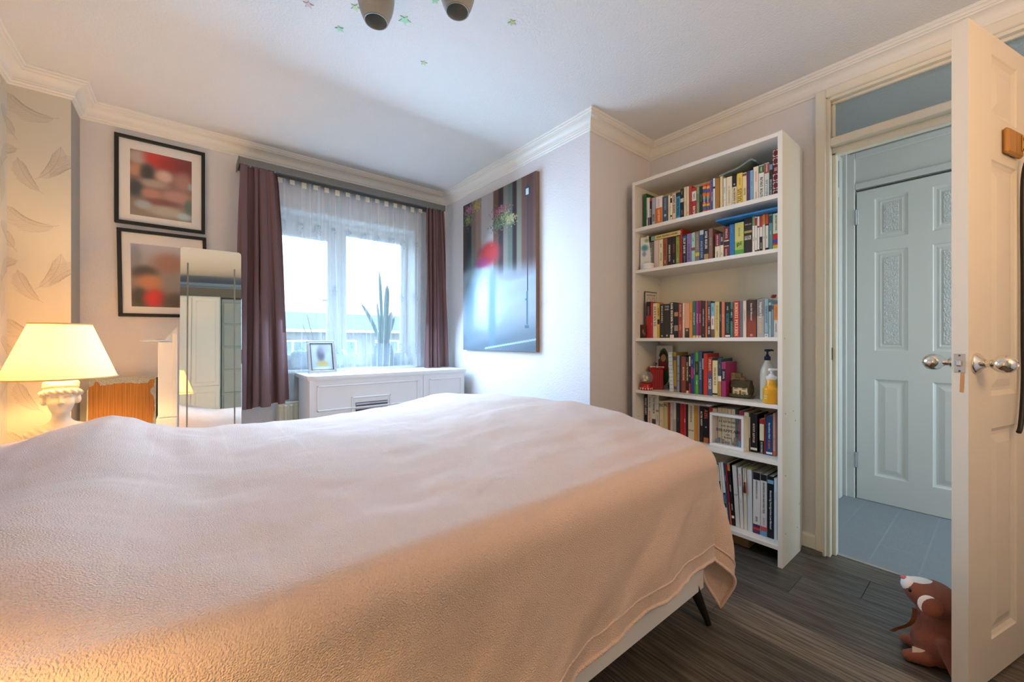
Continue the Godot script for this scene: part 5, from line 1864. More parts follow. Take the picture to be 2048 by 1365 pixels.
	_book(-1.028, 0.0082, 0.2, "narrow orange paperback, third shelf, right of the dark brown paperback", "dc6430")
	_book(-1.018, 0.0182, 0.198, "dark paperback with worn white lettering, third shelf, right of the narrow orange paperback", "382c28", [["50605a", 0.88, 1], ["7a3a34", 0.42, 0.52]], [["FAHIM BEY", "d8d4cc", 0.66, 0.36, 0.6, "d"], ["VE BIZ", "ece8e0", 0.2, 0.34, 0.5, "d"]])
	_book(-0.998, 0.0182, 0.186, "sky blue and cream paperback, third shelf, right of the worn dark paperback", "ecdccc", [["86b8d0", 0.62, 1], ["7a5236", 0, 0.24]], [["tanri", "4a7a9a", 0.82, 0.2, 0.45, "d"], ["misafir", "3a3430", 0.45, 0.4, 0.45, "d"]])
	_book(-0.978, 0.0232, 0.191, "straw yellow paperback, third shelf, right of the sky blue paperback", "ddc67e", [], [["MUHTESEM GATSBY", "8a7a48", 0.55, 0.8, 0.4, "d"]])
	_book(-0.953, 0.0082, 0.19, "narrow black-green paperback, third shelf, right of the straw yellow paperback", "1f2c26", [], [["HAN DUVARLARI", "a8b4a4", 0.55, 0.6, 0.4, "d"]])
	_book(-0.943, 0.0152, 0.189, "coral paperback, third shelf, right of the narrow black-green paperback", "d87a58", [], [["yaban", "f0c4b0", 0.6, 0.3, 0.3, "d"]])
	_book(-0.925, 0.0242, 0.185, "dark paperback with teal lettering, third shelf, right of the coral paperback", "221c18", [["ece4d8", 0.02, 0.07]], [["KITAPSARAY", "3f8a84", 0.4, 0.55, 0.6, "d"], ["sevgi", "e0d8cc", 0.83, 0.26, 0.35, "d"]])
	_book(-0.899, 0.0122, 0.183, "green paperback with black band, third shelf, right of the teal-lettered paperback", "3f7a60", [["1c1a18", 0.46, 0.56], ["2a2a28", 0.7, 0.8]], [["alexis", "d8dcd0", 0.68, 0.26, 0.4, "d"]])
	_book(-0.885, 0.0302, 0.187, "broad crimson paperback with cream lettering, third shelf, right of the green banded paperback", "c03236", [], [["KIRMIZI PELERIN", "f4e2a8", 0.5, 0.92, 0.6, "d"]])
	_book(-0.853, 0.0142, 0.186, "slate grey paperback, third shelf, right of the broad crimson paperback", "6c7478", [], [["cumhuriyet", "4a5258", 0.6, 0.4, 0.35, "d"]])
	_book(-0.838, 0.0152, 0.185, "blush cream paperback, third shelf, right of the slate grey paperback", "e4ccb8", [], [["anna karenina", "b09a8c", 0.6, 0.6, 0.4, "d"]])
	_book(-0.821, 0.0442, 0.188, "thick brown-to-red hardback, third shelf, right of the blush paperback", "5a2a1a", [["8e3c22", 0, 0.42], ["7a3420", 0.42, 0.5], ["6a2e1c", 0.5, 0.58], ["3e241a", 0.7, 1]], [["Ince Bir Mesnevi", "ece0d4", 0.68, 0.46, 0.2, "d"], ["o", "e8b4a4", 0.06, 0.06, 0.3, "h"]])
	_book(-0.774, 0.0312, 0.186, "thick grey hardback with white script, third shelf, right of the thick brown hardback", "b4aca2", [["8a8480", 0.56, 1]], [["Stephen Fry", "f0ece8", 0.72, 0.42, 0.6, "d"], ["MAKING", "e8c070", 0.3, 0.36, 0.5, "d"]])
	_book(-0.741, 0.0162, 0.186, "pale aqua hardback with white label, third shelf, right of the thick grey hardback", "a2b8ba", [["f0ece0", 0, 0.1], ["2f3a40", 0.1, 0.115]], [["KEREM SANVER", "5a7a86", 0.6, 0.44, 0.45, "d"], ["G", "3a3a3a", 0.05, 0.05, 0.5, "h"]])
	_book(-0.723, 0.0112, 0.168, "pale aqua paperback with dark patch, third shelf, right of the aqua hardback", "aebfba", [["4a5450", 0.74, 0.92]], [["duman", "6a7a78", 0.3, 0.3, 0.35, "d"]])
	_book(-0.71, 0.0072, 0.16, "narrow blue-grey paperback, third shelf, right of the dark-patch paperback", "8e98a2", [["5a5a62", 0.84, 0.96]])
	_book(-0.701, 0.0212, 0.158, "orange-headed cream hardback, third shelf, right of the blue-grey paperback", "dcd0b8", [["e08a3c", 0.52, 1]], [["ICIMDEKI", "c86a24", 0.76, 0.4, 0.35, "d"], ["sessizlik", "8a8478", 0.28, 0.34, 0.35, "d"]])
	# fourth shelf
	shelf_at = Vector3(2.215, 0.75, 0.14)
	shelf_group = "books on the fourth shelf"
	_book(-1.25, 0.0252, 0.231, "blue and white checked spiral notebook, fourth shelf, at the left end", "d8e2e6", [["9ab4c8", 0.06, 0.075], ["9ab4c8", 0.16, 0.175], ["9ab4c8", 0.26, 0.275], ["9ab4c8", 0.36, 0.375], ["9ab4c8", 0.46, 0.475], ["9ab4c8", 0.56, 0.575], ["9ab4c8", 0.66, 0.675], ["9ab4c8", 0.76, 0.775], ["9ab4c8", 0.86, 0.875], ["9ab4c8", 0.95, 0.965]], [], 2.5)
	_book(-1.223, 0.0172, 0.231, "ochre and purple notebook, fourth shelf, right of the checked notebook", "a88a2a", [["5a3a6a", 0.8, 0.9], ["5a3a6a", 0.06, 0.14]], [], 1.2)
	_book(-1.204, 0.0142, 0.214, "blue patterned notebook, fourth shelf, right of the ochre notebook", "8a9ab0", [["5a6a86", 0.3, 0.32], ["5a6a86", 0.5, 0.52], ["5a6a86", 0.7, 0.72]])
	_book(-1.189, 0.0092, 0.213, "narrow navy book, fourth shelf, right of the blue patterned notebook", "16202e")
	_book(-1.179, 0.0282, 0.211, "brick brown book in black covers, fourth shelf, right of the narrow navy book", "1c1414", [["8a3f30", 0.0, 0.99]], [["BUYUK OYUN", "f4e4d0", 0.52, 0.42, 0.3, "d"]])
	_book(-1.149, 0.0142, 0.206, "black paperback with white and yellow lettering, fourth shelf, right of the brick brown book", "1e1c18", [["e8dcc0", 0, 0.07]], [["LILA VE DIGERLERI", "e8dca8", 0.6, 0.6, 0.6, "d"]])
	_book(-1.133, 0.0092, 0.221, "black, white and red paperback, fourth shelf, right of the white-yellow paperback", "1d1a18", [["c42c2c", 0.0, 0.26], ["e8e4dc", 0.7, 0.95]], [["gizli", "ece8e0", 0.45, 0.36, 0.6, "d"]])
	_book(-1.122, 0.0142, 0.225, "royal blue paperback with magenta patch, fourth shelf, right of the black-white-red paperback", "2c3f80", [["b02c7c", 0.38, 0.66]], [["NURI", "9ab4d8", 0.8, 0.2, 0.45, "d"]])
	_book(-1.106, 0.0082, 0.229, "narrow teal paperback, fourth shelf, right of the royal blue paperback", "3a6a86", [], [["tarihin izinde", "c8d8e4", 0.55, 0.6, 0.5, "d"]])
	_book(-1.096, 0.0172, 0.235, "bright green paperback with black panel, fourth shelf, right of the narrow teal paperback", "4fae34", [["1e2414", 0.46, 0.78]], [["ISTANBUL", "7a9a3a", 0.62, 0.26, 0.4, "d"], ["sirin", "e0f0c8", 0.28, 0.2, 0.4, "d"]])
	_book(-1.076, 0.0172, 0.24, "blue hardback with pale lettering, fourth shelf, right of the bright green paperback", "3a5284", [], [["LEON VE MELEKLER", "a8bce0", 0.55, 0.72, 0.45, "d"]])
	_book(-1.057, 0.0062, 0.201, "thin black paperback, fourth shelf, right of the pale-lettered hardback", "1c1618", [["c8c4c0", 0.7, 1]])
	_book(-1.05, 0.0212, 0.229, "glossy red hardback, fourth shelf, right of the thin black paperback", "cc3018")
	_book(-1.027, 0.0232, 0.207, "blue-footed red paperback with white title, fourth shelf, right of the glossy red hardback", "4a5a82", [["b8301f", 0.62, 1], ["7a4a6a", 0.5, 0.62]], [["PIRAYE", "f0dcb8", 0.8, 0.3, 0.5, "d"], ["SEYIR", "dce0ec", 0.3, 0.36, 0.65, "d"]])
	_book(-1.002, 0.0272, 0.192, "cream paperback with black title, fourth shelf, right of the blue-footed paperback", "ecdfa8", [["1f1c18", 0.03, 0.08]], [["INSAN NE ILE", "2a2418", 0.55, 0.5, 0.4, "d"]])
	_book(-0.973, 0.0172, 0.204, "navy, white and tan hardback, fourth shelf, right of the black-titled paperback", "2f4658", [["ece8e0", 0.4, 0.54], ["a8803c", 0, 0.4]], [["sadik", "7a94a8", 0.8, 0.3, 0.35, "d"]])
	_book(-0.954, 0.0212, 0.186, "magenta paperback with black band, fourth shelf, right of the navy-tan hardback", "a02c6a", [["1c1a1e", 0.46, 0.8]], [["ZUHAL", "d8c8d4", 0.62, 0.24, 0.45, "d"]])
	# fifth shelf
	shelf_at = Vector3(2.215, 0.487, 0.15)
	shelf_group = "books on the fifth shelf"
	_book(-1.418, 0.0192, 0.234, "black book with white lettering, fifth shelf, at the left end", "1c1a1a", [["b02c28", 0.12, 0.2]], [["SECRET HUNT", "f0ece4", 0.66, 0.5, 0.6, "d"]])
	_book(-1.396, 0.0282, 0.234, "white book with orange lettering, fifth shelf, right of the black lettered book", "ece4d8", [], [["MUSTAFA KEMAL", "c8582c", 0.3, 0.5, 0.55, "d"], ["YILMAZ", "7a7268", 0.78, 0.3, 0.4, "d"]])
	_book(-1.366, 0.0252, 0.232, "white book with black framed title, fifth shelf, right of the orange-lettered book", "eae6dc", [["1c1a1a", 0.985, 1], ["4a4440", 0.22, 0.36]], [["THE FRENCH", "1c1a1a", 0.72, 0.42, 0.55, "d"]])
	_book(-1.339, 0.0182, 0.232, "white paperback with small lettering, fifth shelf, right of the framed-title book", "e6e2d8", [["c87a50", 0.56, 0.61]], [["yabanci bir", "8a8a80", 0.4, 0.5, 0.45, "d"]])
	_book(-1.317, 0.0282, 0.202, "cream paperback under the papers, fifth shelf, right of the small-lettered paperback", "e6d6a8", [], [["SC", "2a2418", 0.86, 0.1, 0.6, "h"], ["I", "3a3424", 0.4, 0.4, 0.2, "h"]])
	_book(-1.287, 0.0242, 0.202, "pale yellow paperback under the papers, fifth shelf, right of the paper-topped cream paperback", "dcc88c", [], [["PL", "3a2a1c", 0.88, 0.1, 0.6, "h"]])
	_book(-1.261, 0.0132, 0.203, "narrow rust paperback, fifth shelf, right of the paper-topped yellow paperback", "b0522c")
	_book(-1.246, 0.0172, 0.204, "grey-white paperback, fifth shelf, right of the narrow rust paperback", "d8d2c6", [], [["mai ve", "8a8a80", 0.6, 0.4, 0.3, "d"]])
	_book(-1.227, 0.0162, 0.204, "white striped-spine paperback, fifth shelf, right of the grey-white paperback", "dcd8ce", [["b8b4a8", 0.1, 0.5]])
	_book(-1.208, 0.0212, 0.206, "charcoal paperback, fifth shelf, right of the white striped paperback", "26292c", [], [["gece", "5a6a70", 0.5, 0.3, 0.4, "d"]])
	_book(-1.185, 0.0192, 0.207, "scarlet paperback, fifth shelf, right of the charcoal paperback", "c02822")
	_book(-1.163, 0.0122, 0.208, "pink-red paperback with white title, fifth shelf, right of the scarlet paperback", "c03a54", [], [["kadin", "f0dce0", 0.5, 0.6, 0.5, "d"]])
	_book(-1.149, 0.0092, 0.208, "thin black book, fifth shelf, right of the pink-red paperback", "1d1a1a")
	_book(-1.138, 0.0352, 0.209, "broad cream paperback with dark heading, fifth shelf, right of the thin black book", "e6dcc4", [], [["HUZURSUZLUK", "5a5246", 0.7, 0.44, 0.35, "d"], ["DON", "2a261e", 0.26, 0.06, 0.6, "h"]])
	_book(-1.101, 0.0162, 0.21, "mustard paperback, fifth shelf, right of the dark-heading paperback", "d8962a")
	_book(-1.083, 0.0102, 0.21, "narrow beige paperback, fifth shelf, right of the mustard paperback", "b4a090")
	_book(-1.071, 0.0192, 0.211, "dark maroon paperback with white title, fifth shelf, right of the narrow beige paperback", "2a1618", [], [["ALTIN ARSIV", "ece0d4", 0.62, 0.5, 0.5, "d"]])
	_book(-1.05, 0.0272, 0.206, "black paperback with orange title, fifth shelf, right of the dark maroon paperback", "1c1614", [["c8702c", 0, 0.14]], [["AZEL", "e06a30", 0.76, 0.3, 0.6, "d"], ["o", "c8ccd0", 0.42, 0.05, 0.3, "h"]])
	_book(-1.02, 0.0172, 0.199, "red book behind the white box frame, fifth shelf, right of the orange-titled paperback", "b82c28")
	_book(-1.001, 0.0242, 0.197, "pinkish white book behind the box frame, fifth shelf, right of the red book behind frame", "dcc8c0")
	_book(-0.973, 0.0182, 0.203, "first of five cream matching volumes, fifth shelf, right of the pinkish white book", "e4d4ae", [["6a4a34", 0.78, 0.86]])
	_book(-0.953, 0.0152, 0.203, "second of five cream matching volumes, fifth shelf, right of the first cream volume", "e4d4ae")
	_book(-0.937, 0.0142, 0.203, "third of five cream matching volumes, fifth shelf, right of the second cream volume", "e4d4ae")
	_book(-0.921, 0.0162, 0.203, "fourth of five cream matching volumes, fifth shelf, right of the third cream volume", "e4d4ae", [["7a3a24", 0.8, 0.86]])
	_book(-0.903, 0.0172, 0.204, "fifth of five cream matching volumes, fifth shelf, right of the fourth cream volume", "e4d4ae")
	_book(-0.884, 0.0132, 0.208, "dark green book behind the box frame, fifth shelf, right of the fifth cream volume", "22382f")
	_book(-0.868, 0.0232, 0.2, "crimson book behind the box frame, fifth shelf, right of the dark green hidden book", "a82c48")
	_book(-0.842, 0.0212, 0.196, "cream book behind the box frame, fifth shelf, right of the crimson hidden book", "e6dcc0")
	_book(-0.819, 0.0042, 0.174, "white booklet with navy foot, fifth shelf, right of the cream hidden book", "e8e4dc", [["24306a", 0, 0.4]])
	_book(-0.813, 0.0312, 0.193, "black hardback with white title, fifth shelf, right of the navy-foot booklet", "1b1917", [["ece8e0", 0.06, 0.12]], [["SOYUT ADIVAR", "f0ece4", 0.5, 0.5, 0.4, "d"]])
	_book(-0.771, 0.0192, 0.173, "cream and black book with red top, fifth shelf, right of the black white-title hardback", "211d1a", [["a82420", 0.87, 1], ["e6d6b0", 0.38, 0.86]], [["ILYAS BALI", "dcd4c8", 0.18, 0.32, 0.45, "d"]])
	_book(-0.75, 0.0052, 0.196, "narrow red hardback edge, fifth shelf, right of the red-topped cream book", "b03428")
	_book(-0.743, 0.0282, 0.194, "deep blue hardback with white title, fifth shelf, right of the narrow red hardback", "1f4470", [["ece8e0", 0.03, 0.08]], [["Bursalisoy Okul", "e8ecf0", 0.62, 0.4, 0.35, "d"], ["VE ANTI", "d86a5a", 0.28, 0.26, 0.3, "d"]])
	_book(-0.713, 0.0102, 0.209, "salmon paperback at the right end, fifth shelf, right of the deep blue hardback", "cc9280", [["c8603c", 0, 0.12]], [["zafer", "8a5a50", 0.4, 0.3, 0.4, "d"]])
	# bottom shelf
	shelf_at = Vector3(2.185, 0.095, 0.18)
	shelf_group = "books on the bottom shelf"
	_book(-0.95, 0.0092, 0.291, "black-covered magazine, bottom shelf, at the left end", "1c1a18", [], [], 5)
	_book(-0.939, 0.0082, 0.303, "dark green magazine, bottom shelf, right of the black magazine", "1f3228", [["dcd8cc", 0.7, 0.98]], [], 5)
	_book(-0.929, 0.0082, 0.31, "white magazine with green edge, bottom shelf, right of the dark green magazine", "e4e2d8", [["3a6a4a", 0.2, 0.3]], [], 5)
	_book(-0.919, 0.0122, 0.314, "white textbook with navy lower half, bottom shelf, right of the green-edge magazine", "e8e8e2", [["1f3a66", 0.0, 0.5], ["ece8d8", 0.12, 0.26]], [["GRAMMAR", "9ab0c8", 0.4, 0.16, 0.5, "d"]], 5)
	_book(-0.905, 0.0072, 0.313, "dark blue textbook, bottom shelf, right of the navy-half textbook", "264a68", [], [["WORKBOOK", "c8d4dc", 0.75, 0.3, 0.5, "d"]], 5)
	_book(-0.896, 0.0062, 0.313, "red textbook with orange foot, bottom shelf, right of the dark blue textbook", "b02430", [["d8603a", 0.0, 0.36]], [], 5)
	_book(-0.887, 0.0132, 0.316, "black textbook with coloured head, bottom shelf, right of the orange-foot textbook", "1d1a1c", [["c8803a", 0.88, 1], ["ece8e0", 0.12, 0.16]], [["SPEAKING", "d8d4d0", 0.6, 0.3, 0.4, "d"], ["WRITING", "d8d4d0", 0.3, 0.24, 0.4, "d"]], 5)
	_book(-0.87, 0.0192, 0.311, "plain white ring binder marked 17, bottom shelf, right of the coloured-head textbook", "d8d6d2", [], [["17", "2a2a2c", 0.52, 0.06, 0.5, "h"]], 3.5)
	_book(-0.848, 0.0152, 0.306, "white paperback with red lettering, bottom shelf, right of the white binder", "e2ded8", [], [["ART OF SEEING", "c86a5a", 0.8, 0.3, 0.4, "d"], ["painting", "8a8a88", 0.45, 0.3, 0.3, "d"]], 2.5)
	_book(-0.831, 0.0152, 0.307, "cream folder with red tassel, bottom shelf, right of the red-lettered white paperback", "ddd4c2", [], [], 1.2)
	_book(-0.814, 0.0212, 0.307, "white spiral-bound notebook, bottom shelf, right of the cream folder", "d6dadc", [], [], 0.8)
	_book(-0.79, 0.0322, 0.302, "white law textbook with black head, purple foot, bottom shelf, right of the spiral notebook", "dddbd6", [["17171a", 0.88, 1], ["4a2a5a", 0.0, 0.15], ["c83a2e", 0.06, 0.1]], [["IMMIGRATION LAW", "3a3a3c", 0.72, 0.3, 0.35, "d"], ["2018", "5a5a5c", 0.24, 0.08, 0.3, "d"]])
	_book(-0.756, 0.0272, 0.299, "white law textbook with blue foot, bottom shelf, right of the purple-foot textbook", "ddd8d2", [["17171a", 0.9, 1], ["5a9ac8", 0.0, 0.15], ["c84a50", 0.08, 0.15]], [["BUSINESS LAW AND PRACTICE", "3a3a3c", 0.62, 0.5, 0.35, "d"], ["2019/20", "c89a94", 0.24, 0.12, 0.3, "d"]])
	_book(-0.727, 0.0272, 0.299, "black law manual with white title, bottom shelf, right of the blue-foot textbook", "17171a", [["8ab0c8", 0.88, 0.94]], [["Mastering Immigration Law Manual", "f0f0ee", 0.46, 0.62, 0.45, "d"]])
	_book(-0.698, 0.0112, 0.295, "white paperback at the right end, bottom shelf, right of the black law manual", "e0dedc", [], [["The Secretary", "b8a8a8", 0.72, 0.34, 0.5, "d"]])

# ---------------------------------------------------------------- what else stands on the shelves
func shelf_things() -> void:
	var s := sh()
	# top shelf
	var rows := []
	for j in 2:
		var row := PackedVector3Array()
		for i in 25:
			var u := i / 24.0
			var hump := 0.030 * smoothstep(0.35, 0.85, u) * (1.0 - 0.55 * smoothstep(0.88, 1.0, u))
			row.append(Vector3(0.0 if j == 0 else 0.135, 1.930 + hump - 0.004 * cos(u * 9.0) + 0.006 * j, -0.953 + 0.175 * u))
		rows.append(row)
	var cl := thing("folder", "limp grey-green folder lying across the top shelf books", "folder", Vector3(2.185, 0, 0))
	var under := []
	for r: PackedVector3Array in rows:
		var q := PackedVector3Array()
		for p in r:
			q.append(p - Vector3(0, 0.009, 0))
		under.append(q)
	s.sheet(rows, 1, 1)
	s.sheet(under, 1, 1, true)
	for e in [[under[0], rows[0]], [rows[1], under[1]]]:
		s.sheet([e[0], e[1]])
	s.quad(under[0][24], under[1][24], rows[1][24], rows[0][24])
	s.quad(under[1][0], under[0][0], rows[0][0], rows[1][0])
	obj("cover", s, mat("7f8a84", 0.7), cl)
	var bl := thing("booklet", "thin black booklet lying flat at the left end of top shelf", "booklet", Vector3(2.19, 1.7352, -1.403))
	s = sh()
	s.bb(Vector3(-0.05, 0, -0.018), Vector3(0.0, 0.004, -0.002 + 0.0), 0.001)
	s.bb(Vector3(-0.045, 0.004, -0.017), Vector3(0.0, 0.007, 0.0), 0.001)
	obj("cover", s, mat("231f1c", 0.5), bl)
	# second shelf
	var card := thing("greeting_card", "tall greeting card with blue-green flower leaning by the tin", "card", Vector3(2.165, 1.4802, -1.4005), deg_to_rad(-64))
	s = sh(Transform3D(Basis(Vector3.RIGHT, deg_to_rad(-3)), Vector3.ZERO))
	s.bb(Vector3(-0.012, 0, -0.0015), Vector3(0.048, 0.205, 0.0))
	obj("card", s, mat("e8e4dc", 0.7), card)
	s = sh(Transform3D(Basis(Vector3.RIGHT, deg_to_rad(-3)), Vector3(0, 0, 0.0004)))
	s.quad(Vector3(-0.012, 0, 0), Vector3(0.048, 0, 0), Vector3(0.048, 0.205, 0), Vector3(-0.012, 0.205, 0), Vector2(0, 1), Vector2(1, 1), Vector2(1, 0), Vector2(0, 0))
	obj("print", s, printed(blurred(32, 96, Color("e4e2da"), Color("dcd8d0"), [[0.4, 0.32, 0.35, 0.10, Color("3f8a92"), 0.9], [0.6, 0.10, 0.25, 0.06, Color("8aa858"), 0.9], [0.35, 0.5, 0.2, 0.08, Color("5a7ab0"), 0.7], [0.6, 0.8, 0.4, 0.08, Color("a8b89a"), 0.6]]), 0.6), card)
	flat_book("cream book lying flat across the second shelf books", Vector3(2.188, 1.6568, -1.262), 0.0, 0.026, 0.186, 0.14, "dfca84", [["7fae9c", 0.86, 1.0]], [["KIRK YEDINCI ADAM", "5a4620", 0.45, 0.7, 0.5, "d"]], 0.0, "books on the second shelf")
	flat_book("large thin blue picture book lying flat, overhanging the second shelf", Vector3(2.140, 1.6685, -0.808), deg_to_rad(2), 0.009, 0.283, 0.215, "2f7fc0", [], [], 0.0, "books on the second shelf")
	var tin := thing("round_tin", "small round white tin in front of the books, second shelf", "tin", Vector3(2.155, 1.4802, -1.353))
	s = sh()
	s.lathe([Vector2(0, 0), Vector2(0.031, 0), Vector2(0.032, 0.002), Vector2(0.032, 0.018), Vector2(0.032, 0.018), Vector2(0.030, 0.018), Vector2(0.030, 0.019)], 32)
	obj("base", s, M.white, tin)
	s = sh()
	s.lathe([Vector2(0.033, 0.019), Vector2(0.033, 0.031), Vector2(0.031, 0.033), Vector2(0.031, 0.033), Vector2(0, 0.034)], 32)
	obj("lid", s, M.white, tin)
	# third shelf
	var hc := thing("heart_card", "white card with black edge and thin drawing, left end of third shelf", "card", Vector3(2.275, 1.0662, -1.410), deg_to_rad(-3))
	s = sh()
	s.bb(Vector3(-0.062, 0.0, -0.003), Vector3(0.062, 0.292, 0.0))
	obj("card", s, M.dark, hc)
	s = sh()
	s.bb(Vector3(-0.059, 0.003, 0.0), Vector3(0.060, 0.287, 0.0008))
	obj("paper", s, mat("e2d8cf", 0.8), hc)
	s = sh()
	var heart := []
	for i in 41:
		var a := TAU * i / 40.0
		heart.append(Vector3(0.0030 * 16 * pow(sin(a), 3), 0.155 + 0.0085 * (13 * cos(a) - 5 * cos(2 * a) - 2 * cos(3 * a) - cos(4 * a)), 0.001))
	s.tube(heart, 0.0009, 4, false)
	obj("drawn_line", s, mat("6a625c", 0.7), hc)
	lettering("gunaydin askim", mat("6a625c", 0.7), 0.09, 0.012, Transform3D(Basis(), Vector3(0, 0.270, 0.0011)), hc, true)
	var dc := thing("picture_card", "small dark burgundy picture card before the white card, third shelf", "card", Vector3(2.178, 1.0662, -1.404), deg_to_rad(-84))
	s = sh()
	s.bb(Vector3(-0.019, 0, -0.001), Vector3(0.019, 0.082, 0.0))
	obj("card", s, mat("3a1014", 0.5), dc)
	s = sh(Transform3D(Basis(), Vector3(0, 0, 0.0004)))
	s.quad(Vector3(-0.019, 0, 0), Vector3(0.019, 0, 0), Vector3(0.019, 0.082, 0), Vector3(-0.019, 0.082, 0), Vector2(0, 1), Vector2(1, 1), Vector2(1, 0), Vector2(0, 0))
	obj("print", s, printed(blurred(32, 64, Color("4a1418"), Color("2a0c10"), [[0.5, 0.5, 0.15, 0.2, Color("b08a58"), 0.8], [0.75, 0.7, 0.15, 0.12, Color("9a6a4a"), 0.8]]), 0.4), dc)
	var bm := thing("ribbon_bookmark", "red ribbon bookmark lying on the thick hardbacks, third shelf", "bookmark", Vector3(2.20, 1.2550, -0.772))
	s = sh()
	var rib := []
	for j in 2:
		var row := PackedVector3Array()
		for i in 13:
			row.append(Vector3(-0.006 + 0.014 * j, 0.0015 + 0.0035 * absf(sin(i * 0.55)), -0.046 + 0.0076 * i))
		rib.append(row)
	s.sheet(rib)
	s.sheet(rib, 1, 1, true)
	obj("ribbon", s, mat("b03a24", 0.6), bm)
	var rose := thing("fabric_rose", "small red fabric rose on wire, right end of third shelf", "flower", Vector3(2.235, 1.2265, -0.716))
	s = sh()
	s.tube([Vector3(0, 0.0, -0.018), Vector3(0, 0.018, -0.012), Vector3(0, 0.034, 0.0)], 0.0008, 5)
	obj("wire", s, mat("7a5a3a", 0.5), rose)
	for k in 6:
		var a := TAU * k / 6.0
		s = sh(Transform3D(Basis.from_euler(Vector3(0.5 * cos(a), a, 0.5 * sin(a))), Vector3(0.006 * cos(a), 0.040 + 0.002 * (k % 2), 0.007 * sin(a))))
		s.ball(Vector3.ZERO, Vector3(0.007, 0.0085, 0.003), 10)
		obj("petal", s, mat("a8341c", 0.7), rose)
	# fourth shelf: card, tin, globe
	var pc := thing("illustrated_card", "white card with hooded woman in red jumper, behind the red tin", "card", Vector3(2.340, 0.7502, -1.366), deg_to_rad(-90))
	s = sh(Transform3D(Basis(Vector3.RIGHT, deg_to_rad(-4)), Vector3.ZERO))
	s.bb(Vector3(-0.056, 0, -0.002), Vector3(0.056, 0.268, 0.0))
	obj("card", s, mat("e2ddd4", 0.7), pc)
	var hx := Transform3D(Basis(Vector3.RIGHT, deg_to_rad(-4)), Vector3(-0.004, 0, 0))
	var paint_ := [[Vector3(0, 0.165, 0.0005), Vector3(0.036, 0.088, 0.0006), "3f6a3a"], [Vector3(0, 0.090, 0.0008), Vector3(0.046, 0.075, 0.0006), "4a7a44"], [Vector3(0, 0.140, 0.0014), Vector3(0.030, 0.045, 0.0006), "8e2a28"], [Vector3(0, 0.205, 0.0014), Vector3(0.024, 0.032, 0.0006), "3a2a20"], [Vector3(0, 0.190, 0.0020), Vector3(0.017, 0.024, 0.0006), "c8966e"]]
	for e in paint_:
		s = sh(hx)
		s.ball(e[0], e[1], 24)
		obj("drawing", s, mat(e[2], 0.7), pc)
	for e in [["X", 0.036, 0.215, 0.020], ["!", 0.042, 0.14, 0.026], ["?", -0.050, 0.145, 0.024], ["/", -0.024, 0.235, 0.014]]:
		lettering(e[0], M.black, 0.02, e[3], hx * Transform3D(Basis(), Vector3(e[1], e[2], 0.0012)), pc)
	s = sh(hx * Transform3D(Basis(Vector3.BACK, 0.6), Vector3(-0.037, 0.190, 0)))
	s.box(Vector3(0, 0, 0.001), Vector3(0.028, 0.020, 0.0012))
	obj("drawn_sign", s, mat("a8423c", 0.7), pc)
	s = sh(hx * Transform3D(Basis(Vector3.BACK, 0.6), Vector3(-0.037, 0.190, 0)))
	s.box(Vector3(0, 0, 0.0016), Vector3(0.025, 0.017, 0.0008))
	obj("drawn_sign", s, mat("ece8e0", 0.7), pc)
	lettering("NO NO", M.black, 0.018, 0.006, hx * Transform3D(Basis(Vector3.BACK, 0.6), Vector3(-0.037, 0.190, 0.0021)), pc)
	var rt := thing("red_tin", "square red tin box, fourth shelf, behind the snow globe", "tin", Vector3(2.262, 0.7502, -1.365), deg_to_rad(-52))
	s = sh()
	s.bb(Vector3(-0.038, 0, -0.038), Vector3(0.038, 0.125, 0.038), 0.003)
	obj("body", s, mat("9c1616", 0.3), rt)
	s = sh()
	s.bb(Vector3(-0.041, 0.125, -0.041), Vector3(0.041, 0.138, 0.041), 0.004)
	var lid := obj("lid", s, mat("9c1616", 0.3), rt)
	s = sh()
	for i in 7:
		s.ball(Vector3(-0.034 + 0.0115 * i, 0.138, 0.034 - 0.004 * (i % 3)), Vector3(0.008, 0.0045, 0.006), 10)
	obj("snow", s, mat("e8dcd8", 0.8), lid)
	for e in [-1.0, 1.0]:
		for i in 5:
			s = sh()
			if e < 0:
				s.bb(Vector3(-0.030 + 0.014 * i, 0.012, 0.0375), Vector3(-0.026 + 0.014 * i, 0.115, 0.0395), 0.001)
			else:
				s.bb(Vector3(0.0375, 0.012, -0.030 + 0.014 * i), Vector3(0.0395, 0.115, -0.026 + 0.014 * i), 0.001)
			obj("rib", s, mat("8a1212", 0.3), rt)
	var gl := thing("snow_globe", "snow globe with red base before the red tin", "snow globe", Vector3(2.172, 0.7502, -1.379))
	s = sh()
	s.lathe([Vector2(0, 0), Vector2(0.036, 0.0), Vector2(0.035, 0.012), Vector2(0.031, 0.030), Vector2(0.031, 0.030), Vector2(0.033, 0.033), Vector2(0.031, 0.040), Vector2(0, 0.040)], 32)
	obj("base", s, mat("b41a14", 0.25), gl)
	for i in 14:
		var a := TAU * i / 14.0
		s = sh()
		s.ball(Vector3(0.0345 * cos(a), 0.009, 0.0345 * sin(a)), Vector3(0.0035, 0.006 + 0.002 * (i % 2), 0.0035), 8)
		obj("icing_drip", s, mat("ece4e0", 0.5), gl)
	s = sh()
	s.ball(Vector3(0, 0.076, 0), Vector3(0.040, 0.040, 0.040), 32)
	var gm := fresh("f4f4f0", 0.03)
	gm.transparency = BaseMaterial3D.TRANSPARENCY_ALPHA
	gm.albedo_color.a = 0.10
	obj("glass", s, gm, gl)
	s = sh()
	s.ball(Vector3(-0.010, 0.074, 0.010), Vector3(0.010, 0.013, 0.010), 14)
	s.ball(Vector3(-0.012, 0.082, -0.008), Vector3(0.008, 0.010, 0.009), 14)
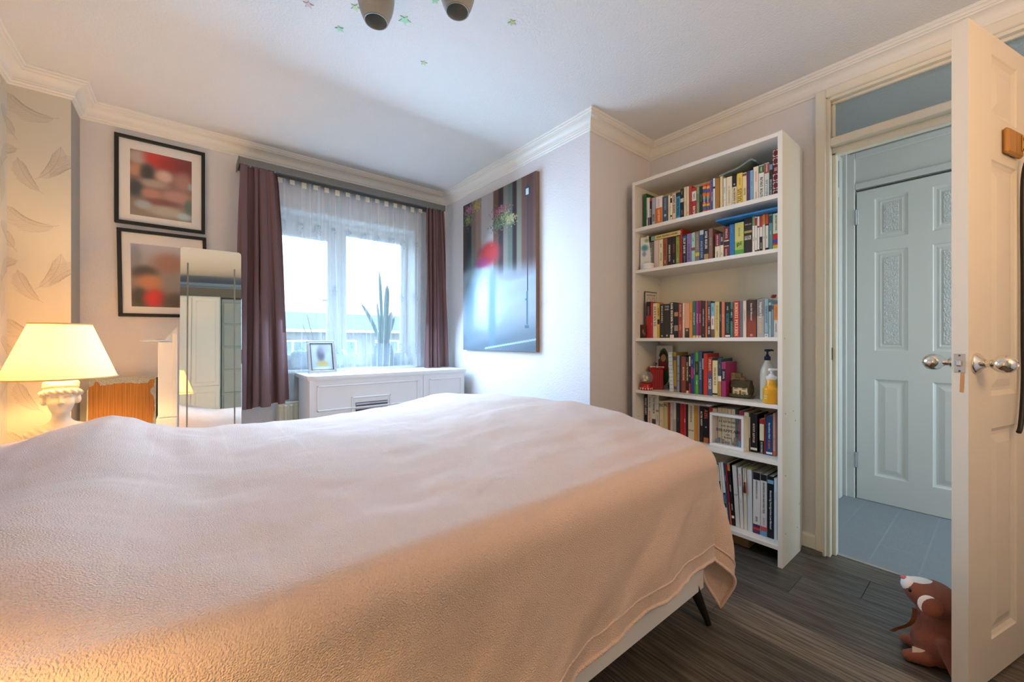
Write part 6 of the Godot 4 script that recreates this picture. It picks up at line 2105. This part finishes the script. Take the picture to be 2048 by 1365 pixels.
	s.ball(Vector3(-0.010, 0.058, 0.0), Vector3(0.010, 0.012, 0.012), 14)
	obj("figure", s, mat("d8c890", 0.6), gl)
	s = sh()
	s.ball(Vector3(0, 0.046, 0), Vector3(0.028, 0.010, 0.028), 18)
	obj("snow", s, mat("6a3a24", 0.8), gl)
	var cone := thing("pine_cone", "small brown pine cone beside the checked notebook", "pine cone", Vector3(2.30, 0.7502, -1.285))
	var r := rng(17)
	s = sh()
	s.ball(Vector3(0, 0.026, 0), Vector3(0.018, 0.026, 0.018), 14)
	obj("core", s, mat("4a3424", 0.8), cone)
	for k in 40:
		var a := 2.4 * k
		var y := 0.004 + 0.046 * k / 40.0
		var rr := 0.020 * sqrt(maxf(0.05, 1.0 - pow((y - 0.024) / 0.030, 2.0)))
		s = sh(Transform3D(Basis(Vector3.UP, -a), Vector3(rr * cos(a), y, rr * sin(a))))
		s.ball(Vector3.ZERO, Vector3(0.006, 0.0022, 0.005), 6)
		obj("scale", s, mat("5f4630", 0.8), cone)
	# fourth shelf, right: cottage ornament, bottles
	var ho := thing("cottage_ornament", "small thatched cottage ornament on the fourth shelf", "ornament", Vector3(2.262, 0.7502, -0.870), deg_to_rad(-90))
	var cream := mat("ddd0a4", 0.7)
	var moss := relief(fresh("6a6240", 0.9), noise_tex(0.2, 128, 2, 91), 30.0, 0.5)
	moss.resource_name = "mossy_resin"
	s = sh()
	s.bb(Vector3(-0.038, 0.012, -0.02), Vector3(0.036, 0.062, 0.022), 0.002)
	obj("cottage_wall", s, cream, ho)
	s = sh(Transform3D(Basis(Vector3(0, 0, -1), Vector3.UP, Vector3(1, 0, 0)), Vector3(-0.046, 0, 0)))
	s.prism(PackedVector2Array([Vector2(-0.030, 0.056), Vector2(-0.016, 0.090), Vector2(0.016, 0.092), Vector2(0.028, 0.056)]), 0.090)
	s.m = Transform3D()
	s.ball(Vector3(0.040, 0.045, 0.0), Vector3(0.016, 0.038, 0.026), 14)
	for e in [-0.020, 0.018]:
		s.ball(Vector3(e, 0.063, 0.024), Vector3(0.014, 0.010, 0.006), 12)
	obj("thatch", s, mat("4c4028", 0.9), ho)
	s = sh()
	s.bb(Vector3(-0.012, 0.088, -0.010), Vector3(0.016, 0.106, 0.006), 0.003)
	for e in [-0.007, 0.002, 0.011]:
		s.lathe([Vector2(0.003, 0.106), Vector2(0.003, 0.113), Vector2(0, 0.113)], 8, Vector3(e, 0, -0.002))
	obj("chimney", s, mat("7a5a3c", 0.8), ho)
	for e in [[-0.022, 0.050], [0.017, 0.050], [-0.022, 0.028], [0.017, 0.028]]:
		s = sh()
		s.bb(Vector3(e[0] - 0.009, e[1] - 0.006, 0.021), Vector3(e[0] + 0.009, e[1] + 0.006, 0.0232), 0.0005)
		var wi := obj("cottage_window", s, mat("3c3424", 0.6), ho)
		s = sh()
		for k in [-0.009, -0.003, 0.003, 0.0075]:
			s.bb(Vector3(e[0] + k, e[1] - 0.006, 0.0232), Vector3(e[0] + k + 0.0015, e[1] + 0.006, 0.024))
		s.bb(Vector3(e[0] - 0.009, e[1] - 0.001, 0.0232), Vector3(e[0] + 0.009, e[1] + 0.001, 0.024))
		obj("glazing_bar", s, cream, wi)
	s = sh()
	s.bb(Vector3(-0.006, 0.012, 0.021), Vector3(0.004, 0.040, 0.0245), 0.002)
	obj("cottage_door", s, mat("8a6030", 0.7), ho)
	s = sh()
	s.ball(Vector3(-0.006, 0.009, 0.004), Vector3(0.062, 0.009, 0.040), 24)
	for k in 11:
		s.ball(Vector3(-0.055 + 0.011 * k, 0.012, 0.030 - 0.0008 * (k - 5) * (k - 5)), Vector3(0.009, 0.008 + 0.003 * (k % 2), 0.008), 10)
	obj("garden", s, moss, ho)
	var tw := thing("tower_ornament", "narrow stone tower ornament left of the cottage ornament", "ornament", Vector3(2.30, 0.7502, -0.918), deg_to_rad(-90))
	s = sh()
	s.bb(Vector3(-0.022, 0, -0.014), Vector3(0.030, 0.125, 0.016), 0.003)
	obj("tower", s, mat("a89c78", 0.9), tw)
	s = sh()
	s.bb(Vector3(-0.024, 0.108, -0.016), Vector3(-0.002, 0.122, 0.018), 0.004)
	s.bb(Vector3(0.004, 0.10, -0.016), Vector3(0.032, 0.126, 0.018), 0.003)
	obj("tower_cap", s, mat("8a8462", 0.9), tw)
	bottle("lotion_bottle", "tall clear lotion bottle with navy pump, fourth shelf", Vector3(2.262, 0.7502, -0.752), [Vector2(0, 0), Vector2(0.029, 0), Vector2(0.032, 0.004), Vector2(0.032, 0.13), Vector2(0.029, 0.155), Vector2(0.018, 0.180), Vector2(0.012, 0.195), Vector2(0.012, 0.205), Vector2(0, 0.205)], mat("dcd2c0", 0.25), 0.205, "171d3e", 0.6, 0.014)
	bottle("pump_bottle", "squat yellow pump bottle with white top, fourth shelf right end", Vector3(2.165, 0.7502, -0.703), [Vector2(0, 0), Vector2(0.034, 0), Vector2(0.036, 0.003), Vector2(0.036, 0.068), Vector2(0.034, 0.073), Vector2(0.024, 0.082), Vector2(0.022, 0.090), Vector2(0.022, 0.115), Vector2(0, 0.115)], mat("dea21c", 0.3), 0.115, "efece8", 0.9, 0.022)
	bottle("amber_bottle", "amber bottle with white pump behind the yellow bottle", Vector3(2.325, 0.7502, -0.692), [Vector2(0, 0), Vector2(0.024, 0), Vector2(0.025, 0.003), Vector2(0.025, 0.14), Vector2(0.020, 0.155), Vector2(0.010, 0.165), Vector2(0, 0.165)], mat("8e4a1e", 0.2), 0.165, "efe6d4", 0.6, 0.011)
	# fifth shelf: white box frame with its motto, papers
	var bf := thing("box_frame", "white box frame with black motto, fifth shelf front", "box frame", Vector3(2.180, 0.4872, -0.9165), -PI / 2)
	s = sh()
	for q in [[-0.085, 0, 0.085, 0.015], [-0.085, 0.163, 0.085, 0.178], [-0.085, 0.015, -0.073, 0.163], [0.073, 0.015, 0.085, 0.163]]:
		s.bb(Vector3(q[0], q[1], -0.058), Vector3(q[2], q[3], 0.0), 0.002)
	obj("frame", s, M.white, bf)
	s = sh()
	s.bb(Vector3(-0.074, 0.014, -0.050), Vector3(0.074, 0.164, -0.046))
	obj("backing", s, relief(fresh("8f8a84", 0.8), noise_tex(0.2, 128, 2, 93), 20.0, 0.1), bf)
	var gp := fresh("f4f6f6", 0.03)
	gp.transparency = BaseMaterial3D.TRANSPARENCY_ALPHA
	gp.albedo_color.a = 0.05
	s = sh()
	s.bb(Vector3(-0.073, 0.015, -0.010), Vector3(0.073, 0.163, -0.008))
	obj("glass", s, gp, bf)
	for e in [["I CAN MAKE", 0.138, 0.090, 0.022], ["THIS MONEY", 0.115, 0.072, 0.016], ["DISAPPEAR!", 0.091, 0.118, 0.024], ["ON", 0.070, 0.020, 0.012], ["~ books ~", 0.056, 0.06, 0.012]]:
		lettering(e[0], M.black, e[2], e[3], Transform3D(Basis(), Vector3(0.006, e[1], -0.0075)), bf, true)
	for k in 9:
		s = sh(Transform3D(Basis(Vector3.UP, 0.5 * sin(k * 2.1)) * Basis(Vector3.BACK, 0.25 * sin(k * 1.7)), Vector3(-0.058 + 0.0145 * k, 0.016, -0.028 - 0.008 * (k % 2))))
		s.bb(Vector3(-0.007, 0, -0.001), Vector3(0.007, 0.014 + 0.014 * (0.5 + 0.5 * sin(k * 1.3)) + (0.014 if k > 4 else 0.0), 0.001))
		obj("banknote", s, mat(["6f86a0", "5f7a70", "8a6a48", "7a96a8"][k % 4], 0.7), bf)
	var pad := thing("paper_pad", "ring-bound pad of loose papers lying on the fifth shelf books", "papers", Vector3(2.19, 0, 0))
	for k in 5:
		rows = []
		for j in 7:
			var row := PackedVector3Array()
			for i in 22:
				var u := i / 21.0
				var v := j / 6.0
				var y := 0.6975 + 0.0022 * k - 0.016 * pow(maxf(0.0, 0.42 - u) / 0.42, 1.5) * (1.0 - 0.4 * v) * (1.0 + 0.1 * k)
				row.append(Vector3(-0.035 - 0.004 * k + (0.165 + 0.004 * k) * v, y, -1.315 + 0.004 * k + (0.325 - 0.05 * (k % 2)) * u))
			rows.append(row)
		s = sh()
		s.sheet(rows)
		var low := []
		for q: PackedVector3Array in rows:
			var c := PackedVector3Array()
			for p in q:
				c.append(p - Vector3(0, 0.0012, 0))
			low.append(c)
		s.sheet(low, 1, 1, true)
		s.sheet([low[0], rows[0]])
		obj("sheet", s, mat("e6e0d4", 0.8), pad)
	s = sh()
	for i in 16:
		s.bb(Vector3(-0.056 + 0.002 * (i % 3), 0.7075, -1.12 + 0.0075 * i), Vector3(-0.044, 0.7087, -1.1165 + 0.0075 * i))
	obj("ring_binding", s, mat("6a625a", 0.6), pad)
	# bottom shelf: tassel, sticky tabs, cardboard below
	var ts := thing("red_tassel", "dark red tassel hanging from the cream folder, bottom shelf", "tassel", Vector3(2.178, 0.385, -0.826))
	s = sh()
	s.tube([Vector3(0, 0.02, 0), Vector3(-0.002, 0.0, 0.002), Vector3(0, -0.045, -0.002)], 0.001, 5)
	s.lathe([Vector2(0, -0.105), Vector2(0.007, -0.10), Vector2(0.005, -0.07), Vector2(0.003, -0.058), Vector2(0.005, -0.052), Vector2(0, -0.045)], 10)
	obj("tassel", s, mat("6e1a1a", 0.8), ts)
	var tabs := thing("sticky_tabs", "yellow-green sticky tabs on the spiral notebook, bottom shelf", "tabs", Vector3(2.20, 0.4035, -0.806))
	for k in 5:
		s = sh(Transform3D(Basis(Vector3.UP, 0.4 * sin(k * 2.0)) * Basis(Vector3.BACK, 0.2 * cos(k * 3.0)), Vector3(0.008 * k - 0.01, 0, 0.006 * sin(k * 1.9))))
		s.bb(Vector3(-0.004, 0, -0.009), Vector3(0.004, 0.0035 + 0.001 * k, 0.009), 0.0006)
		obj("tab", s, mat("b8b84a", 0.7), tabs)
	var cb := thing("cardboard_box", "flat brown cardboard box on the floor under the bookcase", "box", Vector3(2.30, 0.0, -1.0))
	s = sh()
	s.bb(Vector3(-0.10, 0, -0.19), Vector3(0.09, 0.052, 0.186), 0.002)
	obj("box", s, mat("b08a58", 0.85), cb)
	s = sh()
	s.bb(Vector3(-0.10, 0.052, -0.19), Vector3(-0.01, 0.054, 0.186))
	obj("flap", s, mat("a8824f", 0.85), cb)

func bottle(called: String, label: String, at: Vector3, prof: Array, m: Material, top: float, cap_hex: String, reach: float, neck: float) -> void:
	var b := thing(called, label, "bottle", at, deg_to_rad(-60))
	var s := sh()
	s.lathe(prof, 32)
	var body := obj("body", s, m, b)
	var c := mat(cap_hex, 0.35)
	s = sh()
	s.lathe([Vector2(0, top - 0.004), Vector2(neck, top - 0.004), Vector2(neck, top + 0.014), Vector2(neck, top + 0.014), Vector2(neck * 0.55, top + 0.018), Vector2(neck * 0.5, top + 0.024), Vector2(0.0045, top + 0.026), Vector2(0.0045, top + 0.044), Vector2(0, top + 0.044)], 24)
	obj("collar", s, c, b)
	s = sh()
	s.lathe([Vector2(0, top + 0.040), Vector2(0.013, top + 0.040), Vector2(0.013, top + 0.049), Vector2(0.010, top + 0.052), Vector2(0, top + 0.052)], 20)
	s.tube([Vector3(0, top + 0.046, 0), Vector3(0.022 * reach + 0.008, top + 0.047, 0), Vector3(0.034 * reach + 0.006, top + 0.044, 0)], [0.006, 0.0045, 0.0035], 8)
	obj("pump", s, c, b)
	if cap_hex == "efece8":
		lettering("DUO", mat("f4e2cc", 0.5), 0.016, 0.010, Transform3D(Basis(Vector3.UP, deg_to_rad(-52)), Vector3(-0.0285, 0.036, 0.0225)), b)
		lettering("body", mat("f4e2cc", 0.5), 0.016, 0.005, Transform3D(Basis(Vector3.UP, deg_to_rad(-52)), Vector3(-0.0285, 0.026, 0.0225)), b)

# ---------------------------------------------------------------- door, its frame, and the plush toy behind it
func doors() -> void:
	var fr := Node3D.new()
	fr.name = "trim_1"
	add_child(fr, true)
	tag(fr, "cream gloss door frame with textured fanlight beside the bookcase", "door frame", "", "structure")
	var z0 := -0.589
	var z1 := 0.19
	var s := sh()
	s.bb(Vector3(2.398, 0, z0), Vector3(2.421, 2.268, z0 + 0.042), 0.004)
	obj("architrave", s, M.gloss, fr)
	s = sh()
	s.bb(Vector3(2.398, 0, z1 - 0.042), Vector3(2.421, 2.268, z1), 0.004)
	obj("architrave", s, M.gloss, fr)
	s = sh()
	s.bb(Vector3(2.398, 2.226, z0 + 0.042), Vector3(2.421, 2.268, z1 - 0.042), 0.004)
	obj("architrave", s, M.gloss, fr)
	for e in [[-0.55, -0.533], [0.132, 0.15]]:
		s = sh()
		s.bb(Vector3(2.412, 0, e[0]), Vector3(2.515, 2.228, e[1]), 0.002)
		obj("jamb", s, M.gloss, fr)
	for e in [[-0.534, -0.518], [0.118, 0.133]]:
		s = sh()
		s.bb(Vector3(2.452, 0, e[0]), Vector3(2.49, 1.966, e[1]), 0.002)
		obj("door_stop", s, M.gloss, fr)
	s = sh()
	s.bb(Vector3(2.412, 2.212, -0.534), Vector3(2.515, 2.232, 0.133), 0.002)
	obj("head", s, M.gloss, fr)
	s = sh()
	s.bb(Vector3(2.412, 1.992, -0.534), Vector3(2.515, 2.028, 0.133), 0.003)
	obj("transom_bar", s, M.gloss, fr)
	s = sh()
	s.bb(Vector3(2.452, 1.956, -0.534), Vector3(2.49, 1.993, 0.133), 0.002)
	obj("door_stop", s, M.gloss, fr)
	s = sh()
	for q in [[2.026, 2.040, -0.533, 0.132], [2.200, 2.214, -0.533, 0.132], [2.040, 2.200, -0.533, -0.519], [2.040, 2.200, 0.118, 0.132]]:
		s.bb(Vector3(2.436, q[0], q[2]), Vector3(2.462, q[1], q[3]), 0.004)
	var bead := obj("glazing_bead", s, M.gloss, fr)
	var tx := noise_tex(0.05, 256, 2, 88, FastNoiseLite.TYPE_CELLULAR)
	var ob := relief(fresh("7f98a4", 0.15), tx, 9.0, 0.5)
	ob.resource_name = "textured_fanlight_glass"
	ob.transparency = BaseMaterial3D.TRANSPARENCY_ALPHA
	ob.albedo_color.a = 0.45
	s = sh()
	s.bb(Vector3(2.450, 2.034, -0.524), Vector3(2.455, 2.206, 0.124))
	obj("pane", s, ob, bead)
	s = sh()
	s.bb(Vector3(2.440, 0.955, -0.5342), Vector3(2.4515, 1.015, -0.5318), 0.0005)
	obj("strike_plate", s, mat("4c4a46", 0.5, 0.6), fr)
	# the leaf stands open into the room
	var ax := Vector3(0.964, 0, 0.265).normalized()
	var out := Vector3(-ax.z, 0, ax.x)
	var d := Node3D.new()
	d.name = "door_1"
	add_child(d, true)
	tag(d, "white panelled bedroom door standing open with chrome knobs", "door", "", "structure")
	d.transform = Transform3D(Basis(ax, Vector3.UP, out), Vector3(1.772, 0.008, -0.0676))
	var leafm := fresh("dcd5c6", 0.42)
	leafm.resource_name = "white_door_paint"
	panel_door(d, Transform3D(), 0.715, 1.986, 0.035, leafm, [[0.155, 1.735, 0.345, 1.925], [0.42, 1.735, 0.61, 1.925], [0.155, 0.87, 0.345, 1.60], [0.42, 0.87, 0.61, 1.60], [0.155, 0.12, 0.345, 0.77], [0.42, 0.12, 0.61, 0.77]])
	var chrome: Material = M.chrome
	for k in 2:
		var f := Transform3D(Basis(Vector3.RIGHT, PI / 2), Vector3(0.046, 0.974, 0.0)) if k == 0 else Transform3D(Basis(Vector3.RIGHT, -PI / 2), Vector3(0.046, 0.974, -0.035))
		s = sh(f)
		s.lathe([Vector2(0.030, 0), Vector2(0.031, 0.003), Vector2(0.029, 0.007), Vector2(0.020, 0.013), Vector2(0.013, 0.020), Vector2(0, 0.020)], 32)
		var rose := obj("door_rose", s, chrome, d)
		s = sh(f)
		s.lathe([Vector2(0.010, 0.016), Vector2(0.010, 0.030), Vector2(0.014, 0.034), Vector2(0.023, 0.044), Vector2(0.026, 0.056), Vector2(0.023, 0.070), Vector2(0.014, 0.079), Vector2(0.008, 0.081), Vector2(0.008, 0.081), Vector2(0.006, 0.078), Vector2(0, 0.078)], 32)
		obj("door_knob", s, chrome, rose)
	s = sh()
	s.bb(Vector3(-0.0012, 0.946, -0.030), Vector3(0.001, 1.002, -0.006), 0.0008)
	var plate := obj("latch_plate", s, mat("c9c2b4", 0.28, 1.0), d)
	s = sh()
	s.bb(Vector3(-0.010, 0.965, -0.025), Vector3(0.0, 0.983, -0.013), 0.003)
	obj("latch_bolt", s, chrome, plate)
	for y in [0.951, 0.997]:
		s = sh(Transform3D(Basis(Vector3.BACK, PI / 2), Vector3(-0.001, y, -0.018)))
		s.lathe([Vector2(0, 0), Vector2(0.003, 0), Vector2(0.0025, 0.001), Vector2(0, 0.0012)], 10)
		obj("screw", s, mat("5c5850", 0.4, 0.8), plate)
	s = sh(Transform3D(Basis(Vector3(0, 0, 1), Vector3.UP, Vector3(-1, 0, 0)), Vector3.ZERO))
	s.prism(PackedVector2Array([Vector2(-0.016, 0.946), Vector2(-0.008, 0.946), Vector2(-0.008, 0.915), Vector2(-0.010, 0.888), Vector2(-0.018, 0.888), Vector2(-0.017, 0.92)]), 0.0004)
	obj("bare_patch", s, mat("c68f58", 0.8), d)
	# hook block and the strap that hangs from it
	var at := d.transform
	var hk := thing("coat_hook", "brass coat hook on a small square wooden block on the door", "hook", Vector3.ZERO)
	hk.transform = at * Transform3D(Basis(), Vector3(0.284, 1.670, 0.0005))
	s = sh()
	s.box(Vector3(0, 0, 0.008), Vector3(0.116, 0.080, 0.016), 0.006)
	obj("block", s, M.hook_wood, hk)
	s = sh()
	s.box(Vector3(0.046, 0.005, 0.0175), Vector3(0.022, 0.050, 0.003), 0.001)
	obj("hook_plate", s, M.brass, hk)
	s = sh()
	s.tube([Vector3(0.046, -0.012, 0.018), Vector3(0.046, -0.022, 0.034), Vector3(0.046, -0.012, 0.052), Vector3(0.046, 0.008, 0.056)], [0.004, 0.004, 0.004, 0.0055], 10)
	s.tube([Vector3(0.046, 0.016, 0.018), Vector3(0.046, 0.030, 0.038), Vector3(0.046, 0.046, 0.062)], [0.004, 0.004, 0.006], 10)
	obj("hook", s, M.brass, hk)
	s = sh()
	s.ball(Vector3(0.046, 0.022, 0.0195), Vector3(0.003, 0.003, 0.002), 8)
	obj("screw", s, M.brass, hk)
	var st := thing("bag_strap", "black strap looped over the door's coat hook", "strap", Vector3.ZERO)
	st.transform = at
	var pts := [Vector3(0.322, 1.640, 0.052), Vector3(0.328, 1.658, 0.046), Vector3(0.334, 1.660, 0.040), Vector3(0.338, 1.640, 0.030), Vector3(0.342, 1.58, 0.016), Vector3(0.348, 1.45, 0.012), Vector3(0.353, 1.25, 0.012), Vector3(0.353, 1.05, 0.012), Vector3(0.347, 0.92, 0.014), Vector3(0.328, 0.82, 0.016), Vector3(0.306, 0.765, 0.018), Vector3(0.292, 0.750, 0.018)]
	var smooth := []
	for i in pts.size() - 1:
		var a: Vector3 = pts[maxi(i - 1, 0)]
		var e: Vector3 = pts[mini(i + 2, pts.size() - 1)]
		for k in 5:
			smooth.append((pts[i] as Vector3).cubic_interpolate(pts[i + 1], a, e, k / 5.0))
	smooth.append(pts[-1])
	s = sh()
	s.tube(smooth, 0.0062, 8)
	obj("strap", s, M.black, st)
	toy()

func toy_body(p: Vector3) -> float:
	# sitting and looking along -z with its muzzle raised; legs folded under the belly
	var d := ell(p, Vector3(0, 0.075, 0.012), Vector3(0.066, 0.078, 0.064))
	d = smin(d, ell(p, Vector3(0, 0.140, 0.012), Vector3(0.052, 0.052, 0.056)), 0.02)
	d = smin(d, ell(p, Vector3(0, 0.208, 0.006), Vector3(0.062, 0.054, 0.058)), 0.005)
	d = smin(d, ell(p, Vector3(0, 0.222, -0.040), Vector3(0.034, 0.030, 0.030)), 0.025)
	for e in [-1.0, 1.0]:
		d = smin(d, cap(p, Vector3(0.058 * e, 0.098, 0.020), Vector3(0.078 * e, 0.016, 0.050), 0.019, 0.017), 0.006)
		d = smin(d, cap(p, Vector3(0.040 * e, 0.030, -0.02), Vector3(0.046 * e, 0.018, -0.058), 0.026, 0.017), 0.01)
	return maxf(d, -p.y)

func toy() -> void:
	var t := thing("plush_toy", "brown plush animal with white muzzle sitting behind the open door", "toy", Vector3(1.888, 0.0005, -0.150), deg_to_rad(10))
	var plush := relief(fresh("8f4f38", 0.85), noise_tex(0.12, 256, 3, 95), 14.0, 0.25)
	plush.resource_name = "brown_plush"
	plush.rim_enabled = true
	plush.rim = 0.4
	var white := mat("ece6e0", 0.8)
	obj("body", nets(toy_body, Vector3(-0.11, -0.008, -0.115), Vector3(0.11, 0.285, 0.105), 0.004), plush, t)
	var s := sh()
	s.ball(Vector3(0, 0.231, -0.050), Vector3(0.029, 0.026, 0.025), 20)
	s.ball(Vector3(0, 0.244, -0.018), Vector3(0.025, 0.020, 0.044), 18)
	obj("muzzle", s, white, t)
	s = sh()
	s.ball(Vector3(0, 0.250, -0.066), Vector3(0.010, 0.006, 0.010), 12)
	obj("nose", s, mat("c8707a", 0.6), t)
	for e in [-1.0, 1.0]:
		s = sh()
		s.ball(Vector3(0.030 * e, 0.226, -0.052), Vector3(0.006, 0.007, 0.006), 12)
		obj("eye", s, M.black, t)
		var f := Transform3D(Basis.from_euler(Vector3(0.35, 0.25 * e, 0.25 * e)), Vector3(0.068 * e, 0.210, -0.012))
		s = sh(f)
		s.ball(Vector3(0, 0, 0.004), Vector3(0.008, 0.030, 0.026), 18)
		var ear := obj("ear", s, plush, t)
		s = sh(f)
		s.ball(Vector3(0, 0.001, -0.003), Vector3(0.006, 0.029, 0.025), 18)
		obj("ear_lining", s, white, ear)
	s = sh()
	var ribbon := []
	for j in 2:
		var row := PackedVector3Array()
		for i in 9:
			var u := i / 8.0
			row.append(Vector3(-0.024 - 0.016 * sin(u * 5.0), 0.168 - 0.110 * u, -0.036 - 0.012 * j - 0.055 * u * u))
		ribbon.append(row)
	s.sheet(ribbon)
	s.sheet(ribbon, 1, 1, true)
	obj("ribbon", s, mat("9a5a34", 0.6), t)
	s = sh()
	s.bb(Vector3(-0.0555, 0.030, -0.050), Vector3(-0.055, 0.058, -0.012))
	obj("sewn_label", s, white, t)

# ---------------------------------------------------------------- what the mirror sees, and an unseen lamp behind the camera
func near_side() -> void:
	var w := thing("wardrobe", "white panelled wardrobe opposite the mirror", "wardrobe", Vector3(-0.40, 0, 0.58))
	var s := sh()
	s.bb(Vector3(-0.25, 0, -0.26), Vector3(0.29, 2.06, 0.26), 0.004)
	obj("body", s, mat("e8e2cf", 0.45), w)
	for e in [[-0.245, 0.018], [0.022, 0.285]]:
		s = sh(Transform3D(Basis(Vector3.UP, PI), Vector3(0, 0, -0.262)))
		var x0: float = -e[1]
		var x1: float = -e[0]
		for q in [[0.06, 0.95], [0.99, 2.04]]:
			s.sunk(x0, q[0], x1, q[1], [Vector2(0, 0.0), Vector2(0.001, 0.014), Vector2(0.035, 0.014), Vector2(0.040, 0.008), Vector2(0.046, 0.013)])
		var dr := obj("wardrobe_door", s, mat("e8e2cf", 0.45), w)
		s = sh()
		s.ball(Vector3(-0.02 if e[0] < -0.1 else 0.02, 1.0, -0.285), Vector3(0.010, 0.010, 0.010), 12)
		obj("knob", s, M.chrome, dr)
	s = sh()
	s.bb(Vector3(-0.25, 2.06, -0.24), Vector3(0.9, 2.17, 0.26))
	obj("dark_top", s, mat("6f6656", 0.7), w)
	var c := thing("drawer_chest", "grey-green tall chest of drawers beside the white wardrobe", "chest", Vector3(0.32, 0, 0.60))
	s = sh()
	s.bb(Vector3(-0.42, 0, -0.22), Vector3(0.50, 2.05, 0.24), 0.004)
	obj("body", s, mat("a9ad9e", 0.35), c)
	for k in 7:
		s = sh()
		s.bb(Vector3(-0.40, 0.06 + 0.28 * k, -0.238), Vector3(0.48, 0.32 + 0.28 * k, -0.22), 0.005)
		var dr := obj("drawer", s, mat("a4a99a", 0.3), c)
		s = sh()
		s.bb(Vector3(-0.10, 0.20 + 0.28 * k, -0.252), Vector3(0.16, 0.214 + 0.28 * k, -0.238), 0.003)
		obj("handle", s, mat("5f6458", 0.4), dr)
	# unseen globe lamp behind the camera, placed to warm the right wall and door
	var l := thing("unseen_lamp", "unseen paper-globe lamp behind the camera, placed to light the right wall", "lamp", Vector3(1.05, 0, 0.62))
	s = sh()
	s.lathe([Vector2(0, 0), Vector2(0.14, 0), Vector2(0.14, 0.012), Vector2(0.02, 0.02), Vector2(0.011, 0.03), Vector2(0.011, 1.50), Vector2(0, 1.50)], 24)
	obj("stand", s, M.black, l)
	s = sh()
	s.ball(Vector3(0, 1.66, 0), Vector3(0.19, 0.17, 0.19), 32)
	var glow := StandardMaterial3D.new()
	glow.resource_name = "unseen_lit_globe"
	glow.albedo_color = Color(0.95, 0.9, 0.8)
	glow.emission_enabled = true
	glow.emission = Color(1.0, 0.82, 0.58)
	glow.emission_energy_multiplier = 1.0
	obj("unseen_globe", s, glow, l)
	var o := OmniLight3D.new()
	o.name = "unseen_globe_light"
	o.position = Vector3(0, 1.66, 0)
	o.light_color = Color(1.0, 0.80, 0.57)
	o.light_energy = 0.40
	o.light_size = 0.16
	o.omni_range = 12.0
	o.omni_attenuation = 2.0
	o.shadow_enabled = true
	l.add_child(o)
